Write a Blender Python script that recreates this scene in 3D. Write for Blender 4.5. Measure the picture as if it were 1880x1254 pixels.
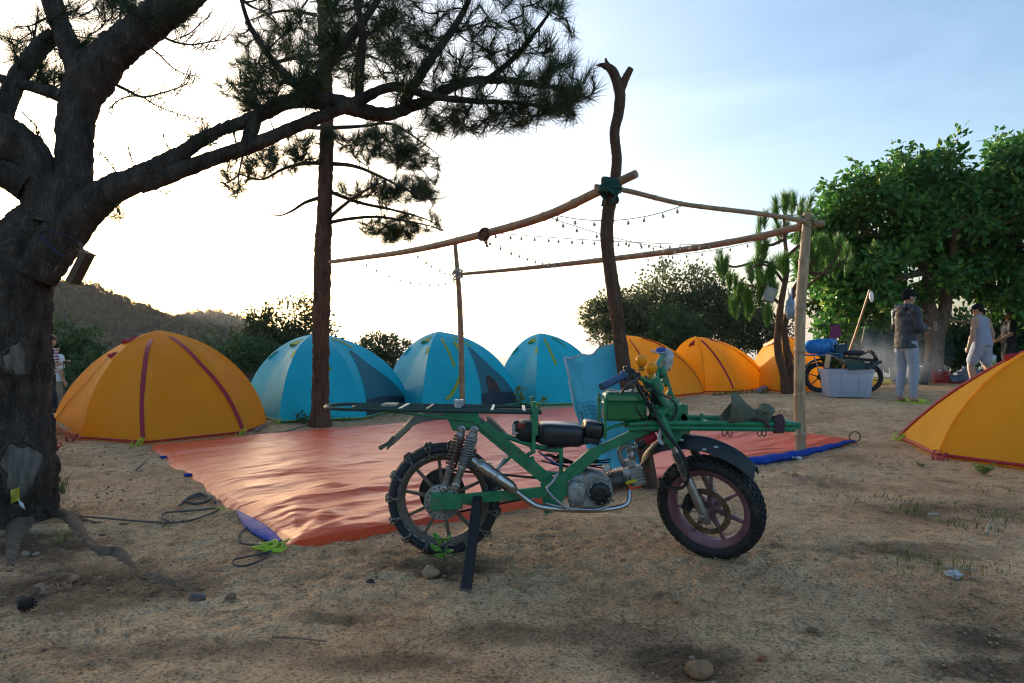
import bpy, math, random
import numpy as np
from mathutils import Vector, Matrix

for _o in list(bpy.data.objects):
    bpy.data.objects.remove(_o)
SC = bpy.context.scene
COL = SC.collection
random.seed(7)
RNG = np.random.default_rng(11)

# ------------------------------------------------------------------ camera, sky, sun, exposure
F, CX, YH, H = 1253.3, 940.0, 635.0, 1.07      # focal length and horizon in photo pixels, eye height in metres
cam_d = bpy.data.cameras.new('camera')
cam = bpy.data.objects.new('camera', cam_d)
COL.objects.link(cam)
cam.location = (0, 0, H)
cam.rotation_euler = (math.radians(90), 0, 0)
cam_d.lens = 24.0
cam_d.sensor_width = 36.0
cam_d.shift_y = 8.0 / 1880.0
cam_d.clip_start = 0.05
cam_d.clip_end = 12000
SC.camera = cam

SUN_AZ, SUN_EL = math.radians(-31.0), math.radians(3.6)   # behind the wooded hill on the left
world = bpy.data.worlds.new('World')
SC.world = world
world.use_nodes = True
wn = world.node_tree.nodes
wl = world.node_tree.links
sky = wn.new('ShaderNodeTexSky')
sky.sky_type = 'NISHITA'
sky.sun_disc = False
sky.sun_elevation = SUN_EL
sky.sun_rotation = SUN_AZ
sky.altitude = 500
sky.air_density = 0.9
sky.dust_density = 5.2
sky.ozone_density = 2.0
bg = wn['Background']
bg.inputs['Strength'].default_value = 0.13
# thin, streaky high cloud over the whole sky
w_tc = wn.new('ShaderNodeTexCoord')
w_mp = wn.new('ShaderNodeMapping')
w_mp.inputs['Scale'].default_value = (1.2, 1.2, 5.0)
w_mp.inputs['Rotation'].default_value = (.25, .15, .5)
wl.new(w_tc.outputs['Generated'], w_mp.inputs['Vector'])
w_no = wn.new('ShaderNodeTexNoise')
w_no.inputs['Scale'].default_value = 2.2
w_no.inputs['Detail'].default_value = 7
w_no.inputs['Distortion'].default_value = .7
wl.new(w_mp.outputs['Vector'], w_no.inputs['Vector'])
w_rp = wn.new('ShaderNodeValToRGB')
w_rp.color_ramp.elements[0].position = .38
w_rp.color_ramp.elements[1].position = .72
w_rp.color_ramp.elements[0].color = (.90, .92, .94, 1)
w_rp.color_ramp.elements[1].color = (1.16, 1.12, 1.08, 1)
wl.new(w_no.outputs['Fac'], w_rp.inputs['Fac'])
w_mx = wn.new('ShaderNodeMix')
w_mx.data_type = 'RGBA'
w_mx.blend_type = 'MULTIPLY'
w_mx.inputs['Factor'].default_value = 1
wl.new(sky.outputs['Color'], w_mx.inputs['A'])
wl.new(w_rp.outputs['Color'], w_mx.inputs['B'])
wl.new(w_mx.outputs['Result'], bg.inputs['Color'])

sun_d = bpy.data.lights.new('sun', 'SUN')
sun_d.energy = 2.5
sun_d.angle = math.radians(0.53)
sun_d.color = (1.0, 0.86, 0.68)
sun = bpy.data.objects.new('sun', sun_d)
COL.objects.link(sun)
_sd = Vector((math.sin(SUN_AZ) * math.cos(SUN_EL), math.cos(SUN_AZ) * math.cos(SUN_EL), math.sin(SUN_EL)))
sun.rotation_euler = _sd.to_track_quat('Z', 'Y').to_euler()
sun.location = _sd * 50

SC.view_settings.view_transform = 'Standard'
SC.view_settings.look = 'None'
SC.view_settings.gamma = 1.0
SC.view_settings.use_curve_mapping = False
SC.view_settings.exposure = 2.44
SC.cycles.use_denoising = True
SC.cycles.max_bounces = 8
SC.cycles.diffuse_bounces = 6
SC.cycles.glossy_bounces = 3
SC.cycles.transmission_bounces = 4
SC.cycles.filter_width = 1.2
SC.cycles.transparent_max_bounces = 12
SC.cycles.volume_bounces = 0
SC.cycles.caustics_reflective = False
SC.cycles.caustics_refractive = False


# ------------------------------------------------------------------ numeric helpers
def W(px, py, d):
    """a point at depth d seen at photo pixel px, py"""
    return Vector(((px - CX) * d / F, d, H - (py - YH) * d / F))


def sstep(a, b, x):
    t = np.clip((x - a) / (b - a), 0, 1)
    return t * t * (3 - 2 * t)


def _hash(i, j, k, s=0):
    n = (i.astype(np.int64) * 374761393 + j.astype(np.int64) * 668265263 + k.astype(np.int64) * 2147483647 + s * 974634777) & 0x7fffffff
    n = ((n ^ (n >> 13)) * 1274126177) & 0x7fffffff
    n = ((n ^ (n >> 16)) * 668265263) & 0x7fffffff
    return ((n ^ (n >> 15)) & 0xffff) / 65535.0


def vnoise(p, s=0):
    p = np.asarray(p, float)
    i = np.floor(p).astype(np.int64)
    f = p - i
    u = f * f * (3 - 2 * f)
    r = 0
    for dx in (0, 1):
        wx = u[:, 0] if dx else 1 - u[:, 0]
        for dy in (0, 1):
            wy = u[:, 1] if dy else 1 - u[:, 1]
            for dz in (0, 1):
                wz = u[:, 2] if dz else 1 - u[:, 2]
                r = r + wx * wy * wz * _hash(i[:, 0] + dx, i[:, 1] + dy, i[:, 2] + dz, s)
    return r * 2 - 1


def fbm(p, octs=4, s=0, gain=.5):
    a, t = 1.0, 0
    p = np.asarray(p, float)
    for o in range(octs):
        t = t + a * vnoise(p * (2.03 ** o) + 13.7 * o, s + o)
        a *= gain
    return t


def voro(p, s=0):
    """F1, F2 of jittered cells, 3-D"""
    p = np.asarray(p, float)
    i = np.floor(p).astype(np.int64)
    f1 = np.full(len(p), 9.0)
    f2 = np.full(len(p), 9.0)
    for dx in (-1, 0, 1):
        for dy in (-1, 0, 1):
            for dz in (-1, 0, 1):
                c = i + np.array([dx, dy, dz])
                q = np.stack([c[:, k] + _hash(c[:, 0], c[:, 1], c[:, 2], s + 5 + k) for k in range(3)], 1)
                d = np.sqrt(((q - p) ** 2).sum(1))
                m = d < f1
                f2 = np.where(m, f1, np.minimum(f2, d))
                f1 = np.where(m, d, f1)
    return f1, f2


def gz_np(x, y):
    x = np.asarray(x, float)
    y = np.asarray(y, float)
    z = 0.19 * sstep(6.5, 10, y) * sstep(1.5, 4.5, x)
    z = z - 0.5 * sstep(10, 14, y) * sstep(-5.5, -9, x)
    r = np.maximum(np.maximum(y - 17.5, np.abs(x) - 26), np.maximum(-y - 20, 0))
    z = z - 9 * sstep(0, 60, r) - 22 * sstep(60, 600, r)
    p = np.stack([x * .55, y * .55, np.zeros_like(x) + 3.3], -1).reshape(-1, 3)
    z = z + .03 * vnoise(p, 3).reshape(x.shape) * sstep(0.5, 2.5, np.hypot(x, y - 3.4))
    return z


def gz(x, y):
    return float(gz_np(np.array([x]), np.array([y]))[0])


def G(px, py):
    """ground point seen at a photo pixel"""
    d = H * F / (py - YH)
    for _ in range(12):
        x = (px - CX) * d / F
        d2 = (H - gz(x, d)) * F / (py - YH)
        d = .5 * d + .5 * d2
    x = (px - CX) * d / F
    return Vector((x, d, gz(x, d)))


# ------------------------------------------------------------------ object helpers
OFF = {}


def tag(o, label=None, cat=None, group=None, kind=None):
    if label: o['label'] = label
    if cat: o['category'] = cat
    if group: o['group'] = group
    if kind: o['kind'] = kind
    return o


def thing(name, loc, label, cat, group=None):
    o = bpy.data.objects.new(name, None)
    COL.objects.link(o)
    o.empty_display_size = .1
    o.location = loc
    OFF[o.name] = Vector(loc)
    return tag(o, label, cat, group)


def link_mesh(name, me, mat=None, parent=None, loc=None):
    o = bpy.data.objects.new(name, me)
    COL.objects.link(o)
    if mat is not None and len(me.materials) == 0:
        me.materials.append(mat)
    if parent is not None:
        o.parent = parent
        OFF[o.name] = OFF[parent.name]
    else:
        OFF[o.name] = Vector(loc) if loc is not None else Vector((0, 0, 0))
        o.location = OFF[o.name]
    return o


def np_mesh(name, V, Fc, smooth=True, mats=None, sharp=None):
    """V (n,3) array, Fc (m,k) int array with k = 3 or 4"""
    me = bpy.data.meshes.new(name)
    V = np.ascontiguousarray(V, dtype=np.float32)
    Fc = np.ascontiguousarray(Fc, dtype=np.int32)
    m, k = Fc.shape
    me.vertices.add(len(V))
    me.vertices.foreach_set('co', V.ravel())
    me.loops.add(m * k)
    me.loops.foreach_set('vertex_index', Fc.ravel())
    me.polygons.add(m)
    me.polygons.foreach_set('loop_start', np.arange(0, m * k, k, dtype=np.int32))
    me.polygons.foreach_set('use_smooth', np.full(m, smooth, dtype=bool))
    me.update(calc_edges=True)
    me.validate()
    return me


def perp_frame(t):
    t = Vector(t).normalized()
    a = Vector((0, 0, 1)) if abs(t.z) < .9 else Vector((1, 0, 0))
    u = t.cross(a).normalized()
    return t, u, t.cross(u).normalized()


def frames(pts):
    P = [Vector(p) for p in pts]
    n = len(P)
    T = []
    for i in range(n):
        a = P[max(i - 1, 0)]
        b = P[min(i + 1, n - 1)]
        d = b - a
        T.append(d.normalized() if d.length > 1e-9 else Vector((0, 0, 1)))
    _, u, v = perp_frame(T[0])
    out = [(P[0], T[0], u, v)]
    for i in range(1, n):
        u = (u - T[i] * u.dot(T[i]))
        if u.length < 1e-6:
            _, u, v = perp_frame(T[i])
        u = u.normalized()
        v = T[i].cross(u)
        out.append((P[i], T[i], u, v))
    return out


def spline(ctrl, n=8, closed=False):
    """Catmull-Rom through tuples of any dimension"""
    C = [np.array(c, float) for c in ctrl]
    out = []
    m = len(C)
    segs = m if closed else m - 1
    for i in range(segs):
        p1, p2 = C[i], C[(i + 1) % m]
        p0 = C[i - 1] if (i > 0 or closed) else 2 * p1 - p2
        p3 = C[(i + 2) % m] if (i + 2 < m or closed) else 2 * p2 - p1
        for k in range(n):
            t = k / n
            out.append(.5 * ((2 * p1) + (-p0 + p2) * t + (2 * p0 - 5 * p1 + 4 * p2 - p3) * t * t + (-p0 + 3 * p1 - 3 * p2 + p3) * t ** 3))
    if not closed:
        out.append(C[-1])
    return out


class MB:
    """collects shapes for ONE mesh object"""
    def __init__(s):
        s.v, s.f = [], []

    def add(s, vs, fs):
        b = len(s.v)
        s.v += [tuple(v) for v in vs]
        s.f += [tuple(i + b for i in f) for f in fs]
        return s

    def box(s, c, size, R=None, taper=1.0):
        c = Vector(c)
        x, y, z = size[0] / 2, size[1] / 2, size[2] / 2
        vs = []
        for k, (a, b, d) in enumerate([(-1, -1, -1), (1, -1, -1), (1, 1, -1), (-1, 1, -1), (-1, -1, 1), (1, -1, 1), (1, 1, 1), (-1, 1, 1)]):
            q = taper if d > 0 else 1
            p = Vector((a * x * q, b * y * q, d * z))
            vs.append(c + (R @ p if R else p))
        return s.add(vs, [(0, 3, 2, 1), (4, 5, 6, 7), (0, 1, 5, 4), (1, 2, 6, 5), (2, 3, 7, 6), (3, 0, 4, 7)])

    def bar(s, a, b, w, h, up=(0, 0, 1)):
        """box beam from a to b, w across, h along up"""
        a, b = Vector(a), Vector(b)
        t = (b - a)
        L = t.length
        t.normalize()
        u = Vector(up)
        side = t.cross(u).normalized()
        u = side.cross(t).normalized()
        R = Matrix((t, side, u)).transposed()
        return s.box((a + b) / 2, (L, w, h), R)

    def tube(s, pts, r, n=8, cap=True, closed=False, flat=1.0):
        fr = frames(pts)
        m = len(fr)
        rr = [r] * m if isinstance(r, (int, float)) else list(r)
        vs, fs = [], []
        for (p, t, u, v), q in zip(fr, rr):
            for k in range(n):
                a = 2 * math.pi * k / n
                vs.append(p + u * (math.cos(a) * q) + v * (math.sin(a) * q * flat))
        for i in range(m if closed else m - 1):
            j = (i + 1) % m
            for k in range(n):
                k2 = (k + 1) % n
                fs.append((i * n + k, i * n + k2, j * n + k2, j * n + k))
        if cap and not closed:
            fs.append(tuple(range(n))[::-1])
            fs.append(tuple((m - 1) * n + k for k in range(n)))
        return s.add(vs, fs)

    def lathe(s, c, axis, prof, n=24, closed=False, cap=True):
        """prof: list of (radius, height along axis)"""
        c = Vector(c)
        t, u, v = perp_frame(axis)
        vs, fs = [], []
        m = len(prof)
        for (r, h) in prof:
            for k in range(n):
                a = 2 * math.pi * k / n
                vs.append(c + t * h + u * (r * math.cos(a)) + v * (r * math.sin(a)))
        for i in range(m if closed else m - 1):
            j = (i + 1) % m
            for k in range(n):
                k2 = (k + 1) % n
                fs.append((i * n + k, i * n + k2, j * n + k2, j * n + k))
        if cap and not closed:
            fs.append(tuple(range(n))[::-1])
            fs.append(tuple((m - 1) * n + k for k in range(n)))
        return s.add(vs, fs)

    def torus(s, c, axis, R, r, n=24, m=8):
        return s.lathe(c, axis, [(R + r * math.cos(2 * math.pi * k / m), r * math.sin(2 * math.pi * k / m)) for k in range(m)], n, closed=True)

    def ball(s, c, rad, n=14, m=9, R=None):
        c = Vector(c)
        rad = (rad,) * 3 if isinstance(rad, (int, float)) else rad
        vs, fs = [], []
        def pt(a, b):
            p = Vector((rad[0] * math.sin(b) * math.cos(a), rad[1] * math.sin(b) * math.sin(a), rad[2] * math.cos(b)))
            return c + (R @ p if R else p)
        vs.append(pt(0, 0))
        for i in range(1, m):
            for k in range(n):
                vs.append(pt(2 * math.pi * k / n, math.pi * i / m))
        vs.append(pt(0, math.pi))
        for k in range(n):
            fs.append((0, 1 + k, 1 + (k + 1) % n))
        for i in range(m - 2):
            for k in range(n):
                k2 = (k + 1) % n
                fs.append((1 + i * n + k, 1 + (i + 1) * n + k, 1 + (i + 1) * n + k2, 1 + i * n + k2))
        e = len(vs) - 1
        for k in range(n):
            fs.append((e, 1 + (m - 2) * n + (k + 1) % n, 1 + (m - 2) * n + k))
        return s.add(vs, fs)

    def prism(s, poly, ext):
        """closed polygon (list of points) extruded by the vector ext"""
        n = len(poly)
        P = [Vector(p) for p in poly]
        e = Vector(ext)
        vs = P + [p + e for p in P]
        fs = [tuple(range(n))[::-1], tuple(range(n, 2 * n))]
        for k in range(n):
            k2 = (k + 1) % n
            fs.append((k, k2, n + k2, n + k))
        return s.add(vs, fs)

    def grid(s, fn, nu, nv, thick=None):
        """surface fn(u, v) -> point; with thick the sheet is closed into a solid"""
        vs, fs = [], []
        for i in range(nu + 1):
            for j in range(nv + 1):
                vs.append(Vector(fn(i / nu, j / nv)))
        m = nv + 1
        for i in range(nu):
            for j in range(nv):
                fs.append((i * m + j, (i + 1) * m + j, (i + 1) * m + j + 1, i * m + j + 1))
        if thick:
            N = [Vector((0, 0, 0)) for _ in vs]
            for f in fs:
                nn = (vs[f[2]] - vs[f[0]]).cross(vs[f[3]] - vs[f[1]])
                for k in f:
                    N[k] += nn
            b = len(vs)
            vs = vs + [v - (q.normalized() * thick if q.length > 1e-12 else Vector((0, 0, thick))) for v, q in zip(vs, N)]
            fs = fs + [tuple(k + b for k in f[::-1]) for f in fs]
            rim = [i * m for i in range(nu + 1)] + [nu * m + j for j in range(1, m)] + [i * m + nv for i in range(nu - 1, -1, -1)] + [j for j in range(nv - 1, 0, -1)]
            for k in range(len(rim)):
                a, c = rim[k], rim[(k + 1) % len(rim)]
                fs.append((a, a + b, c + b, c))
        return s.add(vs, fs)

    def build(s, name, mat, parent=None, loc=None, smooth=True, bevel=0, sharp=40, sub=0, remesh=0):
        L = OFF[parent.name] if parent is not None else (Vector(loc) if loc is not None else Vector((0, 0, 0)))
        me = bpy.data.meshes.new(name)
        me.from_pydata([(v[0] - L.x, v[1] - L.y, v[2] - L.z) for v in s.v], [], s.f)
        if smooth:
            me.polygons.foreach_set('use_smooth', [True] * len(me.polygons))
            if not remesh and not sub:
                me.set_sharp_from_angle(angle=math.radians(sharp))
        me.update()
        o = link_mesh(name, me, mat, parent, loc)
        if bevel:
            b = o.modifiers.new('bevel', 'BEVEL')
            b.width = bevel
            b.segments = 2
            b.limit_method = 'ANGLE'
            b.angle_limit = math.radians(38)
        if remesh:
            r = o.modifiers.new('remesh', 'REMESH')
            r.mode = 'VOXEL'
            r.voxel_size = remesh
            r.use_smooth_shade = True
            q = o.modifiers.new('smooth', 'SMOOTH')
            q.factor = .5
            q.iterations = 6
        if sub:
            q = o.modifiers.new('sub', 'SUBSURF')
            q.levels = q.render_levels = sub
        return o


# ------------------------------------------------------------------ materials
def mat(name, col, col2=None, rough=.6, metal=0.0, nscale=9.0, bump=0.0, bscale=60.0, transl=0.0, dirt=0.0, dcol=(.16, .10, .06),
        spec=.5, coat=0.0, stretch=(1, 1, 1), contrast=.5, alpha=1.0, detail=5.0, rvar=.12, emit=None):
    m = bpy.data.materials.new(name)
    m.use_nodes = True
    nt = m.node_tree
    N, L = nt.nodes, nt.links
    P = N['Principled BSDF']
    out = N['Material Output']
    tc = N.new('ShaderNodeTexCoord')
    mp = N.new('ShaderNodeMapping')
    mp.inputs['Scale'].default_value = stretch
    L.new(tc.outputs['Object'], mp.inputs['Vector'])
    no = N.new('ShaderNodeTexNoise')
    no.inputs['Scale'].default_value = nscale
    no.inputs['Detail'].default_value = detail
    L.new(mp.outputs['Vector'], no.inputs['Vector'])
    if col2 is None:
        col2 = tuple(c * .62 for c in col)
    rp = N.new('ShaderNodeValToRGB')
    rp.color_ramp.elements[0].position = .5 - contrast * .35
    rp.color_ramp.elements[1].position = .5 + contrast * .35
    rp.color_ramp.elements[0].color = (*col2, 1)
    rp.color_ramp.elements[1].color = (*col, 1)
    L.new(no.outputs['Fac'], rp.inputs['Fac'])
    csock = rp.outputs['Color']
    if dirt > 0:
        n2 = N.new('ShaderNodeTexNoise')
        n2.inputs['Scale'].default_value = nscale * .8
        n2.inputs['Detail'].default_value = 8
        n2.inputs['Roughness'].default_value = .7
        L.new(tc.outputs['Object'], n2.inputs['Vector'])
        r2 = N.new('ShaderNodeValToRGB')
        r2.color_ramp.elements[0].position = .62 - dirt * .3
        r2.color_ramp.elements[1].position = .78 - dirt * .18
        L.new(n2.outputs['Fac'], r2.inputs['Fac'])
        mx = N.new('ShaderNodeMix')
        mx.data_type = 'RGBA'
        L.new(r2.outputs['Color'], mx.inputs['Factor'])
        L.new(csock, mx.inputs['A'])
        mx.inputs['B'].default_value = (*dcol, 1)
        csock = mx.outputs['Result']
    L.new(csock, P.inputs['Base Color'])
    P.inputs['Metallic'].default_value = metal
    P.inputs['Specular IOR Level'].default_value = spec
    P.inputs['Coat Weight'].default_value = coat
    mr = N.new('ShaderNodeMapRange')
    mr.inputs['To Min'].default_value = max(.03, rough - rvar)
    mr.inputs['To Max'].default_value = min(1, rough + rvar)
    L.new(no.outputs['Fac'], mr.inputs['Value'])
    L.new(mr.outputs['Result'], P.inputs['Roughness'])
    if alpha < 1:
        P.inputs['Alpha'].default_value = alpha
    if emit:
        P.inputs['Emission Color'].default_value = (*emit[0], 1)
        P.inputs['Emission Strength'].default_value = emit[1]
    if bump > 0:
        nb = N.new('ShaderNodeTexNoise')
        nb.inputs['Scale'].default_value = bscale
        nb.inputs['Detail'].default_value = 4
        L.new(mp.outputs['Vector'], nb.inputs['Vector'])
        bp = N.new('ShaderNodeBump')
        bp.inputs['Strength'].default_value = bump
        bp.inputs['Distance'].default_value = .6 / bscale
        L.new(nb.outputs['Fac'], bp.inputs['Height'])
        L.new(bp.outputs['Normal'], P.inputs['Normal'])
    if transl > 0:
        tr = N.new('ShaderNodeBsdfTranslucent')
        L.new(csock, tr.inputs['Color'])
        ms = N.new('ShaderNodeMixShader')
        ms.inputs['Fac'].default_value = transl
        L.new(P.outputs['BSDF'], ms.inputs[1])
        L.new(tr.outputs['BSDF'], ms.inputs[2])
        L.new(ms.outputs['Shader'], out.inputs['Surface'])
    return m


def bark_mat(name, c1, c2, scale=14.0, zs=.35, bump=.9):
    m = bpy.data.materials.new(name)
    m.use_nodes = True
    nt = m.node_tree
    N, L = nt.nodes, nt.links
    P = N['Principled BSDF']
    tc = N.new('ShaderNodeTexCoord')
    mp = N.new('ShaderNodeMapping')
    mp.inputs['Scale'].default_value = (1, 1, zs)
    L.new(tc.outputs['Object'], mp.inputs['Vector'])
    n1 = N.new('ShaderNodeTexNoise')
    n1.inputs['Scale'].default_value = scale * .6
    n1.inputs['Detail'].default_value = 6
    L.new(mp.outputs['Vector'], n1.inputs['Vector'])
    mxv = N.new('ShaderNodeMix')
    mxv.data_type = 'VECTOR'
    mxv.inputs['Factor'].default_value = .30
    L.new(mp.outputs['Vector'], mxv.inputs['A'])
    L.new(n1.outputs['Color'], mxv.inputs['B'])
    vo = N.new('ShaderNodeTexVoronoi')
    vo.feature = 'DISTANCE_TO_EDGE'
    vo.inputs['Scale'].default_value = scale
    L.new(mxv.outputs['Result'], vo.inputs['Vector'])
    rp = N.new('ShaderNodeValToRGB')
    rp.color_ramp.elements[0].position = .0
    rp.color_ramp.elements[1].position = .35
    rp.color_ramp.elements[0].color = (*[c * .35 for c in c2], 1)
    rp.color_ramp.elements[1].color = (1, 1, 1, 1)
    L.new(vo.outputs['Distance'], rp.inputs['Fac'])
    rc = N.new('ShaderNodeValToRGB')
    rc.color_ramp.elements[0].position = .3
    rc.color_ramp.elements[1].position = .7
    rc.color_ramp.elements[0].color = (*c2, 1)
    rc.color_ramp.elements[1].color = (*c1, 1)
    L.new(n1.outputs['Fac'], rc.inputs['Fac'])
    mx = N.new('ShaderNodeMix')
    mx.data_type = 'RGBA'
    mx.blend_type = 'MULTIPLY'
    mx.inputs['Factor'].default_value = .5
    L.new(rc.outputs['Color'], mx.inputs['A'])
    L.new(rp.outputs['Color'], mx.inputs['B'])
    L.new(mx.outputs['Result'], P.inputs['Base Color'])
    P.inputs['Roughness'].default_value = .92
    P.inputs['Specular IOR Level'].default_value = .2
    ad = N.new('ShaderNodeMath')
    ad.operation = 'ADD'
    L.new(vo.outputs['Distance'], ad.inputs[0])
    L.new(n1.outputs['Fac'], ad.inputs[1])
    bp = N.new('ShaderNodeBump')
    bp.inputs['Strength'].default_value = bump
    bp.inputs['Distance'].default_value = .02
    L.new(ad.outputs['Value'], bp.inputs['Height'])
    L.new(bp.outputs['Normal'], P.inputs['Normal'])
    return m


def leaf_mat(name, c1, c2, transl=.35, rough=.45, c3=None):
    """each leaf island gets its own tint between c1 and c2"""
    m = bpy.data.materials.new(name)
    m.use_nodes = True
    nt = m.node_tree
    N, L = nt.nodes, nt.links
    P = N['Principled BSDF']
    out = N['Material Output']
    ge = N.new('ShaderNodeNewGeometry')
    rp = N.new('ShaderNodeValToRGB')
    rp.color_ramp.elements[0].color = (*c1, 1)
    rp.color_ramp.elements[1].color = (*c2, 1)
    if c3:
        e = rp.color_ramp.elements.new(.93)
        e.color = (*c2, 1)
        rp.color_ramp.elements[2].color = (*c3, 1)
    L.new(ge.outputs['Random Per Island'], rp.inputs['Fac'])
    L.new(rp.outputs['Color'], P.inputs['Base Color'])
    P.inputs['Roughness'].default_value = rough
    P.inputs['Specular IOR Level'].default_value = .4
    tr = N.new('ShaderNodeBsdfTranslucent')
    L.new(rp.outputs['Color'], tr.inputs['Color'])
    ms = N.new('ShaderNodeMixShader')
    ms.inputs['Fac'].default_value = transl
    L.new(P.outputs['BSDF'], ms.inputs[1])
    L.new(tr.outputs['BSDF'], ms.inputs[2])
    L.new(ms.outputs['Shader'], out.inputs['Surface'])
    return m


def soil_mat():
    m = bpy.data.materials.new('trodden_soil')
    m.use_nodes = True
    nt = m.node_tree
    N, L = nt.nodes, nt.links
    P = N['Principled BSDF']
    tc = N.new('ShaderNodeTexCoord')

    def noise(scale, det=6, rough=.6, vec=None):
        n = N.new('ShaderNodeTexNoise')
        n.inputs['Scale'].default_value = scale
        n.inputs['Detail'].default_value = det
        n.inputs['Roughness'].default_value = rough
        L.new(vec or tc.outputs['Object'], n.inputs['Vector'])
        return n

    def ramp(sock, stops):
        r = N.new('ShaderNodeValToRGB')
        e = r.color_ramp.elements
        e[0].position, e[0].color = stops[0][0], (*stops[0][1], 1)
        e[1].position, e[1].color = stops[-1][0], (*stops[-1][1], 1)
        for p, c in stops[1:-1]:
            q = e.new(p)
            q.color = (*c, 1)
        L.new(sock, r.inputs['Fac'])
        return r.outputs['Color']

    def mix(a, b, f, mode='MIX'):
        x = N.new('ShaderNodeMix')
        x.data_type = 'RGBA'
        x.blend_type = mode
        for k, s_ in (('A', a), ('B', b), ('Factor', f)):
            if isinstance(s_, (int, float)):
                x.inputs[k].default_value = s_
            elif isinstance(s_, tuple):
                x.inputs[k].default_value = (*s_, 1)
            else:
                L.new(s_, x.inputs[k])
        return x.outputs['Result']

    def math_(op, a, b=None):
        x = N.new('ShaderNodeMath')
        x.operation = op
        for k, s_ in enumerate((a, b)):
            if s_ is None: continue
            if isinstance(s_, (int, float)): x.inputs[k].default_value = s_
            else: L.new(s_, x.inputs[k])
        return x.outputs['Value']

    n1 = noise(1.3, 8, .62)
    n2 = noise(9, 8, .65)
    n3 = noise(70, 5, .6)
    base = ramp(n1.outputs['Fac'], [(.30, (.42, .245, .125)), (.46, (.67, .405, .215)), (.66, (.80, .53, .30))])
    fine = ramp(n2.outputs['Fac'], [(.32, (.42, .39, .37)), (.46, (.96, .96, .96)), (.66, (1.18, 1.17, 1.15))])
    c = mix(base, fine, .8, 'MULTIPLY')
    grain = ramp(n3.outputs['Fac'], [(.36, (.38, .35, .33)), (.49, (1.08, 1.08, 1.08)), (.66, (1.22, 1.22, 1.22))])
    c = mix(c, grain, .85, 'MULTIPLY')
    n5 = noise(190, 3, .6)
    c = mix(c, ramp(n5.outputs['Fac'], [(.36, (.35, .32, .3)), (.47, (1, 1, 1)), (.68, (1, 1, 1)), (.76, (1.5, 1.5, 1.5))]), .7, 'MULTIPLY')
    # darker soil colour in ragged-edged patches, each at a fixed place on the ground
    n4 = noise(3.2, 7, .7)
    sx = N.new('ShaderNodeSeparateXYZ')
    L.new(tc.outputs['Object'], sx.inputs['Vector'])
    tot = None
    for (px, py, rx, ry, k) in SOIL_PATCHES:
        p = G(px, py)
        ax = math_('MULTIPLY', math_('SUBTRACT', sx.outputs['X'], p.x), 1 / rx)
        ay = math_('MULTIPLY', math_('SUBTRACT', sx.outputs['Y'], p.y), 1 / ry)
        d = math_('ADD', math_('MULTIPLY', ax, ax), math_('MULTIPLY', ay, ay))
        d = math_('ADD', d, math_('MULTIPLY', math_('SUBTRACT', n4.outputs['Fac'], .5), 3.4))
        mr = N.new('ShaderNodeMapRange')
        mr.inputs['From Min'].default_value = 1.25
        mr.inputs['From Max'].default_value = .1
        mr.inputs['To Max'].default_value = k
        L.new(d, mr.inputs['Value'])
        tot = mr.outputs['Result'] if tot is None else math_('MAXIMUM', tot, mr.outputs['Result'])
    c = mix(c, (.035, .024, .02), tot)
    # dry cracks
    vw = N.new('ShaderNodeMix')
    vw.data_type = 'VECTOR'
    vw.inputs['Factor'].default_value = .16
    L.new(tc.outputs['Object'], vw.inputs['A'])
    L.new(noise(6, 4).outputs['Color'], vw.inputs['B'])
    vo = N.new('ShaderNodeTexVoronoi')
    vo.feature = 'DISTANCE_TO_EDGE'
    vo.inputs['Scale'].default_value = 11
    L.new(vw.outputs['Result'], vo.inputs['Vector'])
    cr = ramp(vo.outputs['Distance'], [(.0, (.0, .0, .0)), (.05, (1, 1, 1))])
    crm = ramp(noise(2.1, 5).outputs['Fac'], [(.46, (1, 1, 1)), (.6, (0, 0, 0))])
    crk = mix(cr, (1, 1, 1), crm)
    c = mix(c, mix((.45, .42, .4), (1, 1, 1), crk), .55, 'MULTIPLY')
    # thin green-brown ground cover further back and beyond the camp
    gy = N.new('ShaderNodeMapRange')
    gy.inputs['From Min'].default_value = 15
    gy.inputs['From Max'].default_value = 22
    L.new(sx.outputs['Y'], gy.inputs['Value'])
    c = mix(c, (.045, .06, .025), gy.outputs['Result'])
    L.new(c, P.inputs['Base Color'])
    P.inputs['Roughness'].default_value = .95
    P.inputs['Specular IOR Level'].default_value = .15
    hgt = math_('ADD', math_('MULTIPLY', n2.outputs['Fac'], .8), math_('MULTIPLY', n3.outputs['Fac'], .34))
    hgt = math_('ADD', hgt, math_('MULTIPLY', n5.outputs['Fac'], .10))
    cs = N.new('ShaderNodeSeparateColor')
    L.new(crk, cs.inputs['Color'])
    hgt = math_('ADD', hgt, math_('MULTIPLY', cs.outputs['Red'], .16))
    bp = N.new('ShaderNodeBump')
    bp.inputs['Strength'].default_value = 1.0
    bp.inputs['Distance'].default_value = .055
    L.new(hgt, bp.inputs['Height'])
    L.new(bp.outputs['Normal'], P.inputs['Normal'])
    return m


# ------------------------------------------------------------------ ground
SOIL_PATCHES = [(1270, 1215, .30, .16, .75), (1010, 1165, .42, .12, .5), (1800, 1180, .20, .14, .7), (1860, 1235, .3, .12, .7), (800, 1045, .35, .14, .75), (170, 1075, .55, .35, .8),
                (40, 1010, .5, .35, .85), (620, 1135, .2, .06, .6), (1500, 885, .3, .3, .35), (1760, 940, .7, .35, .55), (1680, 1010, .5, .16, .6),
                (700, 1215, .3, .08, .55), (1250, 870, .5, .4, .3), (330, 1195, .5, .1, .45)]


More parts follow.
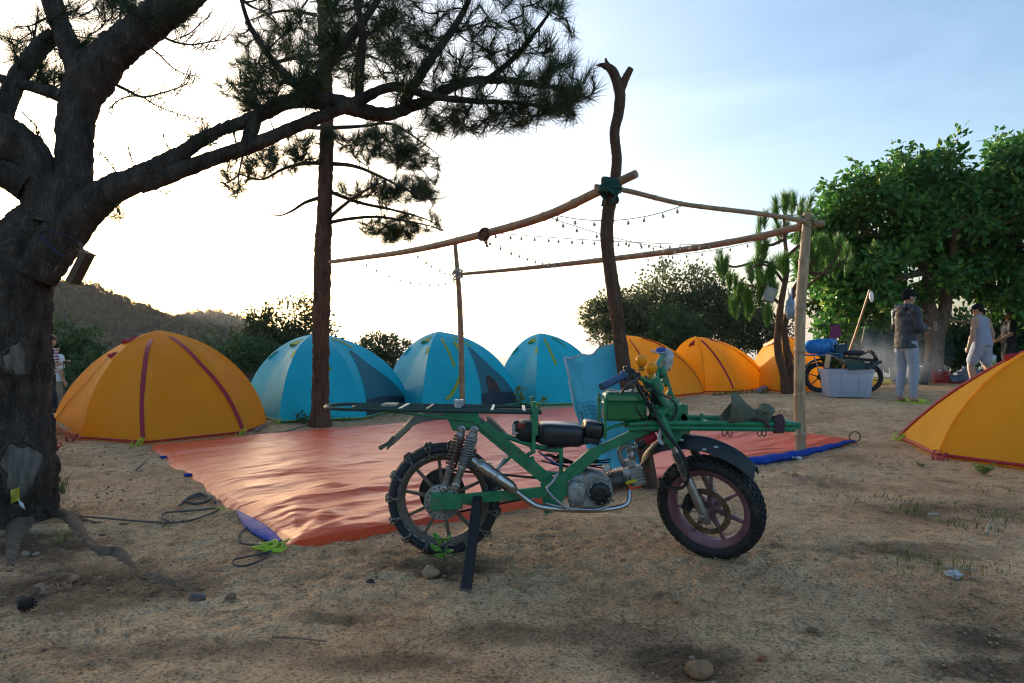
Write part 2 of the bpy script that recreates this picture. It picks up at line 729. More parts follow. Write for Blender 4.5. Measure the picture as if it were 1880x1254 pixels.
def axis_lines(lo, hi, c0, step, grow, far):
    """dense between lo and hi, spacing grows outward to far"""
    a = [c0]
    while a[-1] < far:
        x = a[-1]
        a.append(x + max(step, grow * max(0, abs(x) - hi) + step))
    b = [c0]
    while b[-1] > -far:
        x = b[-1]
        b.append(x - max(step, grow * max(0, abs(x) - hi) + step))
    return np.array(sorted(set(a + b)))


def make_ground():
    xs = axis_lines(-2.6, 2.6, 0.0, .021, .035, 5000)
    ys = [1.85]
    while ys[-1] < 6000:
        y = ys[-1]
        ys.append(y + (.0062 * y if y < 18 else .0062 * 18 + .06 * (y - 18)))
    y = 1.85
    st = .02
    while y > -400:
        y -= st
        st *= 1.22
        ys.append(y)
    ys = np.array(sorted(ys))
    X, Y = np.meshgrid(xs, ys)
    Z = gz_np(X, Y)
    p = np.stack([X.ravel(), Y.ravel(), np.zeros(X.size)], 1)
    near = (sstep(16, 9, Y) * sstep(9, 5, np.abs(X)) * sstep(1.0, 1.9, Y)).ravel()
    m = near > 0.001
    q = p[m]
    d = np.zeros(X.size)
    w = fbm(q * 2.3, 3, 21)
    f1, f2 = voro(np.stack([q[:, 0] * 13 + w * .5, q[:, 1] * 13 - w * .5, q[:, 0] * 0 + .5], 1), 4)
    clod = np.clip((f2 - f1) * 2.2, 0, 1)
    amp = np.clip(.5 + .8 * fbm(q * .9, 2, 9), .15, 1.1)
    d[m] = (.011 * fbm(q * 3.1, 4, 5) + .012 * clod * amp + .010 * fbm(q * 19, 3, 6) * amp) * near[m]
    # small wheel ruts / foot dents
    d[m] -= .010 * np.clip(fbm(q * np.array([1.4, 3.2, 1]), 2, 31) - .45, 0, 1) * near[m]
    Z = Z + d.reshape(Z.shape)
    far = sstep(80, 500, Y)
    Z = Z + far * 5 * fbm(np.stack([X.ravel() * .004, Y.ravel() * .004, X.ravel() * 0], 1), 3, 8).reshape(Z.shape)
    V = np.stack([X, Y, Z], -1).reshape(-1, 3)
    ny, nx = X.shape
    idx = np.arange(nx * ny).reshape(ny, nx)
    Fc = np.stack([idx[:-1, :-1], idx[:-1, 1:], idx[1:, 1:], idx[1:, :-1]], -1).reshape(-1, 4)
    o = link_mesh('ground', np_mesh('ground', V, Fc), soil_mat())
    tag(o, kind='structure')


make_ground()


# ------------------------------------------------------------------ wooded hill on the left
HILL_PX = [(-900, 440), (-400, 455), (-120, 480), (20, 500), (90, 514), (140, 515), (180, 526), (220, 541), (270, 561), (320, 577), (370, 571), (400, 570), (440, 579), (475, 592), (520, 612), (570, 632), (650, 662)]
HD = 270.0


def hill_h(x):
    xs = np.array([W(a, b, HD).x for a, b in HILL_PX])
    zs = np.array([W(a, b, HD).z for a, b in HILL_PX])
    return np.interp(x, xs, zs, left=zs[0], right=-40)


def make_hill():
    x0, x1 = W(-900, 0, HD).x, W(650, 0, HD).x
    xs = np.linspace(x0, x1, 190)
    ys = np.concatenate([np.linspace(HD - 130, HD, 60), np.linspace(HD + 4, HD + 160, 24)])
    X, Y = np.meshgrid(xs, ys)
    base = -30.0
    R = hill_h(X)
    t = np.where(Y <= HD, (Y - (HD - 130)) / 130, 1 - (Y - HD) / 160)
    prof = np.clip(t, 0, 1) ** 1.15
    # the shape must not rise above the ridge line seen from the camp
    Z = base + (R - 1.8 - base) * prof
    Z = Z + 3.0 * fbm(np.stack([X.ravel() * .03, Y.ravel() * .03, X.ravel() * 0], 1), 4, 2).reshape(Z.shape) * np.clip(1 - prof, 0.0, 1) * np.clip(prof * 4, 0, 1)
    V = np.stack([X, Y, Z], -1).reshape(-1, 3)
    ny, nx = X.shape
    idx = np.arange(nx * ny).reshape(ny, nx)
    Fc = np.stack([idx[:-1, :-1], idx[:-1, 1:], idx[1:, 1:], idx[1:, :-1]], -1).reshape(-1, 4)
    o = link_mesh('hill', np_mesh('hill', V, Fc), mat('hill_scrub', (.035, .05, .02), (.02, .03, .013), rough=.95, nscale=.2, spec=.1))
    tag(o, kind='structure')
    # tree crowns covering the slope: nobody could count them
    n = 11000
    ii = RNG.integers(nx * 12, nx * 60, n)
    P = V[ii] + np.stack([RNG.uniform(-2, 2, n), RNG.uniform(-1.5, 1.5, n), np.zeros(n)], 1)
    P = P[P[:, 0] > W(-60, 0, HD).x - 40]
    vs, fs = [], []
    ico_v, ico_f = ico(1)
    b = 0
    for k, p in enumerate(P):
        r = RNG.uniform(.5, 1.25) * (1.5 if RNG.random() < .05 else 1)
        jit = 1 + RNG.uniform(-.4, .4, (len(ico_v), 1))
        vs.append(ico_v * jit * np.array([r, r, r * RNG.uniform(.8, 1.4)]) + p + np.array([0, 0, r * .3]))
        fs.append(ico_f + b)
        b += len(ico_v)
    # loose leaf sprays make the skyline ragged
    rx = np.concatenate([np.linspace(x0, x1, 420) + RNG.uniform(-.6, .6, 420), RNG.uniform(W(60, 0, HD).x, W(480, 0, HD).x, 70)])
    hgt = np.concatenate([RNG.uniform(.5, 1.5, 420), RNG.uniform(1.6, 3.2, 70)])
    q = 70
    C = np.stack([rx, HD + RNG.uniform(-2.5, 1, len(rx)), hill_h(rx) - 1.9], 1)
    o_ = RNG.normal(size=(len(rx), q, 3)) * np.array([.42, .42, .30])
    o_ = (C[:, None] + o_ * (.6 + hgt[:, None, None] * .55) + np.array([0, 0, 1]) * (hgt[:, None, None] * RNG.uniform(.2, 1.0, (len(rx), q, 1)))).reshape(-1, 3)
    sd = RNG.normal(size=(len(o_), 3)) * .28
    up = RNG.normal(size=(len(o_), 3)) * .28
    vs.append(np.stack([o_ - sd, o_ + sd, o_ + up], 1).reshape(-1, 3))
    fs.append(np.arange(len(o_) * 3).reshape(-1, 3) + b)
    o = link_mesh('forest_canopy', np_mesh('forest_canopy', np.concatenate(vs), np.concatenate(fs), smooth=False),
                  leaf_mat('far_canopy', (.012, .022, .008), (.036, .052, .018), .2, .9))
    tag(o, 'dark wooded slope of the far hill on the left', 'forest', kind='stuff')


def ico(sub):
    import bmesh
    bm = bmesh.new()
    bmesh.ops.create_icosphere(bm, subdivisions=sub, radius=1)
    v = np.array([q.co[:] for q in bm.verts])
    bm.faces.ensure_lookup_table()
    f = np.array([[q.index for q in g.verts] for g in bm.faces])
    bm.free()
    return v, f


make_hill()


# ------------------------------------------------------------------ the air: one even haze round everything
def make_haze():
    mb = MB()
    lo, hi = Vector((-1500, -60, -42)), Vector((1500, 2600, 62))
    mb.box((lo + hi) / 2, hi - lo)
    m = bpy.data.materials.new('morning_haze')
    m.use_nodes = True
    N, L = m.node_tree.nodes, m.node_tree.links
    N.remove(N['Principled BSDF'])
    v = N.new('ShaderNodeVolumePrincipled')
    v.inputs['Color'].default_value = (.93, .95, 1, 1)
    v.inputs['Density'].default_value = HAZE
    v.inputs['Anisotropy'].default_value = .5
    L.new(v.outputs['Volume'], N['Material Output'].inputs['Volume'])
    o = mb.build('haze', m, smooth=False)
    tag(o, kind='stuff')


HAZE = .00025
make_haze()


# ------------------------------------------------------------------ tree helpers
def bark_tube(name, ctrl, mat_, parent, seg=22, step=6, amp=.06, ns=7.0, lump=.12, seed=1):
    """ctrl: (x, y, z, r) control points; bark ridges are real displacement"""
    C = np.array(spline(ctrl, step))
    fr = frames([c[:3] for c in C])
    n = len(fr)
    V = np.zeros((n, seg, 3))
    Nn = np.zeros((n, seg, 3))
    ang = np.arange(seg) * 2 * math.pi / seg
    for i, (p, t, u, v) in enumerate(fr):
        d = np.outer(np.cos(ang), np.array(u)) + np.outer(np.sin(ang), np.array(v))
        Nn[i] = d
        V[i] = np.array(p) + d * C[i, 3]
    P = V.reshape(-1, 3)
    R = np.repeat(C[:, 3], seg)
    f1, f2 = voro(P * np.array([ns, ns, ns * .5]) + .35 * np.stack([vnoise(P * ns, 1), vnoise(P * ns, 2), vnoise(P * ns, 3)], 1), seed)
    d = (np.clip((f2 - f1) * 2.4, 0, 1) - .6) * amp + lump * R * fbm(P * 2.6, 3, seed)
    d = d + amp * .35 * vnoise(P * ns * 4, seed + 3)
    d = np.minimum(d, R * .45)
    P = P + Nn.reshape(-1, 3) * d[:, None]
    idx = np.arange(n * seg).reshape(n, seg)
    nx = np.roll(idx, -1, axis=1)
    Fc = np.stack([idx[:-1], nx[:-1], nx[1:], idx[1:]], -1).reshape(-1, 4)
    ends = [np.array(fr[0][0]), np.array(fr[-1][0])]
    b = len(P)
    P = np.concatenate([P, ends])
    cap = [[idx[0, k], b, b, nx[0, k]] for k in range(0)]
    L = np.array(OFF[parent.name])
    me = np_mesh(name, P - L, Fc)
    return link_mesh(name, me, mat_, parent)


class Twigs:
    """grows twigs from skeleton nodes to given tips, nearest first"""
    def __init__(s, nodes):
        s.n = [tuple(p) for p in nodes]
        s.v, s.f = [], []
        s.tips = []
        s.mb = MB()

    def grow(s, tips, r0=.012, r1=.003, sag=.12, seg=5, nseg=4, rng=random, maxlen=None):
        tips = [np.array(t, float) for t in tips]
        n0 = len(s.n)
        arr_ = np.zeros((n0 + len(tips) * (2 * nseg), 3))
        arr_[:n0] = np.array(s.n)
        cnt = n0
        dist = [((arr_[:n0] - t) ** 2).sum(1).min() for t in tips]
        for k in np.argsort(dist):
            t = tips[k]
            arr = arr_[:cnt]
            dd = np.sqrt(((arr - t) ** 2).sum(1))
            j = int(dd.argmin())
            L = dd[j]
            if maxlen and L > maxlen: continue
            if L < .02: continue
            a = arr[j].copy()
            mid = (a + t) / 2 + np.array([rng.gauss(0, .09) * L, rng.gauss(0, .09) * L, -sag * L + rng.gauss(0, .05) * L])
            pts = spline([a, mid, t], nseg)
            m = len(pts)
            rr = [r1 + (min(r0, .02 * L + r1 * 1.6) - r1) * (1 - i / (m - 1)) for i in range(m)]
            s.mb.tube(pts, rr, seg, cap=False)
            for q in pts[2:]:
                s.n.append(tuple(q))
                arr_[cnt] = q
                cnt += 1
            d = pts[-1] - pts[-2]
            s.tips.append((t, d / (np.linalg.norm(d) + 1e-9)))


def needles(tips, K=55, L=.15, w=.0022, spread=1.0, back=.09, up=.25, rng=RNG, droop=.0):
    """brushes of long pine needles round each twig end"""
    T = np.array([t for t, d in tips])
    D = np.array([d for t, d in tips]) + np.array([0, 0, up])
    D /= np.linalg.norm(D, axis=1, keepdims=True)
    n = len(T)
    D = np.repeat(D, K, 0)
    o = np.repeat(T, K, 0) - D * (back * rng.random((n * K, 1)))
    r = rng.normal(size=(n * K, 3))
    r -= D * (r * D).sum(1, keepdims=True)
    r /= np.linalg.norm(r, axis=1, keepdims=True)
    th = spread * (.12 + .88 * rng.random((n * K, 1)))
    d = D * np.cos(th) + r * np.sin(th)
    sz = np.repeat(rng.uniform(.7, 1.15, (n, 1)), K, 0)
    ln = L * rng.uniform(.7, 1.15, (n * K, 1)) * sz
    side = np.cross(d, rng.normal(size=(n * K, 3)))
    side /= np.linalg.norm(side, axis=1, keepdims=True)
    mid = o + d * ln * .55
    end = o + d * ln - np.array([0, 0, 1]) * ln * droop + rng.normal(size=(n * K, 3)) * ln * .05
    V = np.stack([o - side * w * .5, o + side * w * .5, mid + side * w * .5, mid - side * w * .5, end], 1)
    b = np.arange(n * K)[:, None] * 5
    tri = np.concatenate([b + np.array([[0, 1, 2]]), b + np.array([[0, 2, 3]]), b + np.array([[3, 2, 4]])])
    return V.reshape(-1, 3), tri


def leaves(pos, dirs, size, w=.5, rng=RNG, curl=.18, updir=.6, jitter=.9):
    """one folded, pointed leaf at each pos, pointing roughly along dirs, upper face to the sky"""
    n = len(pos)
    d = dirs + rng.normal(size=(n, 3)) * jitter * .6
    d /= np.linalg.norm(d, axis=1, keepdims=True)
    up = np.array([0, 0, 1.0]) * updir + rng.normal(size=(n, 3)) * .5
    s_ = np.cross(d, up)
    s_ /= np.linalg.norm(s_, axis=1, keepdims=True) + 1e-9
    nn = np.cross(s_, d)
    L = (size * rng.uniform(.65, 1.2, (n, 1)))
    hw = L * w * .5
    base = pos
    a = base + d * L * .42 + s_ * hw + nn * L * .06
    b_ = base + d * L * .42 - s_ * hw + nn * L * .06
    m = base + d * L * .45
    tip = base + d * L - nn * L * curl
    e = base + d * L * .78 + s_ * hw * .62 - nn * L * curl * .25
    g = base + d * L * .78 - s_ * hw * .62 - nn * L * curl * .25
    V = np.stack([base, a, m, b_, e, tip, g], 1)
    k = np.arange(n)[:, None] * 7
    tri = np.concatenate([k + np.array([[0, 2, 1]]), k + np.array([[0, 3, 2]]), k + np.array([[1, 2, 4]]), k + np.array([[2, 5, 4]]), k + np.array([[3, 6, 2]]), k + np.array([[2, 6, 5]])])
    return V.reshape(-1, 3), tri


def arr_obj(name, V, tri, m, parent, smooth=False):
    return link_mesh(name, np_mesh(name, V - np.array(OFF[parent.name]), tri, smooth=smooth), m, parent)


def ell_pts(c, r, n, shell=.55, rng=RNG):
    """points in an ellipsoid, denser towards its surface"""
    p = rng.normal(size=(n, 3))
    p /= np.linalg.norm(p, axis=1, keepdims=True)
    q = shell + (1 - shell) * rng.random((n, 1)) ** .7
    return np.array(c) + p * q * np.array(r)


M_BARK = bark_mat('pine_bark_dark', (.14, .108, .086), (.05, .038, .03), 26, .3)
M_BARK2 = bark_mat('pine_bark_red', (.30, .155, .092), (.13, .068, .045), 30, .22)
M_BARK3 = bark_mat('grey_brown_bark', (.36, .27, .19), (.18, .13, .095), 20, .4, .5)
M_TWIG = mat('pine_twig', (.055, .04, .032), rough=.9)
M_NEED = leaf_mat('pine_needles_dark', (.022, .045, .014), (.055, .085, .028), .25, .5)
M_NEED2 = leaf_mat('pine_needles_young', (.06, .17, .022), (.15, .30, .05), .3, .45)
M_LEAF = leaf_mat('broad_leaves', (.022, .095, .018), (.11, .28, .045), .35, .36, (.32, .38, .06))
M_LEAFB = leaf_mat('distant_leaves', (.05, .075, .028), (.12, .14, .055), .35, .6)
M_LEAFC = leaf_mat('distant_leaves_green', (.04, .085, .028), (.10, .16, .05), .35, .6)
M_BUSH = leaf_mat('shrub_leaves', (.03, .075, .025), (.08, .15, .045), .3, .5)


def P4(px, py, d, rpx):
    """limb control point: pixel, depth, half width in pixels"""
    p = W(px, py, d)
    return (p.x, p.y, p.z, rpx * d / F)


# ------------------------------------------------------------------ the gnarled pine on the left
def old_pine():
    base = Vector((W(5, 0, 4.25).x, 4.25, 0))
    t = thing('pine_tree', base, 'huge gnarled pine with dark scarred bark leaning over the camp from the left edge', 'tree')
    limbs = [
        ('trunk', [P4(0, 1010, 4.25, 118), P4(5, 950, 4.25, 96), P4(8, 880, 4.25, 84), P4(6, 760, 4.25, 79), P4(8, 640, 4.25, 77), P4(15, 545, 4.25, 70), P4(38, 470, 4.27, 58), P4(72, 415, 4.3, 48), P4(108, 375, 4.3, 36)], 72, 26, .022),
        ('limb', [P4(60, 505, 4.22, 40), P4(90, 462, 4.24, 38), P4(130, 415, 4.25, 34), P4(168, 377, 4.25, 29), P4(210, 348, 4.26, 26), P4(250, 331, 4.27, 23), P4(292, 308, 4.3, 19), P4(330, 285, 4.32, 15), P4(362, 262, 4.33, 13), P4(402, 240, 4.35, 11.5), P4(440, 227, 4.38, 12), P4(480, 210, 4.4, 13), P4(540, 184, 4.45, 15), P4(620, 190, 4.5, 17), P4(700, 210, 4.6, 14), P4(770, 190, 4.7, 11), P4(850, 152, 4.8, 8), P4(930, 148, 4.9, 6), P4(1010, 160, 5.0, 4.2), P4(1070, 165, 5.0, 2.5)], 30, 12, .009),
        ('limb', [P4(255, 338, 4.28, 18), P4(300, 324, 4.3, 17), P4(345, 308, 4.32, 15), P4(402, 287, 4.34, 13), P4(460, 268, 4.36, 12), P4(530, 238, 4.4, 11), P4(590, 214, 4.45, 11.5), P4(650, 190, 4.5, 10.5), P4(720, 160, 4.55, 9), P4(800, 178, 4.5, 7.5), P4(880, 186, 4.5, 5.5), P4(960, 190, 4.6, 4.2), P4(1040, 205, 4.6, 3)], 22, 10, .006),
        ('limb', [P4(452, 272, 4.35, 11), P4(460, 245, 4.37, 13), P4(472, 215, 4.39, 10)], 14, 6, .005),
        ('limb', [P4(105, 420, 4.3, 48), P4(136, 320, 4.35, 32), P4(140, 210, 4.4, 32), P4(165, 145, 4.43, 38), P4(212, 95, 4.46, 34), P4(272, 45, 4.5, 32), P4(345, -18, 4.55, 31), P4(450, -110, 4.6, 26), P4(560, -190, 4.7, 20), P4(680, -260, 4.8, 12)], 38, 14, .014),
        ('limb', [P4(158, 150, 4.42, 26), P4(132, 95, 4.45, 20), P4(110, 45, 4.5, 18), P4(95, 0, 4.5, 18), P4(80, -60, 4.5, 16), P4(60, -160, 4.5, 12)], 26, 10, .010),
        ('limb', [P4(95, 395, 4.3, 42), P4(60, 300, 4.27, 36), P4(20, 262, 4.22, 42), P4(-30, 235, 4.2, 40), P4(-120, 190, 4.2, 30), P4(-230, 120, 4.3, 20)], 34, 12, .012),
        ('limb', [P4(5, 230, 4.3, 17), P4(22, 165, 4.4, 17), P4(60, 105, 4.5, 16), P4(100, 62, 4.55, 13)], 20, 10, .008),
        ('limb', [P4(118, 178, 4.35, 12), P4(70, 162, 4.4, 10), P4(20, 150, 4.4, 9), P4(-40, 130, 4.4, 8)], 14, 8, .005),
        ('limb', [P4(50, 340, 4.2, 28), P4(10, 320, 4.15, 24), P4(-50, 305, 4.1, 22), P4(-140, 260, 4.1, 14)], 22, 8, .01),
        ('limb', [P4(40, 425, 4.25, 18), P4(0, 432, 4.2, 13), P4(-60, 420, 4.2, 10)], 14, 8, .005),
        ('limb', [P4(560, 185, 4.46, 14), P4(600, 120, 4.5, 11), P4(650, 60, 4.55, 9), P4(700, -10, 4.6, 6), P4(740, -90, 4.7, 4)], 12, 8, .004),
        ('limb', [P4(740, 190, 4.65, 10), P4(790, 110, 4.7, 8), P4(840, 40, 4.75, 6), P4(880, -40, 4.8, 4)], 12, 8, .003),
        ('limb', [P4(880, 158, 4.8, 6), P4(940, 110, 4.85, 5), P4(990, 50, 4.9, 3.5), P4(1025, 0, 4.95, 2)], 10, 8, .002),
        ('limb', [P4(660, 200, 4.55, 8), P4(660, 130, 4.5, 9), P4(665, 60, 4.45, 7), P4(650, -20, 4.4, 6)], 10, 8, .003),
        ('limb', [P4(560, 175, 4.4, 8), P4(500, 110, 4.3, 6), P4(460, 50, 4.25, 4), P4(440, -10, 4.2, 3)], 10, 8, .002),
    ]
    nodes, thin = [], []
    for k, (nm, c, seg, step, amp) in enumerate(limbs):
        o = bark_tube(nm, c, M_BARK, t, seg, step, amp, 16 if amp > .01 else 24, .10, k)
        if k == 0:
            o['label'] = 'dark scarred trunk with plated bark'
        pts = spline(c, 8)
        if k in (1, 2, 11, 12, 13, 14, 15):
            i0 = int(len(pts) * (.42 if k in (1, 2) else .1))
            nodes += [tuple(p[:3]) for p in pts[i0:]]
        if k in (5, 7, 8, 10, 6):
            thin += [tuple(p[:3]) for p in pts[len(pts) // 3:]]
    # crown over the middle of the picture: twig ends spread through its volume
    rg = np.random.default_rng(5)
    tips = []

    def region(poly, n, d0, d1):
        P = np.array(poly, float)
        lo, hi = P.min(0), P.max(0)
        k = 0
        while k < n:
            x, y = rg.uniform(lo, hi)
            ins = False
            j = len(P) - 1
            for i in range(len(P)):
                if ((P[i, 1] > y) != (P[j, 1] > y)) and (x < (P[j, 0] - P[i, 0]) * (y - P[i, 1]) / (P[j, 1] - P[i, 1]) + P[i, 0]):
                    ins = not ins
                j = i
            if ins:
                tips.append(np.array(W(x, y, rg.uniform(d0, d1))))
                k += 1
    region([(410, 150), (430, 60), (480, -40), (700, -60), (760, -20), (780, 60), (700, 130), (620, 160), (500, 175)], 90, 4.1, 5.2)
    region([(590, -70), (860, -70), (880, 60), (860, 150), (640, 170), (600, 60)], 105, 4.2, 5.3)
    region([(700, 60), (960, 40), (1020, 90), (1090, 120), (1085, 170), (1050, 215), (900, 200), (720, 190)], 125, 4.3, 5.4)
    region([(820, 60), (930, -60), (1040, -60), (1050, 70), (1000, 110), (900, 110)], 48, 4.5, 5.3)
    region([(990, 90), (1085, 125), (1095, 165), (1035, 235), (980, 200)], 42, 4.6, 5.2)
    region([(720, 200), (1040, 190), (1030, 215), (940, 235), (860, 255), (780, 240)], 74, 4.4, 5.0)
    region([(410, 150), (560, 120), (600, 200), (470, 215), (430, 200)], 38, 4.2, 4.7)
    tw = Twigs(nodes)
    rr = random.Random(3)
    tw.grow(tips, .014, .0028, .10, 5, 4, rr)
    main = list(tw.tips)
    # upper left: sparse needles and many bare, curling twigs
    tips = []
    region([(0, 60), (60, 20), (150, 0), (330, -40), (330, 40), (200, 60), (80, 150), (0, 190)], 85, 4.3, 5.0)
    region([(70, 150), (140, 110), (150, 160), (95, 195)], 16, 4.5, 4.9)
    region([(-40, 260), (60, 250), (100, 290), (10, 350), (-40, 350)], 16, 4.3, 5.1)
    region([(150, -30), (330, -40), (350, 50), (270, 60)], 40, 4.5, 5.0)
    t2 = Twigs(thin + [tuple(np.array(W(260, 30, 4.5))), tuple(np.array(W(190, 40, 4.5)))])
    t2.grow(tips, .012, .0028, .05, 5, 4, rr)
    main += t2.tips
    # bare sprays: a thin branch with side twigs that curl upward at their ends
    t3 = Twigs([(0, 0, 0)])

    def spray(path, d, r0, n, L, seed):
        rg_ = random.Random(seed)
        C = [np.array(W(x, y, d + rg_.uniform(-.08, .08))) for x, y in path]
        P = spline(C, 9)
        m = len(P)
        t3.mb.tube(P, [r0 + (.0022 - r0) * q / (m - 1) for q in range(m)], 6, cap=False)
        for q in range(n):
            f = .18 + .82 * (q + rg_.random()) / n
            p = P[min(m - 1, int(f * (m - 1)))]
            tn = P[min(m - 1, int(f * (m - 1)) + 1)] - P[max(0, int(f * (m - 1)) - 1)]
            tn = tn / (np.linalg.norm(tn) + 1e-9)
            sg = 1 if rg_.random() < .5 else -1
            ln = L * rg_.uniform(.45, 1.1)
            a1 = p + tn * ln * .35 + np.array([0, rg_.uniform(-.3, .3), sg * .30]) * ln
            a2 = a1 + tn * ln * .30 + np.array([0, rg_.uniform(-.1, .1), .28 + .12 * sg]) * ln
            a3 = a2 + tn * ln * .05 + np.array([0, 0, .32]) * ln
            t3.mb.tube(spline([p, a1, a2, a3], 3), [.0032, .003, .0028, .0026, .0025, .0024, .0022, .002, .0019, .0018], 5, cap=False)
            if rg_.random() < .6:
                b1 = a1 + tn * ln * .25 + np.array([0, rg_.uniform(-.15, .15), -.05 * sg]) * ln
                t3.mb.tube(spline([a1, b1, b1 + np.array([.02, 0, .22]) * ln], 3), .002, 4, cap=False)
    spray([(198, 148), (232, 165), (262, 178), (300, 170), (335, 158), (345, 150)], 4.42, .012, 26, .14, 1)
    spray([(262, 178), (290, 195), (330, 210), (372, 220)], 4.42, .006, 14, .11, 2)
    spray([(258, 176), (232, 178), (212, 188), (198, 202)], 4.42, .006, 10, .09, 3)
    spray([(268, 82), (290, 98), (318, 125), (345, 137), (368, 140)], 4.46, .007, 9, .10, 4)
    spray([(290, 62), (318, 76), (352, 82), (390, 76), (415, 72)], 4.5, .010, 20, .13, 5)
    spray([(330, 70), (350, 60), (372, 40), (385, 28)], 4.5, .005, 9, .10, 6)
    spray([(350, 82), (372, 92), (400, 88)], 4.5, .004, 8, .09, 7)
    spray([(222, 330), (205, 305), (192, 288), (180, 276)], 4.24, .005, 5, .07, 8)
    spray([(262, 318), (245, 300), (236, 275), (232, 262)], 4.24, .005, 5, .06, 9)
    spray([(318, 285), (305, 262), (298, 245)], 4.26, .004, 4, .06, 10)
    spray([(40, 205), (60, 225), (72, 240), (66, 252)], 4.2, .005, 8, .10, 11)
    spray([(275, 345), (300, 352), (330, 350)], 4.25, .004, 5, .07, 12)
    # small tufts on shoots under and over the long limb
    t4 = Twigs([tuple(np.array(W(*q))) for q in ((400, 265, 4.33), (330, 300, 4.3), (450, 270, 4.35), (210, 370, 4.26))])
    tips = []
    region([(400, 330), (450, 310), (450, 350), (420, 355)], 4, 4.2, 4.5)
    region([(340, 240), (430, 225), (430, 255), (360, 262)], 9, 4.3, 4.5)
    region([(190, 385), (230, 380), (225, 400), (200, 400)], 3, 4.2, 4.3)
    t4.grow(tips, .008, .0022, .2, 5, 4, rr)
    main += t4.tips
    for o_, nm in ((tw, 'twigs'), (t2, 'twigs'), (t3, 'bare_twigs'), (t4, 'twigs')):
        tag(o_.mb.build(nm, M_TWIG, t), kind='stuff')
    V, tri = needles(main, 60, .165, .0026, 1.05, .11, .35, np.random.default_rng(8))
    tag(arr_obj('needles', V, tri, M_NEED, t), kind='stuff')
    # pale scars on the trunk
    msc = mat('weathered_scar_wood', (.19, .16, .135), (.085, .07, .058), rough=.95, nscale=30, stretch=(1, 1, .25), bump=.4, bscale=60)
    for (x, y, rw, rh) in ((30, 660, 21, 32), (40, 860, 33, 52)):
        d = 4.25 - 80 * 4.25 / F * math.sqrt(max(.05, 1 - ((x - 6) / 84.0) ** 2)) + .026
        sc = MB()
        c = W(x, y, d)
        ang = math.asin(min(.9, (x - 6) / 84.0))
        R = Matrix.Rotation(ang, 3, 'Z')
        rw_, rh_ = rw * d / F, rh * d / F
        def fn(u, v, c=c, R=R, rw_=rw_, rh_=rh_):
            a = 2 * math.pi * v
            q = 1 + .16 * math.sin(3 * a + rh_ * 40) + .08 * math.sin(7 * a)
            return c + R @ Vector((u * rw_ * q * math.cos(a), -.022 * (1 - u ** 3) * (1 if u < .99 else -1), u * rh_ * q * math.sin(a)))
        sc.grid(fn, 6, 28)
        o_s = sc.build('bark_scar', msc, t)
        rim = MB()
        rim.tube([fn(.985, q / 26) + Vector((0, .004 * math.sin(q), 0)) for q in range(26)], [.015 + .006 * math.sin(q * 1.9) for q in range(26)], 8, closed=True)
        rim.build('scar_rim', M_BARK, o_s)
    # paper tags pinned to the bark
    d = 4.25 - .27
    yb, wb = MB(), MB()
    yb.grid(lambda u, v: W(20 + 16 * u, 900 + 24 * v - 6 * u, d - .012 * math.sin(3 * u + 4 * v)), 5, 5, .002)
    yb.build('yellow_tag', mat('yellow_tag_paper', (.55, .5, .06), rough=.6), t)
    wb.grid(lambda u, v: W(33 + 10 * u + 4 * v, 917 + 12 * v + 7 * u, d - .02 - .01 * v), 4, 4, .002)
    wb.build('white_tag', mat('white_tag_paper', (.75, .75, .74), rough=.6), t)
    # surface roots, each a part of the tree
    def root(c, seg=12, amp=.006):
        pts = []
        for (px, py, r, up) in c:
            g = G(px, py)
            pts.append((g.x, g.y, g.z + up * .4 - .018, r * .8))
        bark_tube('root', pts, M_ROOT, t, 18, 10, .005, 30, .2, len(c))
    M_ROOT = bark_mat('root_bark', (.28, .205, .15), (.15, .11, .08), 36, .8, .6)
    root([(40, 960, .10, .0), (25, 1000, .055, .03), (22, 1035, .045, .012), (10, 1060, .03, -.03)])
    root([(130, 950, .07, .0), (160, 995, .045, .03), (190, 1015, .05, .028), (215, 1015, .045, .02), (245, 1040, .03, -.03)])
    root([(95, 940, .06, .03), (170, 960, .032, .015), (250, 962, .028, .012), (330, 958, .02, .008), (390, 955, .014, -.01)])
    root([(250, 1058, .02, -.015), (280, 1060, .042, .018), (310, 1072, .04, .014), (340, 1080, .032, .008), (372, 1082, .03, -.02)])
    root([(140, 985, .03, .02), (175, 982, .026, .015), (215, 984, .02, -.01)])
    root([(235, 915, .018, .0), (275, 918, .018, .012), (310, 930, .022, .006), (345, 945, .012, -.015)])
    root([(715, 1145, .02, -.012), (735, 1155, .028, .008), (760, 1168, .022, .002), (782, 1182, .014, -.018)])
    root([(820, 1168, .012, -.012), (850, 1166, .016, .004), (885, 1178, .012, -.012)])
    return t


TREE1 = old_pine()


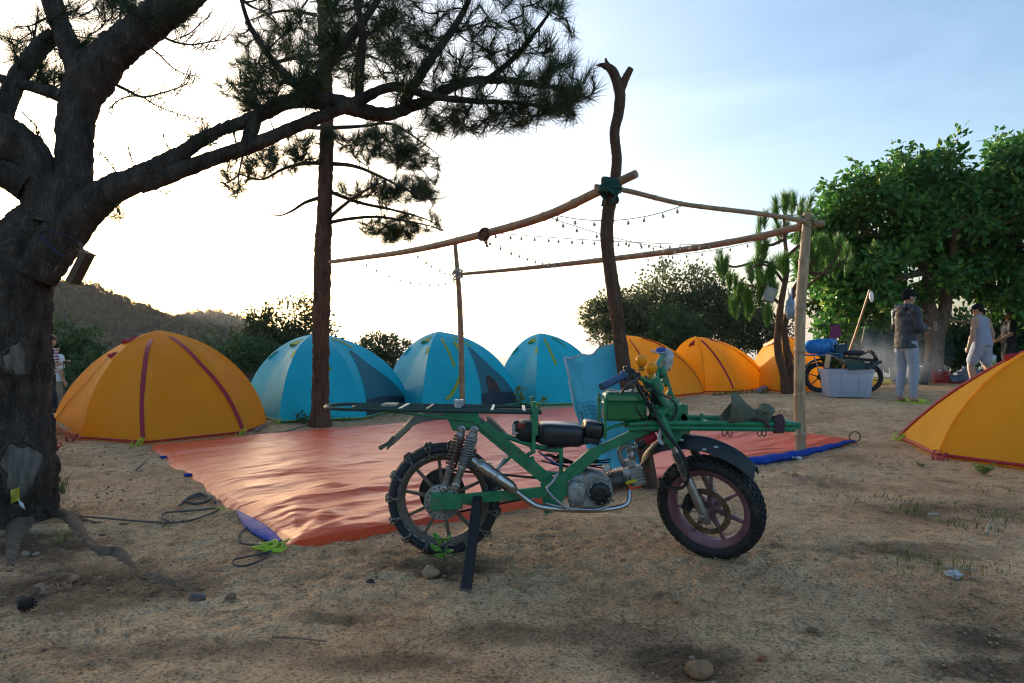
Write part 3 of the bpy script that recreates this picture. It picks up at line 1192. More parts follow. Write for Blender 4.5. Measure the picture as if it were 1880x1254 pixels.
# ------------------------------------------------------------------ the straight pine between the tents and the tarpaulin
def straight_pine():
    base = Vector((W(588, 0, 9.0).x, 9.0, gz(W(588, 0, 9.0).x, 9.0)))
    t = thing('pine_tree', base, 'tall straight pine with reddish bark behind the tarpaulin', 'tree')
    d = 9.0
    bark_tube('trunk', [P4(588, 800, d, 27), P4(588, 770, d, 20), P4(588, 740, d, 16.5), P4(589, 650, d, 15), P4(592, 500, d, 15.5), P4(596, 380, d, 14), P4(600, 240, d, 12.5), P4(597, 120, d, 11), P4(592, 0, d, 9.5), P4(590, -150, d, 7.5), P4(592, -320, d, 5), P4(594, -450, d, 2)], M_BARK2, t, 34, 26, .014, 15, .05, 4)
    arms = [
        [(600, 300), (650, 305), (700, 325), (750, 350), (800, 365), (822, 360)],
        [(600, 350), (660, 372), (720, 385), (775, 400), (815, 418)],
        [(600, 300), (560, 300), (520, 310), (480, 330), (440, 320), (405, 312)],
        [(598, 410), (640, 402), (690, 398), (740, 405), (790, 415), (825, 428)],
        [(604, 235), (660, 232), (720, 228), (775, 262), (812, 290)],
        [(598, 405), (640, 370), (680, 345), (715, 330)],
        [(590, 362), (560, 372), (535, 388), (510, 396), (490, 388)],
        [(600, 235), (540, 235), (490, 250), (450, 282), (415, 300)],
        [(598, 120), (660, 100), (720, 120)], [(596, 100), (530, 110), (460, 130)],
        [(596, 30), (680, 10), (750, 30)], [(594, 30), (520, 20), (450, 40)],
        [(592, -80), (680, -110), (760, -90)], [(592, -90), (500, -120), (430, -100)],
        [(592, -200), (660, -240), (720, -230)], [(592, -210), (530, -240), (480, -230)],
    ]
    rg = random.Random(12)
    nodes, bare = [], []
    for k, a in enumerate(arms):
        dz = [0] + [rg.uniform(-.25, .25) + (.0 if k != 0 else -.2) for _ in a[1:]]
        off = np.cumsum(dz)
        c = [P4(x, y, d + off[i], max(.7, 4.2 * (1 - i / (len(a) - .4)))) for i, (x, y) in enumerate(a)]
        bark_tube('branch', c, M_BARK, t, 8, 6, .002, 20, .08, k)
        pts = [tuple(p[:3]) for p in spline(c, 6)]
        (bare if k == 6 else nodes).extend(pts[int(len(pts) * .25):])
    tips = []
    rr = np.random.default_rng(6)

    def blob(px, py, rx, ry, n, dr=.5):
        for p in ell_pts((0, 0, 0), (1, 1, 1), n, .2, rr):
            tips.append(np.array(W(px + p[0] * rx, py + p[2] * ry, d + p[1] * dr)))
    blob(690, 260, 105, 38, 120, .8)
    blob(760, 290, 55, 26, 44, .5)
    blob(755, 348, 72, 30, 66, .5)
    blob(690, 345, 75, 30, 44, .5)
    blob(745, 415, 90, 30, 60, .5)
    blob(690, 425, 55, 22, 20, .4)
    blob(500, 295, 95, 32, 64, .5)
    blob(450, 320, 50, 22, 16, .4)
    blob(525, 265, 65, 30, 30, .5)
    blob(455, 160, 60, 55, 50, .7)
    blob(600, 90, 190, 80, 220, 1.0)
    blob(600, -90, 200, 70, 90, 1.1)
    blob(600, -260, 150, 80, 60, 1.0)
    blob(597, -420, 60, 60, 20, .5)
    tw = Twigs(nodes)
    tw.grow(tips, .012, .0032, .12, 5, 4, random.Random(4))
    tag(tw.mb.build('twigs', M_TWIG, t), kind='stuff')
    t5 = Twigs(bare)
    t5.grow([np.array(W(x, y, d)) for x, y in ((492, 384), (500, 398), (515, 384))], .006, .002, .1)
    tag(t5.mb.build('bare_twigs', M_TWIG, t), kind='stuff')
    V, tri = needles(tw.tips, 56, .20, .0036, 1.0, .12, .4, rr)
    tag(arr_obj('needles', V, tri, M_NEED, t), kind='stuff')


straight_pine()


# ------------------------------------------------------------------ young pine with two stems, right
def young_pine():
    d = 12.3
    b = G(1440, 708)
    b = Vector((W(1440, 0, d).x, d, gz(W(1440, 0, d).x, d)))
    t = thing('pine_tree', b, 'young twin-stemmed pine with bright green brushes beside the orange tents', 'tree')
    bark_tube('trunk', [P4(1443, 725, d, 10), P4(1440, 690, d, 8), P4(1428, 640, d, 7), P4(1430, 590, d, 6.5), P4(1436, 545, d, 5.5), P4(1445, 490, d, 4.5), P4(1440, 430, d, 3.2), P4(1440, 390, d, 2)], M_BARK2, t, 14, 10, .008, 16, .08, 2)
    bark_tube('trunk', [P4(1447, 725, d + .1, 9), P4(1452, 690, d + .1, 7), P4(1444, 640, d + .1, 7), P4(1440, 600, d + .1, 6), P4(1450, 565, d + .1, 6), P4(1458, 530, d + .1, 4.5), P4(1480, 500, d + .1, 3), P4(1500, 470, d + .1, 2)], M_BARK2, t, 14, 10, .008, 16, .08, 3)
    arms = [[(1434, 560), (1410, 540), (1380, 525), (1350, 520)], [(1440, 520), (1420, 495), (1395, 485), (1370, 500)], [(1440, 500), (1400, 480), (1345, 490), (1320, 470)],
            [(1445, 470), (1470, 450), (1490, 450)], [(1440, 440), (1410, 450), (1388, 430)], [(1455, 545), (1490, 520), (1530, 480), (1545, 450)], [(1480, 500), (1520, 500), (1560, 470)]]
    nodes = [tuple(np.array(W(1440, y, d))) for y in range(380, 560, 12)]
    for k, a in enumerate(arms):
        c = [P4(x, y, d + .12 * i * (-1) ** k, 3.2 - .6 * i) for i, (x, y) in enumerate(a)]
        bark_tube('branch', c, M_BARK2, t, 8, 6, .002, 20, .08, k)
        nodes += [tuple(p[:3]) for p in spline(c, 6)]
    spots = [(1422, 372, 1), (1440, 350, 1.2), (1457, 348, 1.1), (1473, 358, 1), (1470, 375, 1), (1395, 392, .7), (1392, 428, .8), (1405, 440, .9), (1393, 450, .8), (1318, 470, 1.1), (1330, 480, 1.0), (1378, 475, .9), (1388, 470, .8), (1350, 500, .9),
             (1360, 512, 1), (1372, 525, 1.1), (1352, 530, .9), (1405, 500, 1), (1400, 520, .9), (1420, 480, 1), (1440, 470, 1), (1430, 465, 1), (1462, 470, 1), (1480, 450, 1), (1410, 490, .8), (1420, 510, .8), (1345, 545, .7), (1378, 550, .7),
             (1410, 560, .6), (1540, 430, 1), (1530, 450, 1), (1555, 445, 1), (1560, 470, .9), (1520, 470, .9), (1500, 460, 1), (1515, 430, 1), (1470, 410, .8), (1445, 400, .9), (1430, 405, .8), (1390, 500, 1)]
    rr = np.random.default_rng(2)
    tips = [np.array(W(x, y + 14, d + rr.uniform(-.35, .35))) for x, y, s in spots]
    tw = Twigs(nodes)
    tw.grow(tips, .012, .006, .16, 6, 4, random.Random(2))
    tag(tw.mb.build('twigs', M_BARK2, t), kind='stuff')
    up = [(p, np.array([dr[0] * .5, dr[1] * .5, abs(dr[2]) + .5])) for p, dr in tw.tips]
    V, tri = needles(up + [(p + rr.normal(size=3) * .07, q) for p, q in up], 200, .25, .0062, .62, .28, .95, rr)
    tag(arr_obj('needles', V, tri, M_NEED2, t), kind='stuff')


young_pine()


# ------------------------------------------------------------------ broad-leaved tree on the right
def broad_tree():
    d = 16.6
    x0 = W(1712, 0, d).x
    t = thing('broadleaf_tree', (x0, d, gz(x0, d)), 'large dense broad-leaved tree with pale forked trunk behind the walkers', 'tree')
    limbs = [
        [P4(1712, 708, d, 24), P4(1714, 690, d, 17), P4(1716, 640, d, 15), P4(1716, 605, d, 16), P4(1703, 560, d, 13), P4(1704, 510, d, 10), P4(1690, 450, d, 12), P4(1660, 380, d, 8), P4(1640, 320, d, 5)],
        [P4(1720, 615, d, 14), P4(1734, 570, d, 12), P4(1740, 520, d, 10), P4(1760, 450, d + .2, 11), P4(1790, 380, d + .3, 8), P4(1810, 310, d + .4, 5)],
        [P4(1705, 590, d, 8), P4(1680, 572, d - .2, 7), P4(1640, 560, d - .4, 6), P4(1590, 575, d - .6, 4), P4(1540, 590, d - .7, 3)],
        [P4(1690, 470, d, 8), P4(1630, 440, d - .3, 6), P4(1580, 420, d - .5, 4), P4(1540, 400, d - .6, 2.5)],
        [P4(1750, 480, d, 9), P4(1810, 460, d - .2, 7), P4(1880, 450, d - .3, 5), P4(1960, 440, d - .3, 3)],
        [P4(1745, 500, d, 8), P4(1750, 440, d - .9, 6), P4(1770, 400, d - 1.4, 4)],
        [P4(1690, 480, d, 8), P4(1670, 450, d + .9, 6), P4(1680, 400, d + 1.5, 4)],
        [P4(1690, 500, d, 7), P4(1650, 510, d - .8, 5), P4(1600, 510, d - 1.2, 3)],
    ]
    nodes = []
    for k, c in enumerate(limbs):
        bark_tube('trunk' if k == 0 else 'limb', c, M_BARK3, t, 26 if k < 2 else 12, 12, .012 if k < 2 else .004, 9, .07, k)
        pts = [tuple(p[:3]) for p in spline(c, 6)]
        nodes += pts[int(len(pts) * (.55 if k < 2 else .3)):]
    rr = np.random.default_rng(21)
    tips = []
    def inside(x, y):
        top = np.interp(x, [1490, 1530, 1570, 1640, 1700, 1760, 1830, 1900, 2000, 2080], [400, 350, 325, 285, 272, 258, 255, 262, 290, 380])
        bot = np.interp(x, [1490, 1520, 1560, 1620, 1680, 1740, 1800, 1880, 2000, 2080], [560, 615, 625, 610, 560, 545, 560, 600, 600, 520])
        return top < y < bot
    k = 0
    while k < 270:
        x, y = rr.uniform(1495, 2070), rr.uniform(255, 625)
        if not inside(x, y) or not inside(x, y - 14) or not inside(x, y + 12): continue
        if rr.random() < .35 * sstep(500, 600, np.array(y)) and 1640 < x < 1780: continue
        k += 1
        dd = rr.uniform(-1.3, 1.1)
        rad = rr.uniform(16, 36)
        for p in ell_pts((0, 0, 0), (1, 1, 1), int(5 + rad * .30), .3, rr):
            tips.append(np.array(W(x + p[0] * rad * 1.25, y + p[2] * rad * .62, d + dd * 1.2 + p[1] * .42)))
    for (x, y) in ((1652, 272), (1648, 280), (1571, 300), (1574, 312), (1560, 318), (1520, 345), (1760, 250), (1835, 248), (1510, 372)):
        tips.append(np.array(W(x, y, d + rr.uniform(-.4, .2))))
    tw = Twigs(nodes)
    tw.grow(tips, .02, .005, .05, 4, 3, random.Random(9))
    tag(tw.mb.build('twigs', M_BARK3, t), kind='stuff')
    pos, dirs = [], []
    for p, dr in tw.tips:
        k = rr.integers(12, 30)
        o = rr.normal(size=(k, 3))
        o /= np.linalg.norm(o, axis=1, keepdims=True)
        o *= rr.uniform(.03, .29, (k, 1))
        pos.append(p + o)
        dirs.append(o / .15 + dr * .6 - np.array([0, 0, .15]))
    V, tri = leaves(np.concatenate(pos), np.concatenate(dirs), 0.17, .56, rr, .25, .4, 1.2)
    tag(arr_obj('crown', V, tri, M_LEAF, t), kind='stuff')


broad_tree()


# ------------------------------------------------------------------ background trees and shrubs
def bg_tree(name, label, px, py_top, wpx, d, seed, m=M_LEAFB, lobes=7, leaf=.11, n=3600, group='trees beyond the camp', low=None, cat='tree'):
    rr = np.random.default_rng(seed)
    x = W(px, 0, d).x
    top = W(px, py_top, d).z
    hw = wpx * d / F / 2
    g = gz(x, d)
    hh = top - g
    t = thing(name, (x, d, g), label, cat, group)
    trunk = [(x, d, g - .2, .05 * hw + .04), (x + .05, d, g + hh * .4, .04 * hw + .03), (x - .05 * hw, d, g + hh * .75, .02 * hw + .015)]
    bark_tube('trunk', trunk, M_BARK3, t, 10, 6, .01, 8, .1, seed)
    lo = g + hh * (.1 if low is None else low)
    cz, rz = (top + lo) / 2, (top - lo) / 2
    P, D = [], []
    nodes = [tuple(p[:3]) for p in spline(trunk, 5)[3:]]
    cs = []
    for k in range(lobes):
        a = 2 * math.pi * k / lobes + rr.uniform(-.4, .4)
        q = rr.uniform(.35, .62)
        c = np.array([x + math.cos(a) * hw * q, d + math.sin(a) * hw * q, cz + rr.uniform(-.35, .45) * rz])
        cs.append((c, np.array([hw * rr.uniform(.36, .5), hw * rr.uniform(.36, .5), min(rz, hw) * rr.uniform(.32, .55)])))
    cs.append((np.array([x, d, top - rz * .42]), np.array([hw * .5, hw * .5, rz * .42])))
    for c, r in cs:
        k = n // len(cs)
        # clumps on the lobe, leaves on the clump
        nc = max(6, k // 26)
        cl = ell_pts(c, r, nc, .6, rr)
        w_ = np.repeat(cl, 26, 0)
        o = rr.normal(size=w_.shape) * (.16 * r.mean())
        P.append(w_ + o)
        D.append((w_ + o - c) / r + np.array([0, 0, .3]))
    V, tri = leaves(np.concatenate(P), np.concatenate(D), leaf, .55, rr)
    tag(arr_obj('crown', V, tri, m, t), kind='stuff')
    mb = MB()
    for c, r in cs:
        q = np.array(nodes[rr.integers(0, len(nodes))])
        mb.tube(spline([q, (q + c) / 2 + rr.normal(size=3) * .08 * hw, c], 4), [.02 * hw + .012, .016 * hw + .01] + [.012 * hw + .006] * 7, 5, cap=False)
    tag(mb.build('branches', M_BARK3, t), kind='stuff')
    return t


bg_tree('bush', 'round dark bush below the far hill beside the leaning pine trunk', 118, 586, 150, 21, 31, M_BUSH, 7, .13, 4200, low=.05, cat='bush')
bg_tree('bush', 'shadowed bush low behind the left orange tent and the bystanders', 170, 640, 110, 19, 32, M_BUSH, 6, .12, 2400, low=.05, cat='bush')
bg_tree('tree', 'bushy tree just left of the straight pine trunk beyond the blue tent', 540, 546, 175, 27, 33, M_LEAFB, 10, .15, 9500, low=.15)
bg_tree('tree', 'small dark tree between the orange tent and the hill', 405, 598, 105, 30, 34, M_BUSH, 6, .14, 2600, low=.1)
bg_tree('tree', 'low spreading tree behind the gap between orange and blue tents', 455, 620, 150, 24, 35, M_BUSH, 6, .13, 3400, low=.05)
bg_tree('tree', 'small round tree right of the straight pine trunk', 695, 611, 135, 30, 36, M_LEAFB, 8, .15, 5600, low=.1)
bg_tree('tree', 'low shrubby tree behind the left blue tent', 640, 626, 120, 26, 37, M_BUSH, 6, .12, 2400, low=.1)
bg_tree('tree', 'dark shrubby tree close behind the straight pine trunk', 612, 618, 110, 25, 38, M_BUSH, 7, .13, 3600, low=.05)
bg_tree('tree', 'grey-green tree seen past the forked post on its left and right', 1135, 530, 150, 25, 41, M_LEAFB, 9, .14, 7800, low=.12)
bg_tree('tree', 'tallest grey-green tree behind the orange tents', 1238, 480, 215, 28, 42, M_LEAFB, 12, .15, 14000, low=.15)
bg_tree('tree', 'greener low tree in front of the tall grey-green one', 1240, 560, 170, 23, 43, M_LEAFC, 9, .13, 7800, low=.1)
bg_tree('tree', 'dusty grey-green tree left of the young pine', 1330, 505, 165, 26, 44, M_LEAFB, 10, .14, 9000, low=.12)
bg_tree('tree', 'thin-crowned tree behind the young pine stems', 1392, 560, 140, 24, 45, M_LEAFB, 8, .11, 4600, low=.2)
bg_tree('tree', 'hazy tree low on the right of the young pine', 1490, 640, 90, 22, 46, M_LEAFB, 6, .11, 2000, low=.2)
bg_tree('bush', 'dark green bush behind the man in the hooded jacket', 1640, 585, 190, 21, 47, M_BUSH, 10, .15, 7000, low=.02, cat='bush')
bg_tree('bush', 'dark green bush behind the forked trunk and red basket', 1775, 575, 210, 20.6, 48, M_BUSH, 10, .15, 8000, low=.02, cat='bush')
bg_tree('bush', 'dark bush behind the man in the black shirt at the right edge', 1890, 555, 200, 20.8, 49, M_BUSH, 10, .15, 7000, low=.02, cat='bush')
bg_tree('bush', 'low bush behind the campfire smoke', 1565, 640, 150, 21, 50, M_BUSH, 8, .14, 4000, low=.02, cat='bush')


# ------------------------------------------------------------------ tents
M_ORANGE = mat('orange_tent_fabric', (1.0, .52, .045), (.96, .46, .032), rough=.6, spec=.2, nscale=2.2, transl=.62, bump=.25, bscale=22, rvar=.06)
M_YELLOW = mat('yellow_tent_fabric', (1.0, .60, .06), (.97, .53, .04), rough=.6, spec=.2, nscale=2.2, transl=.62, bump=.25, bscale=22, rvar=.06)
M_BLUE = mat('blue_tent_fabric', (.03, .68, .82), (.02, .60, .76), rough=.62, spec=.25, nscale=2.2, transl=.40, bump=.25, bscale=22, rvar=.06)
M_REDTAPE = mat('red_webbing', (.42, .015, .03), (.30, .01, .02), rough=.6, nscale=30)
M_LIME = mat('lime_webbing', (.42, .46, .03), (.30, .34, .02), rough=.6, nscale=30)
M_DARKMESH = mat('dark_teal_mesh', (.03, .17, .21), (.02, .12, .15), rough=.85, nscale=40)
M_FLOORTAPE = mat('dark_groundsheet', (.03, .035, .05), rough=.6)
M_LIMECORD = mat('lime_cord', (.50, .66, .05), rough=.6)
M_REDCORD = mat('red_cord', (.45, .03, .06), rough=.6)


class Tent:
    def __init__(s, label, base, apex, fabric, tape, group=None, name='dome_tent', bulge=.72, vb=.45, seed=0):
        """base: list of (Vector on the ground, kind) in order round the tent; 'p' = pole foot, 'v' = staked-out vestibule point"""
        s.b = [Vector(p) for p, k in base]
        s.k = [k for p, k in base]
        s.n = len(base)
        s.a = Vector(apex)
        s.fab, s.tape = fabric, tape
        c = sum(s.b, Vector((0, 0, 0))) / s.n
        s.c = c
        s.root = thing(name, (c.x, c.y, min(p.z for p in s.b)), label, 'tent', group)
        s.bul = [bulge if k == 'p' else vb for k in s.k]
        s.seed = seed

    def arc(s, k, t):
        k %= s.n
        B, A, b = s.b[k], s.a, s.bul[k]
        a = t * math.pi / 2
        fr = b * (1 - math.cos(a)) + (1 - b) * t
        fz = b * math.sin(a) + (1 - b) * t
        p = B.lerp(A, fr)
        p.z = B.z + .035 + (A.z - B.z - .035) * fz
        return p

    def pt(s, k, u, t, off=0.0):
        p0, p1 = s.arc(k, t), s.arc(k + 1, t)
        p = p0.lerp(p1, u)
        L = (p1 - p0).length
        out = Vector((p.x - s.c.x, p.y - s.c.y, .35 * (p.z + .3)))
        out.normalize()
        sag = -.05 * math.sin(math.pi * u) * L * math.sin(math.pi * min(1, t * 1.3 + .05))
        q = np.array([[p.x * 3 + s.seed, p.y * 3, p.z * .9], [p.x * 9, p.y * 9 + s.seed, p.z * 2.2]])
        nz = vnoise(q, s.seed)
        wr = (.026 * nz[0] + .012 * nz[1]) * math.sin(math.pi * u) ** .5 * (1 - .6 * t)
        # tension folds running to the pole feet
        wr += .013 * abs(math.sin(u * 13 + s.seed + 4 * t + 1.5 * nz[0])) * math.exp(-t * 3.2) * math.sin(math.pi * u)
        return p + out * (sag + wr + off)

    def panels(s, mats=None, nu=12, nt=20):
        s.po = []
        for k in range(s.n):
            mb = MB()
            mb.grid(lambda u, v, k=k: s.pt(k, u, v), nu, nt)
            m = s.fab if mats is None or mats.get(k) is None else mats[k]
            s.po.append(mb.build('fabric_panel', m, s.root, sharp=60))
        return s

    def hem(s, m=None, r=.012):
        for k in range(s.n):
            mb = MB()
            mb.tube([s.pt(k, i / 10, 0, .004) for i in range(11)], r, 6)
            mb.build('hem', m or s.tape, s.root)

    def seam(s, k, m, w=.012):
        mb = MB()
        mb.tube([s.arc(k, i / 18) for i in range(19)], w, 6)
        mb.build('pole_seam', m, s.root)

    def strip(s, k, path, w, m=None, name='zip_tape', off=.010, parent=None):
        """ribbon over panel k through (u, t) points"""
        P = spline(path, 8)
        pts = [s.pt(k, p[0], p[1], off) for p in P]
        mb = MB()
        vs = []
        for i, p in enumerate(pts):
            t = (pts[min(i + 1, len(pts) - 1)] - pts[max(i - 1, 0)]).normalized()
            out = Vector((p.x - s.c.x, p.y - s.c.y, .2)).normalized()
            sd = t.cross(out).normalized()
            vs.append((p - sd * w / 2, p + sd * w / 2))
        def fn(u, v):
            i = min(int(round(u * (len(vs) - 1))), len(vs) - 1)
            a, b = vs[i]
            return a.lerp(b, v)
        mb.grid(fn, len(vs) - 1, 1, .004)
        return mb.build(name, m or s.tape, s.root)

    def patch(s, k, poly_lo, poly_hi, m, name, off=.008):
        """surface patch between two (u, t) curves"""
        mb = MB()
        lo, hi = spline(poly_lo, 6), spline(poly_hi, 6)
        n = min(len(lo), len(hi)) - 1
        def fn(a, v):
            i = a * n
            p = lo[int(round(i))] * (1 - v) + hi[int(round(i))] * v
            return s.pt(k, p[0], p[1], off)
        mb.grid(fn, n, 8)
        return mb.build(name, m, s.root)

    def vent(s, k, u, t, w, h, m):
        """small hooded vent: three-cornered flap held open"""
        p = s.pt(k, u, t, .0)
        a = s.pt(k, u - w / 2, t - h, .006)
        b = s.pt(k, u + w / 2, t - h * .72, .006)
        c = s.pt(k, u + w * .45, t + h * .35, .006)
        o = s.pt(k, u, t - h * .9, .075)
        mb = MB()
        mb.add([a, b, c, o], [(0, 3, 2), (3, 1, 2), (0, 1, 3)])
        mb.build('vent_flap', m, s.root, smooth=False)

    def knot(s, p, m=None, seed=1):
        """peg loop: a few turns of cord running down to the ground"""
        rg = random.Random(seed)
        mb = MB()
        p = Vector(p)
        for q in range(3):
            pts = []
            a0 = rg.uniform(0, 6.28)
            for i in range(9):
                a = a0 + i * .9
                pts.append(p + Vector((.045 * math.cos(a) * (1 + .5 * i / 8), -.02 - .012 * i + .02 * math.sin(a), .045 * math.sin(a * 1.3) - .003 * i + .02)))
            mb.tube(pts, .006, 5)
        mb.build('peg_loop', m or M_LIMECORD, s.root)


def tent_back(L, R, Fp):
    q = L + R - Fp
    q.z = gz(q.x, q.y)
    return q


def gpt(x, y):
    return Vector((x, y, gz(x, y)))


# big orange tent on the left
T = Tent('big orange dome tent with two red door zips nearest the leaning pine',
         [(G(95, 783), 'v'), (G(150, 809), 'p'), (G(272, 817), 'v'), (G(448, 798), 'v'), (G(490, 782), 'p'), (gpt(-4.3, 10.9), 'v'), (gpt(-6.2, 10.5), 'p')],
         W(292, 607, 9.1), M_ORANGE, M_REDTAPE, bulge=.82, vb=.66, seed=3)
T.panels()
T.hem()
T.strip(1, [(.93, .02), (.86, .3), (.80, .56), (.72, .80)], .055)
T.strip(2, [(.985, .02), (.93, .3), (.82, .56), (.70, .84)], .055)
T.vent(0, .70, .80, .30, .10, M_REDTAPE)
T.vent(0, .80, .60, .16, .05, M_REDTAPE)
T.strip(0, [(.12, .05), (.35, .35), (.55, .62)], .02, M_FLOORTAPE)
T.knot(T.b[2] + Vector((-.05, -.03, .03)), seed=3)
T.knot(T.b[3] + Vector((.02, -.03, .03)), seed=4)
T.knot(T.b[1] + Vector((-.04, -.03, .03)), M_REDCORD, seed=5)
mb = MB()
mb.grid(lambda u, v: T.pt(0, .08 + .75 * u, 0, .02).lerp(T.pt(0, .08 + .75 * u, 0, .16), v) + Vector((0, 0, .10 * v * math.sin(3 * u) + .06)), 8, 4, .004)
mb.build('inner_sheet', mat('pale_inner_fabric', (.45, .36, .24), rough=.7, transl=.2), T.root)

# corner of another orange tent at the far left
T = Tent('corner of an orange tent showing just right of the leaning pine trunk',
         [(G(105, 826), 'p'), (gpt(-6.3, 8.3), 'p'), (gpt(-7.9, 7.6), 'p'), (gpt(-6.6, 6.2), 'v')], Vector((-6.5, 7.2, .95)), M_YELLOW, M_REDTAPE, bulge=.7, seed=5)
T.panels()
T.hem()
T.knot(T.b[0] + Vector((.03, -.02, .02)), M_REDCORD, 2)

# three blue tents
def blue(label, L, Fp, V, R, apex, seed, opened):
    l, f, v, r = G(*L), G(*Fp), G(*V), G(*R)
    b = tent_back(l, r, f)
    t = Tent(label, [(l, 'p'), (f, 'p'), (v, 'v'), (r, 'p'), (b, 'p')], apex, M_BLUE, M_LIME, 'blue tents in the middle of the row', bulge=.86, vb=.74, seed=seed)
    t.panels()
    t.hem(r=.008)
    t.vent(0, .62, .78, .34, .12, M_LIME)
    t.strip(0, [(.05, .50), (.10, .60)], .06, name='side_tab')
    t.strip(0, [(.95, .52), (.95, .60)], .06, name='side_tab')
    t.strip(1, [(.42, .76), (.55, .60), (.66, .40)], .045)
    t.strip(2, [(.30, .80), (.42, .74), (.55, .64)], .045)
    if opened:
        t.patch(2, [(.06, .02), (.20, .35), (.35, .62)], [(.97, .02), (.80, .28), (.45, .62)], M_DARKMESH, 'inner_mesh_wall')
        t.patch(2, [(.05, .01), (.50, .01), (.97, .01)], [(.10, .13), (.50, .14), (.90, .10)], M_FLOORTAPE, 'groundsheet', .014)
    if opened == 2:
        t.strip(1, [(.98, .70), (.90, .45), (.55, .16), (.42, .10)], .05, name='rolled_door_edge', off=.03)
        t.patch(2, [(.30, .13), (.45, .145), (.62, .13)], [(.36, .26), (.47, .30), (.62, .24)], mat('dark_bedding', (.03, .02, .02), (.12, .05, .03), rough=.8), 'bedding', .02)
    t.knot(t.b[1] + Vector((0, -.03, .03)), seed=seed)
    return t


blue('blue dome tent partly hidden behind the straight pine trunk', (448, 757), (513, 778), (668, 771), (752, 750), W(578, 613, 11.2), 11, 1)
blue('blue dome tent with its door rolled open behind the thin bamboo post', (706, 744), (775, 762), (880, 756), (952, 743), W(806, 609, 12.2), 12, 2)
blue('blue dome tent with closed door next to the orange tents', (912, 737), (984, 746), (1056, 744), (1108, 736), W(992, 612, 13.4), 13, 0)


# orange tents in the right part of the row
def orange(label, L, Fp, V, R, apex, seed, kind):
    l, f, v, r = G(*L), G(*Fp), G(*V), G(*R)
    b = tent_back(l, r, f)
    t = Tent(label, [(l, 'p'), (f, 'p'), (v, 'v'), (r, 'p'), (b, 'p')], apex, M_YELLOW, M_REDTAPE, 'orange tents right of the forked post', bulge=.86, vb=.74, seed=seed)
    t.panels()
    t.hem(r=.009)
    t.strip(1, [(.45, .80), (.62, .55), (.80, .25), (.92, .03)], .035)
    t.strip(2, [(.62, .84), (.80, .55), (.92, .25), (.985, .02)], .045)
    t.seam(1, M_YELLOW)
    if kind != 1:
        t.vent(0, .6, .78, .32, .14, M_REDTAPE)
    if kind == 2:
        t.strip(0, [(.05, .62), (.40, .66), (.80, .74)], .06, mat('rolled_orange_flap', (.8, .25, .03), rough=.55), 'rolled_flap', .04)
    return t


orange('orange dome tent directly behind the forked post and handlebar', (1076, 733), (1122, 742), (1226, 731), (1292, 724), W(1152, 616, 14.2), 21, 1)
orange('orange dome tent with red vent flap in the middle of the right row', (1218, 722), (1294, 722), (1352, 722), (1410, 714), W(1276, 618, 13.6), 22, 0)
orange('orange dome tent behind the young pine stems with a rolled side flap', (1374, 712), (1432, 722), (1478, 720), (1524, 712), W(1436, 616, 14.2), 23, 2)

# tent in the right foreground
T = Tent('orange tent cut off by the right edge with a red ridge seam',
         [(gpt(5.3, 7.6), 'p'), (G(1652, 807), 'v'), (G(1722, 841), 'p'), (gpt(5.15, 4.85), 'p'), (gpt(6.5, 5.5), 'p')], Vector((5.22, 6.1, 1.27)), M_YELLOW, M_REDTAPE, bulge=.6, vb=.30, seed=31)
T.panels()
T.hem(r=.016)
T.seam(2, M_YELLOW, .014)
mb = MB()
mb.tube([T.arc(1, i / 18) + Vector((0, 0, .006)) for i in range(19)], .02, 6)
mb.build('ridge_seam', M_REDTAPE, T.root)
T.vent(1, .62, .66, .22, .05, M_REDTAPE)
T.knot(T.b[1] + Vector((-.06, -.03, .02)), seed=7)
T.knot(T.b[2] + Vector((-.05, -.03, .02)), M_REDCORD, seed=8)


# ------------------------------------------------------------------ tarpaulin
def tarp_mat():
    m = mat('orange_red_tarpaulin', (.92, .10, .022), (.80, .075, .016), rough=.38, nscale=1.6, spec=.27, coat=.0, bump=.12, bscale=26, stretch=(1, 2.2, 1), rvar=.1, dirt=.2, dcol=(.42, .17, .10))
    # crumpled facets: cones between sharp creases, drawn out along the sheet
    N, L = m.node_tree.nodes, m.node_tree.links
    b = [n for n in N if n.type == 'BUMP'][0]
    tc = [n for n in N if n.type == 'TEX_COORD'][0]
    mp = N.new('ShaderNodeMapping')
    mp.vector_type = 'TEXTURE'
    mp.inputs['Rotation'].default_value = (0, 0, math.radians(36))
    mp.inputs['Scale'].default_value = (2.6, 1, 1)
    L.new(tc.outputs['Object'], mp.inputs['Vector'])
    wn_ = N.new('ShaderNodeTexNoise')
    wn_.inputs['Scale'].default_value = 2.5
    L.new(mp.outputs['Vector'], wn_.inputs['Vector'])
    mv = N.new('ShaderNodeMix')
    mv.data_type = 'VECTOR'
    mv.inputs['Factor'].default_value = .18
    L.new(mp.outputs['Vector'], mv.inputs['A'])
    L.new(wn_.outputs['Color'], mv.inputs['B'])
    last = None
    for sc_, st, di in ((4.5, .55, .05), (11, .45, .022), (26, .3, .009)):
        v = N.new('ShaderNodeTexVoronoi')
        v.inputs['Scale'].default_value = sc_
        L.new(mv.outputs['Result'], v.inputs['Vector'])
        b2 = N.new('ShaderNodeBump')
        b2.inputs['Strength'].default_value = st
        b2.inputs['Distance'].default_value = di
        L.new(v.outputs['Distance'], b2.inputs['Height'])
        if last is not None:
            L.new(last, b2.inputs['Normal'])
        last = b2.outputs['Normal']
    L.new(last, b.inputs['Normal'])
    return m


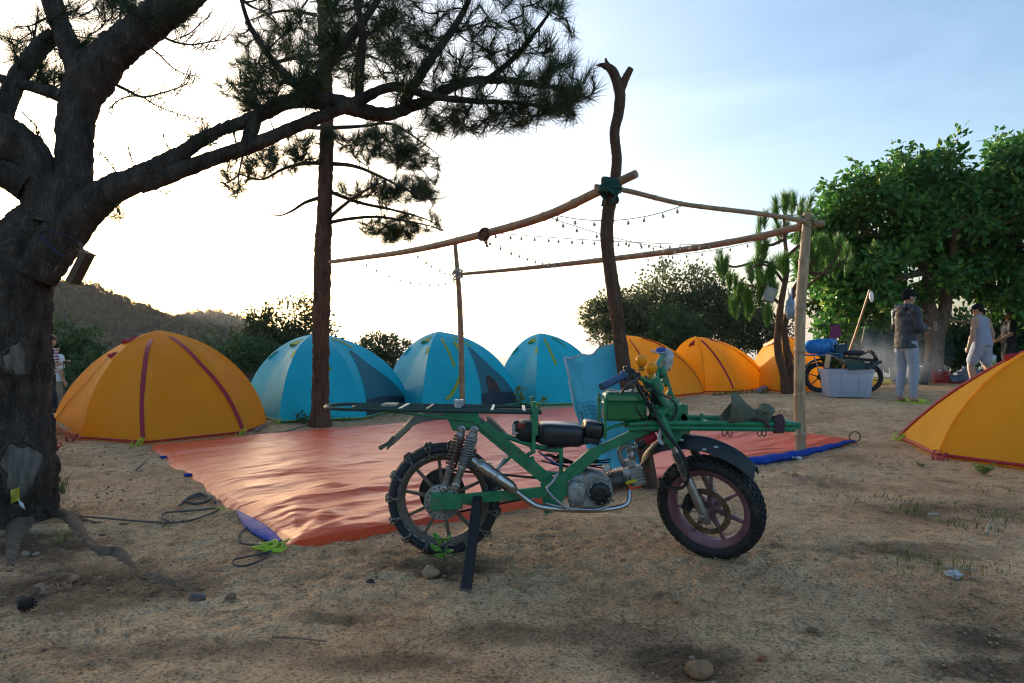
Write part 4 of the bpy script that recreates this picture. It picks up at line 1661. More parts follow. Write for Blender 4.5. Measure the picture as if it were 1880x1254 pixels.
def make_tarp():
    A, B, D = G(536, 1008), G(280, 822), G(1566, 814)
    C = B + D - A
    C = G(1072, 750)
    t = thing('tarpaulin', A, 'crumpled orange-red tarpaulin spread on the ground between tents and motorbike', 'tarpaulin')
    ns, nr = 330, 240
    s, r = np.meshgrid(np.linspace(0, 1, ns + 1), np.linspace(0, 1, nr + 1))
    P = (np.array(A)[None, None] * ((1 - s) * (1 - r))[..., None] + np.array(D) * (s * (1 - r))[..., None] + np.array(B) * ((1 - s) * r)[..., None] + np.array(C) * (s * r)[..., None])
    L1, L2 = (D - A).length, (B - A).length
    a, b = s * L1, r * L2
    q = lambda fa, fb, k: np.stack([a.ravel() * fa, b.ravel() * fb, np.zeros(a.size) + k], 1)
    warp = fbm(q(.5, .8, 2.2), 3, 40).reshape(s.shape)
    rid = lambda fa, fb, k: (1 - np.abs(fbm(np.stack([(a * fa + warp * .5).ravel(), (b * fb + warp * 1.1).ravel(), np.zeros(a.size) + k], 1), 2, int(k) + 50))).reshape(s.shape)
    near = np.clip(1.15 - r * 1.0, .3, 1)
    def cr(fa, fb, k, wv=.35):
        return voro(np.stack([(a * fa + warp * wv).ravel(), (b * fb + warp * wv * 1.6).ravel(), np.zeros(a.size) + .5], 1), k)[0].reshape(s.shape)
    m1 = np.clip(fbm(q(.7, 1.2, 7), 2, 81).reshape(s.shape) * 1.6 + .35, 0, 1)
    m2 = np.clip(fbm(q(1.1, 1.9, 9), 2, 82).reshape(s.shape) * 1.8 + .45, 0, 1)
    h = .026 * cr(.55, 1.9, 1) * m1 * near + .018 * cr(1.5, 4.6, 2) * m2 * near + .009 * cr(4.0, 9.0, 3) * m2 + .005 * cr(7.0, 15.0, 4)
    h += .016 * np.clip(rid(.35, 2.4, 1) - .55, 0, 1) * 2 * near
    # radial creases at the tied corner
    ang = np.arctan2(b, a + 1e-6)
    rad = np.hypot(a, b)
    h += .018 * (np.abs(np.sin(ang * 8.5 + rad * 1.1)) ** 2.2) * np.exp(-rad * .95) * np.clip(rad * 3, 0, 1)
    edge = np.clip(np.minimum(np.minimum(r, 1 - r) * L2, np.minimum(s, 1 - s) * L1) / .14, 0, 1)
    h = h * edge
    # edges wander a little
    out = .035 * fbm(np.stack([a.ravel() * 1.3, b.ravel() * 1.3, np.zeros(a.size)], 1), 2, 70).reshape(s.shape)
    P[..., 0] += out * (1 - edge)
    P[..., 1] += .8 * out * (1 - edge)
    P[..., 2] = gz_np(P[..., 0], P[..., 1]) + .034 + h
    idx = np.arange((ns + 1) * (nr + 1)).reshape(nr + 1, ns + 1)
    Fc = np.stack([idx[:-1, :-1], idx[:-1, 1:], idx[1:, 1:], idx[1:, :-1]], -1).reshape(-1, 4)
    V = P.reshape(-1, 3)
    mt = tarp_mat()
    # skirt: the edges turn down to the soil
    ring = np.concatenate([idx[0, :], idx[1:, -1], idx[-1, -2::-1], idx[-2:0:-1, 0]])
    base = len(V)
    low = V[ring].copy()
    low[:, 2] = gz_np(low[:, 0], low[:, 1]) - .01
    dv = V[ring] - V.mean(0)
    low[:, :2] += dv[:, :2] / np.linalg.norm(dv[:, :2], axis=1, keepdims=True) * .045
    k = len(ring)
    Fs = np.array([[ring[i], base + i, base + (i + 1) % k, ring[(i + 1) % k]] for i in range(k)])
    me = np_mesh('sheet', np.concatenate([V, low]) - np.array(A), np.concatenate([Fc, Fs]))
    link_mesh('sheet', me, mt, t)
    mblue = mat('blue_tarpaulin_underside', (.010, .055, .36), (.006, .035, .24), rough=.6, nscale=4, spec=.15, bump=.3, bscale=24)
    # blue underside rolled up along the right end of the front edge
    mb = MB()
    pts, rr = [], []
    e0 = G(1325, 862)
    for i in range(26):
        p = e0.lerp(D, i / 25 * 1.0)
        w = math.sin(math.pi * min(1, (i + 1) / 7) / 2) * (1 - .8 * (i / 25) ** 2)
        pts.append(Vector((p.x, p.y - .01, gz(p.x, p.y) + .030 + .006 * math.sin(i * 1.7))))
        rr.append(.012 + .058 * w + .002 * math.sin(i * 2.3))
    mb.tube(pts, rr, 14, flat=.62)
    mb.build('rolled_edge', mblue, t)
    # blue fold at the tied left corner
    mb = MB()
    pts, rr = [], []
    for i in range(18):
        u = .015 + .19 * i / 17
        p = A.lerp(B, u)
        pts.append(Vector((p.x - .03 - .015 * math.sin(math.pi * i / 17), p.y - .02, gz(p.x, p.y) + .018)))
        rr.append(.010 + .042 * math.sin(math.pi * min(1, .10 + i / 19)) ** 1.3)
    mb.tube(pts, rr, 12, flat=.5)
    mb.build('folded_corner', mblue, t)
    for u in (.55, .80):
        p = A.lerp(B, u)
        mb = MB()
        mb.ball((p.x - .03, p.y - .02, p.z + .02), (.04, .025, .015), 8, 6)
        mb.build('corner_tab', mblue, t)
    # eyelet ring at the right tip
    mb = MB()
    mb.torus(D + Vector((.02, 0, .07)), (.2, 1, .1), .055, .006, 20, 6)
    mb.build('cord_ring', mat('black_cord', (.03, .03, .03), rough=.7), t)
    return A, B, C, D


TA, TB, TC, TD = make_tarp()

# ------------------------------------------------------------------ bamboo and pole frame with forked post
M_BAM = mat('weathered_bamboo', (.52, .37, .21), (.30, .20, .11), rough=.55, nscale=6, stretch=(6, 6, 1), bump=.15, bscale=50, dirt=.1)
M_BAMD = mat('brown_bamboo', (.44, .28, .155), (.24, .15, .09), rough=.6, nscale=6, stretch=(2, 2, 2), bump=.2, bscale=50)
M_POST = bark_mat('peeled_post_wood', (.22, .125, .08), (.11, .065, .045), 34, .22, .5)
M_GREENROPE = mat('green_rope', (.01, .10, .075), rough=.8, nscale=60, bump=.3, bscale=200)


def bamboo(parent, ctrl, m, node=.30, n=14):
    """a cane with swollen joints; ctrl (x, y, z, r)"""
    C = spline([(*c[:3], c[3] * .86) for c in ctrl], 40)
    mb = MB()
    pts, rr = [], []
    acc, nxt = 0, node * .6
    prev = None
    for c in C:
        p = Vector(c[:3])
        if prev is not None:
            acc += (p - prev).length
        k = 1.0
        dd = abs(acc - nxt)
        if dd < .018:
            k = 1.13 - dd * 3
        elif acc > nxt + .03:
            nxt += node * random.uniform(.85, 1.15)
        pts.append(p)
        rr.append(c[3] * k)
        prev = p
    mb.tube(pts, rr, n)
    return mb.build('bamboo_pole', m, parent)


post_g = G(1192, 893)
DP = post_g.y
PERG = thing('bamboo_pergola', post_g, 'open frame of bamboo poles lashed to a forked tree-trunk post over the tarpaulin', 'pergola')
fp = [P4(1194, 905, DP, 14), P4(1188, 850, DP, 13), P4(1168, 770, DP, 13), P4(1148, 690, DP, 13), P4(1138, 620, DP, 13), P4(1127, 540, DP, 12.5), P4(1117, 470, DP, 12), P4(1114, 420, DP, 12.5), P4(1120, 372, DP, 11), P4(1130, 325, DP, 9.5), P4(1132, 285, DP, 9.5), P4(1128, 245, DP, 9.5), P4(1136, 205, DP, 10), P4(1138, 175, DP, 10), P4(1131, 145, DP, 9.5), P4(1120, 126, DP, 8), P4(1106, 120, DP, 4.5), P4(1094, 121, DP, 1.2)]
bark_tube('forked_post', fp, M_POST, PERG, 26, 12, .004, 24, .10, 6)
bark_tube('fork_branch', [P4(1138, 172, DP, 8), P4(1146, 150, DP, 7), P4(1153, 135, DP, 6.5), P4(1158, 126, DP, 6)], M_POST, PERG, 14, 6, .003, 24, .1, 7)
bark_tube('broken_stub', [P4(1120, 126, DP, 6), P4(1114, 116, DP, 4), P4(1112, 107, DP, 1.5)], M_POST, PERG, 10, 5, .002, 24, .1, 8)
d_b = DP - .12
B1 = [P4(1168, 319, d_b - .1, 9), P4(1098, 352, d_b + .14, 9.5), P4(1000, 397, d_b + .62, 9), P4(890, 429, d_b + 1.25, 8), P4(750, 461, d_b + 2.3, 6), P4(606, 481, 8.82, 4.2)]
B2 = [P4(1092, 342, DP + .05, 5), P4(1150, 350, DP + .12, 5.5), P4(1240, 372, DP + .45, 5), P4(1300, 381, DP + .75, 5), P4(1400, 393, DP + 1.15, 5), P4(1478, 406, DP + 1.5, 5)]
post_r = G(1470, 835)
DR = post_r.y
B3 = [P4(1514, 410, DR + .02, 6.5), P4(1478, 414, DR + .12, 7.5), P4(1380, 437, DR + .55, 7), P4(1250, 459, DR + 1.2, 6.5), P4(1100, 478, DR + 2.1, 5.5), P4(950, 494, DR + 3.0, 4), P4(838, 504, 10.45, 3.2)]
bamboo(PERG, B1, M_BAMD, .42)
bamboo(PERG, B2, M_BAMD, .34)
bamboo(PERG, B3, M_BAMD, .40)
o = bamboo(PERG, [P4(1470, 845, DR, 12), P4(1468, 740, DR, 11.5), P4(1468, 640, DR, 11), P4(1470, 560, DR, 11), P4(1476, 480, DR, 10.5), P4(1483, 391, DR, 9)], M_BAM, .42, 18)
bamboo(PERG, [P4(849, 770, 10.6, 6.2), P4(847, 650, 10.6, 6), P4(843, 540, 10.6, 5.5), P4(835, 442, 10.6, 4.2)], M_BAMD, .5)


def lashing(c, axis, r, m, turns=6, rr=.012, seed=1):
    rg = random.Random(seed)
    mb = MB()
    t, u, v = perp_frame(axis)
    for k in range(turns):
        ax = (t + u * rg.uniform(-.6, .6) + v * rg.uniform(-.6, .6)).normalized()
        mb.torus(Vector(c) + t * rg.uniform(-.05, .05), ax, r * rg.uniform(.85, 1.15), rr, 18, 6)
    for k in range(2):
        a = Vector(c) + u * r * rg.uniform(-1, 1)
        mb.tube(spline([a, a + Vector((rg.uniform(-.05, .05), -.05, -.05)), a + Vector((rg.uniform(-.08, .08), -.04, -.12))], 4), rr * .7, 5)
    mb.build('rope_lashing', m, PERG)


lashing(W(1120, 347, d_b + .03), (.2, .1, 1), .072, M_GREENROPE, 9, .013, 3)
lashing(W(1480, 408, DR + .03), (.1, 0, 1), .065, mat('olive_cord', (.20, .19, .07), rough=.8), 7, .010, 4)
lashing(W(840, 503, 10.5), (0, 0, 1), .07, mat('pale_cord', (.55, .52, .46), rough=.8), 5, .011, 5)
lashing(W(890, 430, d_b + 1.2), (1, .6, .1), .05, mat('brown_cord', (.15, .07, .05), rough=.8), 4, .012, 6)


# ------------------------------------------------------------------ light strings
def along(B, px):
    """point of a pole at the given photo column"""
    C = spline(B, 30)
    best = min(C, key=lambda c: abs(CX + c[0] * F / c[1] - px))
    return Vector(best[:3])


M_WIRE = mat('thin_grey_wire', (.22, .21, .2), rough=.6)
M_BULB = mat('milky_bulb_glass', (.75, .75, .72), (.55, .55, .53), rough=.2, transl=.5, spec=.6, nscale=40)
M_CAPB = mat('bulb_socket', (.30, .29, .27), rough=.5)
bulb_mb = MB()
bulb_mb.lathe((0, 0, 0), (0, 0, -1), [(.003, 0), (.0045, .010), (.008, .018), (.012, .026), (.0125, .033), (.009, .041), (.002, .045)], 12)
_b0 = bulb_mb.build('bulb', M_BULB, None)
BULB_ME = _b0.data
bpy.data.objects.remove(_b0)


def light_string(label, a, b, n, sag, seed):
    rg = random.Random(seed)
    t = thing('light_string', a, label, 'light string', 'strings of small bulbs hung under the pole frame')
    pts = []
    for i in range(41):
        u = i / 40
        p = a.lerp(b, u)
        p.z -= sag * 4 * u * (1 - u)
        pts.append(p)
    mb = MB()
    mb.tube(pts, .0035, 5)
    mb.build('wire', M_WIRE, t)
    for k in range(n):
        u = (k + .5 + rg.uniform(-.12, .12)) / n
        i = u * 40
        p = pts[int(i)].lerp(pts[min(40, int(i) + 1)], i - int(i))
        o = bpy.data.objects.new('bulb', BULB_ME)
        COL.objects.link(o)
        o.parent = t
        o.location = p - a - Vector((0, 0, .006))
        o.rotation_euler = (rg.uniform(-.25, .25), rg.uniform(-.25, .25), 0)


light_string('upper string of bulbs from the thick beam to the right-hand beam', along(B1, 1010), along(B2, 1258), 8, .09, 1)
light_string('string of bulbs running from the thick beam down behind the forked post', along(B1, 1010) + Vector((0, 0, -.03)), along(B3, 1250), 9, .04, 2)
light_string('string of bulbs draped along the long far beam', along(B1, 898), along(B3, 1310), 20, .02, 3)
light_string('string of bulbs dropping steeply from the thick beam to the far beam', along(B1, 890) + Vector((0, 0, -.04)), along(B3, 1020), 9, .03, 4)
light_string('string of bulbs sagging left of the thin bamboo post', along(B1, 760), along(B3, 850) + Vector((0, 0, -.02)), 8, .06, 5)
light_string('leftmost sagging string of bulbs beside the straight pine', along(B1, 660), W(842, 512, 10.5), 10, .16, 6)
light_string('string of bulbs looped along the right part of the far beam', along(B3, 1200) + Vector((0, 0, -.02)), along(B3, 1450) + Vector((0, 0, -.02)), 9, .06, 7)


# ------------------------------------------------------------------ blue plastic sack hung on the post
def sack():
    g = G(1160, 893)
    t = thing('plastic_sack', W(1140, 893, DP + .1), 'torn turquoise plastic sack hung round the forked post', 'sack')
    TL, TR, BR, BL = W(1038, 656, DP + .12), W(1150, 614, DP + .17), W(1194, 888, DP + .12), W(1088, 850, DP + .10)
    def surf(u, v, sgn):
        top = TL.lerp(TR, u)
        top.z -= .045 * math.sin(math.pi * min(1, u * 1.15)) + .012 * math.sin(u * 19)
        bot = BL.lerp(BR, u)
        p = top.lerp(bot, v)
        n_ = vnoise(np.array([[u * 5, v * 7, 1.0 + sgn], [u * 13, v * 6, 4.0 + sgn]]), 5)
        fat = .05 * math.sin(math.pi * u) ** .6 * (.25 + .75 * math.sin(math.pi * min(1, v + .08)))
        p.y += sgn * (fat + .006) + .02 * n_[0] + .008 * n_[1]
        p.x += .012 * n_[1] - .02 * math.sin(math.pi * v)
        return p
    m = mat('turquoise_woven_plastic', (.11, .60, .76), (.06, .48, .66), rough=.42, nscale=5, transl=.25, spec=.6, bump=.5, bscale=45, dirt=.1, dcol=(.35, .5, .55))
    for sg in (-1, 1):
        mb = MB()
        mb.grid(lambda u, v: surf(u, v, sg), 26, 34)
        mb.build('sack_panel', m, t)
    mb = MB()
    mb.tube([surf(u / 20, 0, -1) for u in range(21)], .008, 6)
    mb.tube([surf(0, v / 20, 0) for v in range(21)], .010, 6)
    mb.build('frayed_edge', mat('pale_plastic_edge', (.52, .68, .74), rough=.5), t)
    ink = mat('dark_blue_ink', (.02, .06, .16), rough=.5)
    mb = MB()
    def seg(u0, v0, u1, v1, w=.004):
        q = [surf(u0 + (u1 - u0) * i / 6, v0 + (v1 - v0) * i / 6, -1) + Vector((0, -.006, 0)) for i in range(7)]
        mb.tube(q, w * .5, 4)
    for i in range(6):
        seg(.10 + .008 * i, .42 + .035 * i, .42 + .008 * i, .40 + .035 * i, .003)
    for i in range(5):
        seg(.14 + .06 * i, .43, .18 + .06 * i, .58, .003)
    for i in range(7):
        seg(.05 + .006 * i, .50 + .02 * i, .10 + .006 * i, .505 + .02 * i, .006)
    mb.build('printed_table', ink, t)
    # printed letters
    for (txt, u, v, sz, col) in (('CH', .52, .40, .062, (.18, .03, .07)),):
        cu = bpy.data.curves.new('letters', 'FONT')
        cu.body = txt
        cu.size = sz
        cu.extrude = .001
        o = bpy.data.objects.new('printed_letters', cu)
        COL.objects.link(o)
        dg = bpy.context.evaluated_depsgraph_get()
        me = bpy.data.meshes.new_from_object(o.evaluated_get(dg))
        bpy.data.objects.remove(o)
        # wrap the flat letters onto the sack front
        for vtx in me.vertices:
            lx, ly = vtx.co.x, vtx.co.y
            p = surf(u + ly * 2.4, v + lx * 1.1, -1)
            vtx.co = p + Vector((0, -.008 - vtx.co.z, 0)) - OFF[t.name]
        link_mesh('printed_letters', me, mat('dark_red_ink', col, rough=.5), t)


sack()


# ------------------------------------------------------------------ the green cargo motorbike
M_GREEN = mat('chipped_green_paint', (.026, .25, .105), (.015, .16, .07), rough=.42, nscale=18, spec=.45, bump=.22, bscale=90, dirt=.3, dcol=(.13, .10, .065), rvar=.2)
M_GREEN2 = mat('bright_green_enamel', (.012, .20, .06), (.008, .15, .045), rough=.25, nscale=6, coat=.4, dirt=.06)
M_REBAR = mat('painted_rebar', (.02, .062, .045), (.012, .035, .028), rough=.5, nscale=20, metal=.2, dirt=.14)
M_STEEL = mat('dull_steel', (.42, .41, .39), (.25, .24, .23), rough=.36, metal=.85, nscale=14, dirt=.16, dcol=(.13, .08, .05))
M_CHROME = mat('scuffed_chrome', (.55, .54, .53), (.30, .25, .21), rough=.22, metal=.95, nscale=12, dirt=.14, dcol=(.12, .07, .045))
M_ALU = mat('cast_aluminium', (.46, .44, .41), (.22, .21, .20), rough=.5, metal=.6, nscale=18, bump=.2, bscale=90, dirt=.2, dcol=(.07, .05, .035))
M_TYRE = mat('dusty_tyre_rubber', (.030, .033, .038), (.016, .018, .021), rough=.72, nscale=9, bump=.1, bscale=80, dirt=.06, dcol=(.14, .11, .08))
M_TYREF = mat('knobbly_tyre_rubber', (.022, .022, .022), (.012, .012, .012), rough=.75, nscale=14, dirt=.22, dcol=(.10, .08, .06))
M_RIMR = mat('dusty_brown_rim', (.20, .145, .10), (.11, .08, .06), rough=.6, metal=.3, nscale=12, dirt=.2)
M_RIMF = mat('worn_purple_rim', (.32, .15, .18), (.18, .08, .10), rough=.5, metal=.35, nscale=10, dirt=.16, dcol=(.22, .16, .13))
M_BLACK = mat('black_plastic', (.014, .015, .018), (.008, .009, .011), rough=.42, nscale=12, dirt=.08, dcol=(.09, .075, .06))
M_SEAT = mat('black_vinyl', (.014, .016, .024), (.009, .010, .015), rough=.3, nscale=10, spec=.55, bump=.08, bscale=40)
M_RUST = mat('rusty_spring_steel', (.24, .13, .09), (.12, .06, .045), rough=.6, metal=.5, nscale=26)
M_OLIVE = mat('faded_olive_plastic', (.155, .15, .105), (.09, .09, .062), rough=.6, nscale=8, dirt=.22, dcol=(.17, .13, .09))
M_DARKST = mat('greasy_dark_steel', (.05, .045, .04), (.025, .022, .02), rough=.55, metal=.5, nscale=20)
M_GALV = mat('pale_galvanised', (.55, .55, .53), (.38, .38, .37), rough=.45, metal=.5, nscale=18)

Y0 = 3.51


def Q(px, py, dy=0.0):
    return W(px, py, Y0 + dy)


def superell(mb, c, rad, e1=.5, e2=.5, n=20, m=12, R=None):
    c = Vector(c)
    sp = lambda v, e: math.copysign(abs(v) ** e, v)
    vs, fs = [], []
    for i in range(m + 1):
        b = -math.pi / 2 + math.pi * i / m
        for k in range(n):
            a = 2 * math.pi * k / n
            p = Vector((rad[0] * sp(math.cos(b), e1) * sp(math.cos(a), e2), rad[1] * sp(math.cos(b), e1) * sp(math.sin(a), e2), rad[2] * sp(math.sin(b), e1)))
            vs.append(c + (R @ p if R else p))
    for i in range(m):
        for k in range(n):
            k2 = (k + 1) % n
            fs.append((i * n + k, i * n + k2, (i + 1) * n + k2, (i + 1) * n + k))
    return mb.add(vs, fs)


BIKE = thing('motorbike', Vector((W(1055, 0, Y0).x, Y0, 0)), 'stripped green cargo motorbike with long racks parked in the foreground', 'motorbike')


def part(name, m, fn, parent=None, **kw):
    mb = MB()
    fn(mb)
    return mb.build(name, m, parent or BIKE, **kw)


def shared(name, me, m, parent, world_loc, rot=None):
    """another piece with the same mesh data"""
    o = bpy.data.objects.new(name, me)
    COL.objects.link(o)
    if m is not None and len(me.materials) == 0:
        me.materials.append(m)
    o.parent = parent
    OFF[o.name] = OFF[parent.name]
    o.location = Vector(world_loc) - OFF[parent.name]
    if rot is not None:
        o.rotation_mode = 'QUATERNION'
        o.rotation_quaternion = rot
    return o


def local_mesh(name, fn, sharp=40):
    mb = MB()
    fn(mb)
    me = bpy.data.meshes.new(name)
    me.from_pydata(mb.v, [], mb.f)
    me.polygons.foreach_set('use_smooth', [True] * len(me.polygons))
    me.set_sharp_from_angle(angle=math.radians(sharp))
    me.update()
    return me


def axis_quat(axis, spin):
    """rotation taking local +Y to axis, after spinning about Y"""
    q = Vector((0, 1, 0)).rotation_difference(Vector(axis).normalized())
    from mathutils import Quaternion
    return q @ Quaternion((0, 1, 0), spin)


def make_wheel(C, axis, R, tw, rim_m, tyre_m, spokes, hub_r, root, knobs=False, rim_drop=.058, rim_w=.03):
    C = Vector(C)
    ax = Vector(axis).normalized()
    Ri = R - rim_drop
    prof = [(Ri - rim_w, -.016), (Ri - rim_w * .6, -.024), (Ri, -.034), (Ri + .007, -.034), (Ri + .004, -.02), (Ri + .004, .02), (Ri + .007, .034), (Ri, .034), (Ri - rim_w * .6, .024), (Ri - rim_w, .016)]
    mb = MB()
    mb.lathe(C, ax, prof, 48, closed=True)
    wheel = mb.build('wheel', rim_m, root)
    # tyre: rounded section from bead to crown
    rc = (R + Ri) / 2
    ph = [(-1, Ri + .002, -.030)]
    tp = [(Ri + .001, -.030), (Ri + .012, -tw * .82), (Ri + (R - Ri) * .45, -tw), (Ri + (R - Ri) * .75, -tw * .86), (R - .006, -tw * .5), (R, 0), (R - .006, tw * .5), (Ri + (R - Ri) * .75, tw * .86), (Ri + (R - Ri) * .45, tw), (Ri + .012, tw * .82), (Ri + .001, .030)]
    tp = [tuple(p) for p in spline(tp, 3)]
    mb = MB()
    mb.lathe(C, ax, [(a, b) for a, b in tp], 64, closed=False, cap=False)
    mb.build('tyre', tyre_m, wheel)
    if knobs:
        mb = MB()
        t, u, v = perp_frame(ax)
        n = 46
        for i in range(n):
            for j, lat in enumerate((-1.0, -.58, -.19, .19, .58, 1.0)):
                a = 2 * math.pi * (i + (.5 if j % 2 else 0)) / n
                rad = u * math.cos(a) + v * math.sin(a)
                tan = t.cross(rad)
                phi = lat * 1.12
                off = t * (tw * .93 * math.sin(phi)) + rad * (R - .030 + .029 * math.cos(phi))
                nn = (rad * math.cos(phi) + t * math.sin(phi)).normalized()
                sd = tan.cross(nn).normalized()
                Rm = Matrix((tan, sd, nn)).transposed()
                mb.box(C + off + nn * .002, (.024, .0165 if abs(lat) < .9 else .020, .012), Rm, .86)
        tag(mb.build('tread_blocks', tyre_m, wheel, smooth=False), kind='stuff')
    # spokes share one mesh
    def sp(mb):
        L0, L1 = hub_r * .8, Ri - rim_w + .004
        mb.add([(L0, -.012, -.010), (L0, .012, -.010), (L0, .012, .010), (L0, -.012, .010), (L1, -.008, -.007), (L1, .008, -.007), (L1, .008, .007), (L1, -.008, .007)],
               [(0, 1, 2, 3), (7, 6, 5, 4), (0, 4, 5, 1), (1, 5, 6, 2), (2, 6, 7, 3), (3, 7, 4, 0)])
    sm = local_mesh('spoke', sp, 30)
    for k in range(spokes):
        shared('spoke', sm, rim_m, wheel, C, axis_quat(ax, 2 * math.pi * (k + .3) / spokes))
    mb = MB()
    mb.lathe(C, ax, [(.012, -.07), (.020, -.065), (.024, -.04), (hub_r, -.034), (hub_r, .034), (.024, .04), (.020, .065), (.012, .07)], 28)
    mb.build('hub', rim_m, wheel)
    return wheel


# ---- rear wheel with snow chains
CR = Q(815, 915)
CR.z = .286
wr = make_wheel(CR, (0, 1, 0), .288, .046, M_RIMR, M_TYRE, 10, .05, BIKE)
part('drum_plate', M_ALU, lambda mb: mb.lathe(CR + Vector((0, -.075, 0)), (0, -1, 0), [(.086, 0), (.092, .008), (.088, .014), (.06, .016), (.05, .022), (.02, .024)], 36), wr)
def _holes(mb):
    for k in range(18):
        a = 2 * math.pi * k / 18
        mb.lathe(CR + Vector((.076 * math.cos(a), -.0895, .076 * math.sin(a))), (0, -1, 0), [(.005, 0), (.005, .0015)], 8)
tag(part('plate_holes', M_DARKST, _holes, wr), kind='stuff')
part('rear_sprocket', M_DARKST, lambda mb: mb.lathe(CR + Vector((-.012, .055, .02)), (0, 1, 0), [(.112 + (.006 if k % 2 else 0), 0) for k in (0,)] + [(.118, .002), (.118, .006), (.06, .008)], 40), wr)
part('axle_nut', M_GALV, lambda mb: mb.lathe(CR + Vector((0, -.098, 0)), (0, -1, 0), [(.014, 0), (.014, .010), (.009, .012), (.009, .022)], 6), wr)

M_CHAIN = mat('snow_chain_steel', (.36, .33, .29), (.17, .15, .13), rough=.42, metal=.75, nscale=40)
def _link(mb, c, d, nrm, L=.026, w=.014, r=.0026):
    """one oval chain link"""
    d, nrm = Vector(d).normalized(), Vector(nrm).normalized()
    s_ = d.cross(nrm).normalized()
    pts = []
    for k in range(10):
        a = 2 * math.pi * k / 10
        pts.append(Vector(c) + d * (L / 2 * math.cos(a)) + s_ * (w / 2 * math.sin(a)))
    mb.tube(pts, r, 4, closed=True)
def _side(mb):
    for sgn in (-1,):
        n = 62
        for k in range(n):
            a = 2 * math.pi * k / n
            rad = Vector((math.cos(a), 0, math.sin(a)))
            tan = Vector((-math.sin(a), 0, math.cos(a)))
            _link(mb, CR + rad * .228 + Vector((0, -.047, 0)), tan, (0, 1, 0) if k % 2 else rad, .030, .014, .0028)
tag(part('side_chain', M_CHAIN, _side, wr), kind='stuff')
def _cross(mb):
    """four doubled links over the tread, modelled at the top of the wheel"""
    for row in (-.0095, .0095):
        for k in range(7):
            a = -1.35 + 2.7 * k / 6
            rr = .262
            z, y = rr - .0 + .034 * math.cos(a), .054 * math.sin(a)
            d = Vector((0, math.cos(a), -math.sin(a)))
            nn = Vector((0, math.sin(a), math.cos(a)))
            _link(mb, (row, y, z), d, nn if k % 2 else (1, 0, 0), .023, .013, .0030)
    for k in range(4):
        _link(mb, (0, -.053, .256 - .008 * k), (0, 0, 1), (1, 0, 0) if k % 2 else (0, 1, 0), .016, .012, .0028)
    for y in (-.03, 0, .03):
        mb.tube([(-.014, y, .297 - abs(y) * .25), (.014, y, .297 - abs(y) * .25)], .003, 4)
cm = local_mesh('cross_chain', _cross)
for k in range(15):
    shared('cross_chain', cm, M_CHAIN, wr, CR, axis_quat((0, 1, 0), 2 * math.pi * k / 15 + .13))

# ---- swingarm, shocks, drive chain
def _swing(mb):
    mb.bar(Q(791, 921, -.105), Q(1003, 903, -.105), .022, .052)
    mb.bar(Q(791, 921, .105), Q(1003, 903, .105), .022, .052)
    mb.prism([Q(791, 904, -.112), Q(822, 903, -.112), (Q(850, 908, -.112)), Q(850, 934, -.112), Q(791, 937, -.112)], (0, -.012, 0))
    mb.bar(Q(985, 905, -.105), Q(985, 905, .105), .05, .05)
part('swingarm', M_GREEN, _swing, bevel=.004)
def shock(top, bot, m_spring, coils, y_only=False):
    top, bot = Vector(top), Vector(bot)
    ax = (bot - top)
    L = ax.length
    ax.normalize()
    body = MB()
    body.lathe(top, ax, [(.010, 0), (.020, .012), (.024, .03), (.024, .04), (.011, .045), (.010, L * .62), (.023, L * .63), (.024, L * .66), (.018, L * .69), (.017, L * .93), (.012, L * .97), (.012, L)], 18)
    o = body.build('shock_absorber', M_ALU, BIKE)
    sp = MB()
    t, u, v = perp_frame(ax)
    pts = []
    for k in range(coils * 14 + 1):
        a = 2 * math.pi * k / 14
        pts.append(top + ax * (.036 + (L * .62 - .036) * k / (coils * 14)) + u * .027 * math.cos(a) + v * .027 * math.sin(a))
    sp.tube(pts, .0052, 6)
    sp.build('spring', m_spring, o)
    for p in (top, bot):
        e = MB()
        e.lathe(p + Vector((0, .02, 0)), (0, -1, 0), [(.013, 0), (.020, .003), (.020, .037), (.012, .04), (.009, .055)], 14)
        e.build('shock_eye', M_STEEL, o)
shock(Q(871, 789, -.135), Q(837, 893, -.135), M_STEEL, 11)
shock(Q(848, 788, -.10), Q(815, 898, -.10), M_RUST, 10)
shock(Q(871, 789, .135), Q(837, 893, .135), M_STEEL, 9)
def _chain(mb):
    c0, c1 = CR + Vector((-.012, .055, .02)), Q(1018, 893, .055)
    pts = []
    for k in range(13):
        a = math.radians(78 + 204 * k / 12)
        pts.append(c0 + Vector((.118 * math.cos(a), 0, .118 * math.sin(a))))
    for k in range(9):
        a = math.radians(-100 + 190 * k / 8)
        pts.append(c1 + Vector((.036 * math.cos(a), 0, .036 * math.sin(a))))
    mb.tube(spline(pts, 3, True), .0065, 5, closed=True)
part('drive_chain', M_DARKST, _chain)

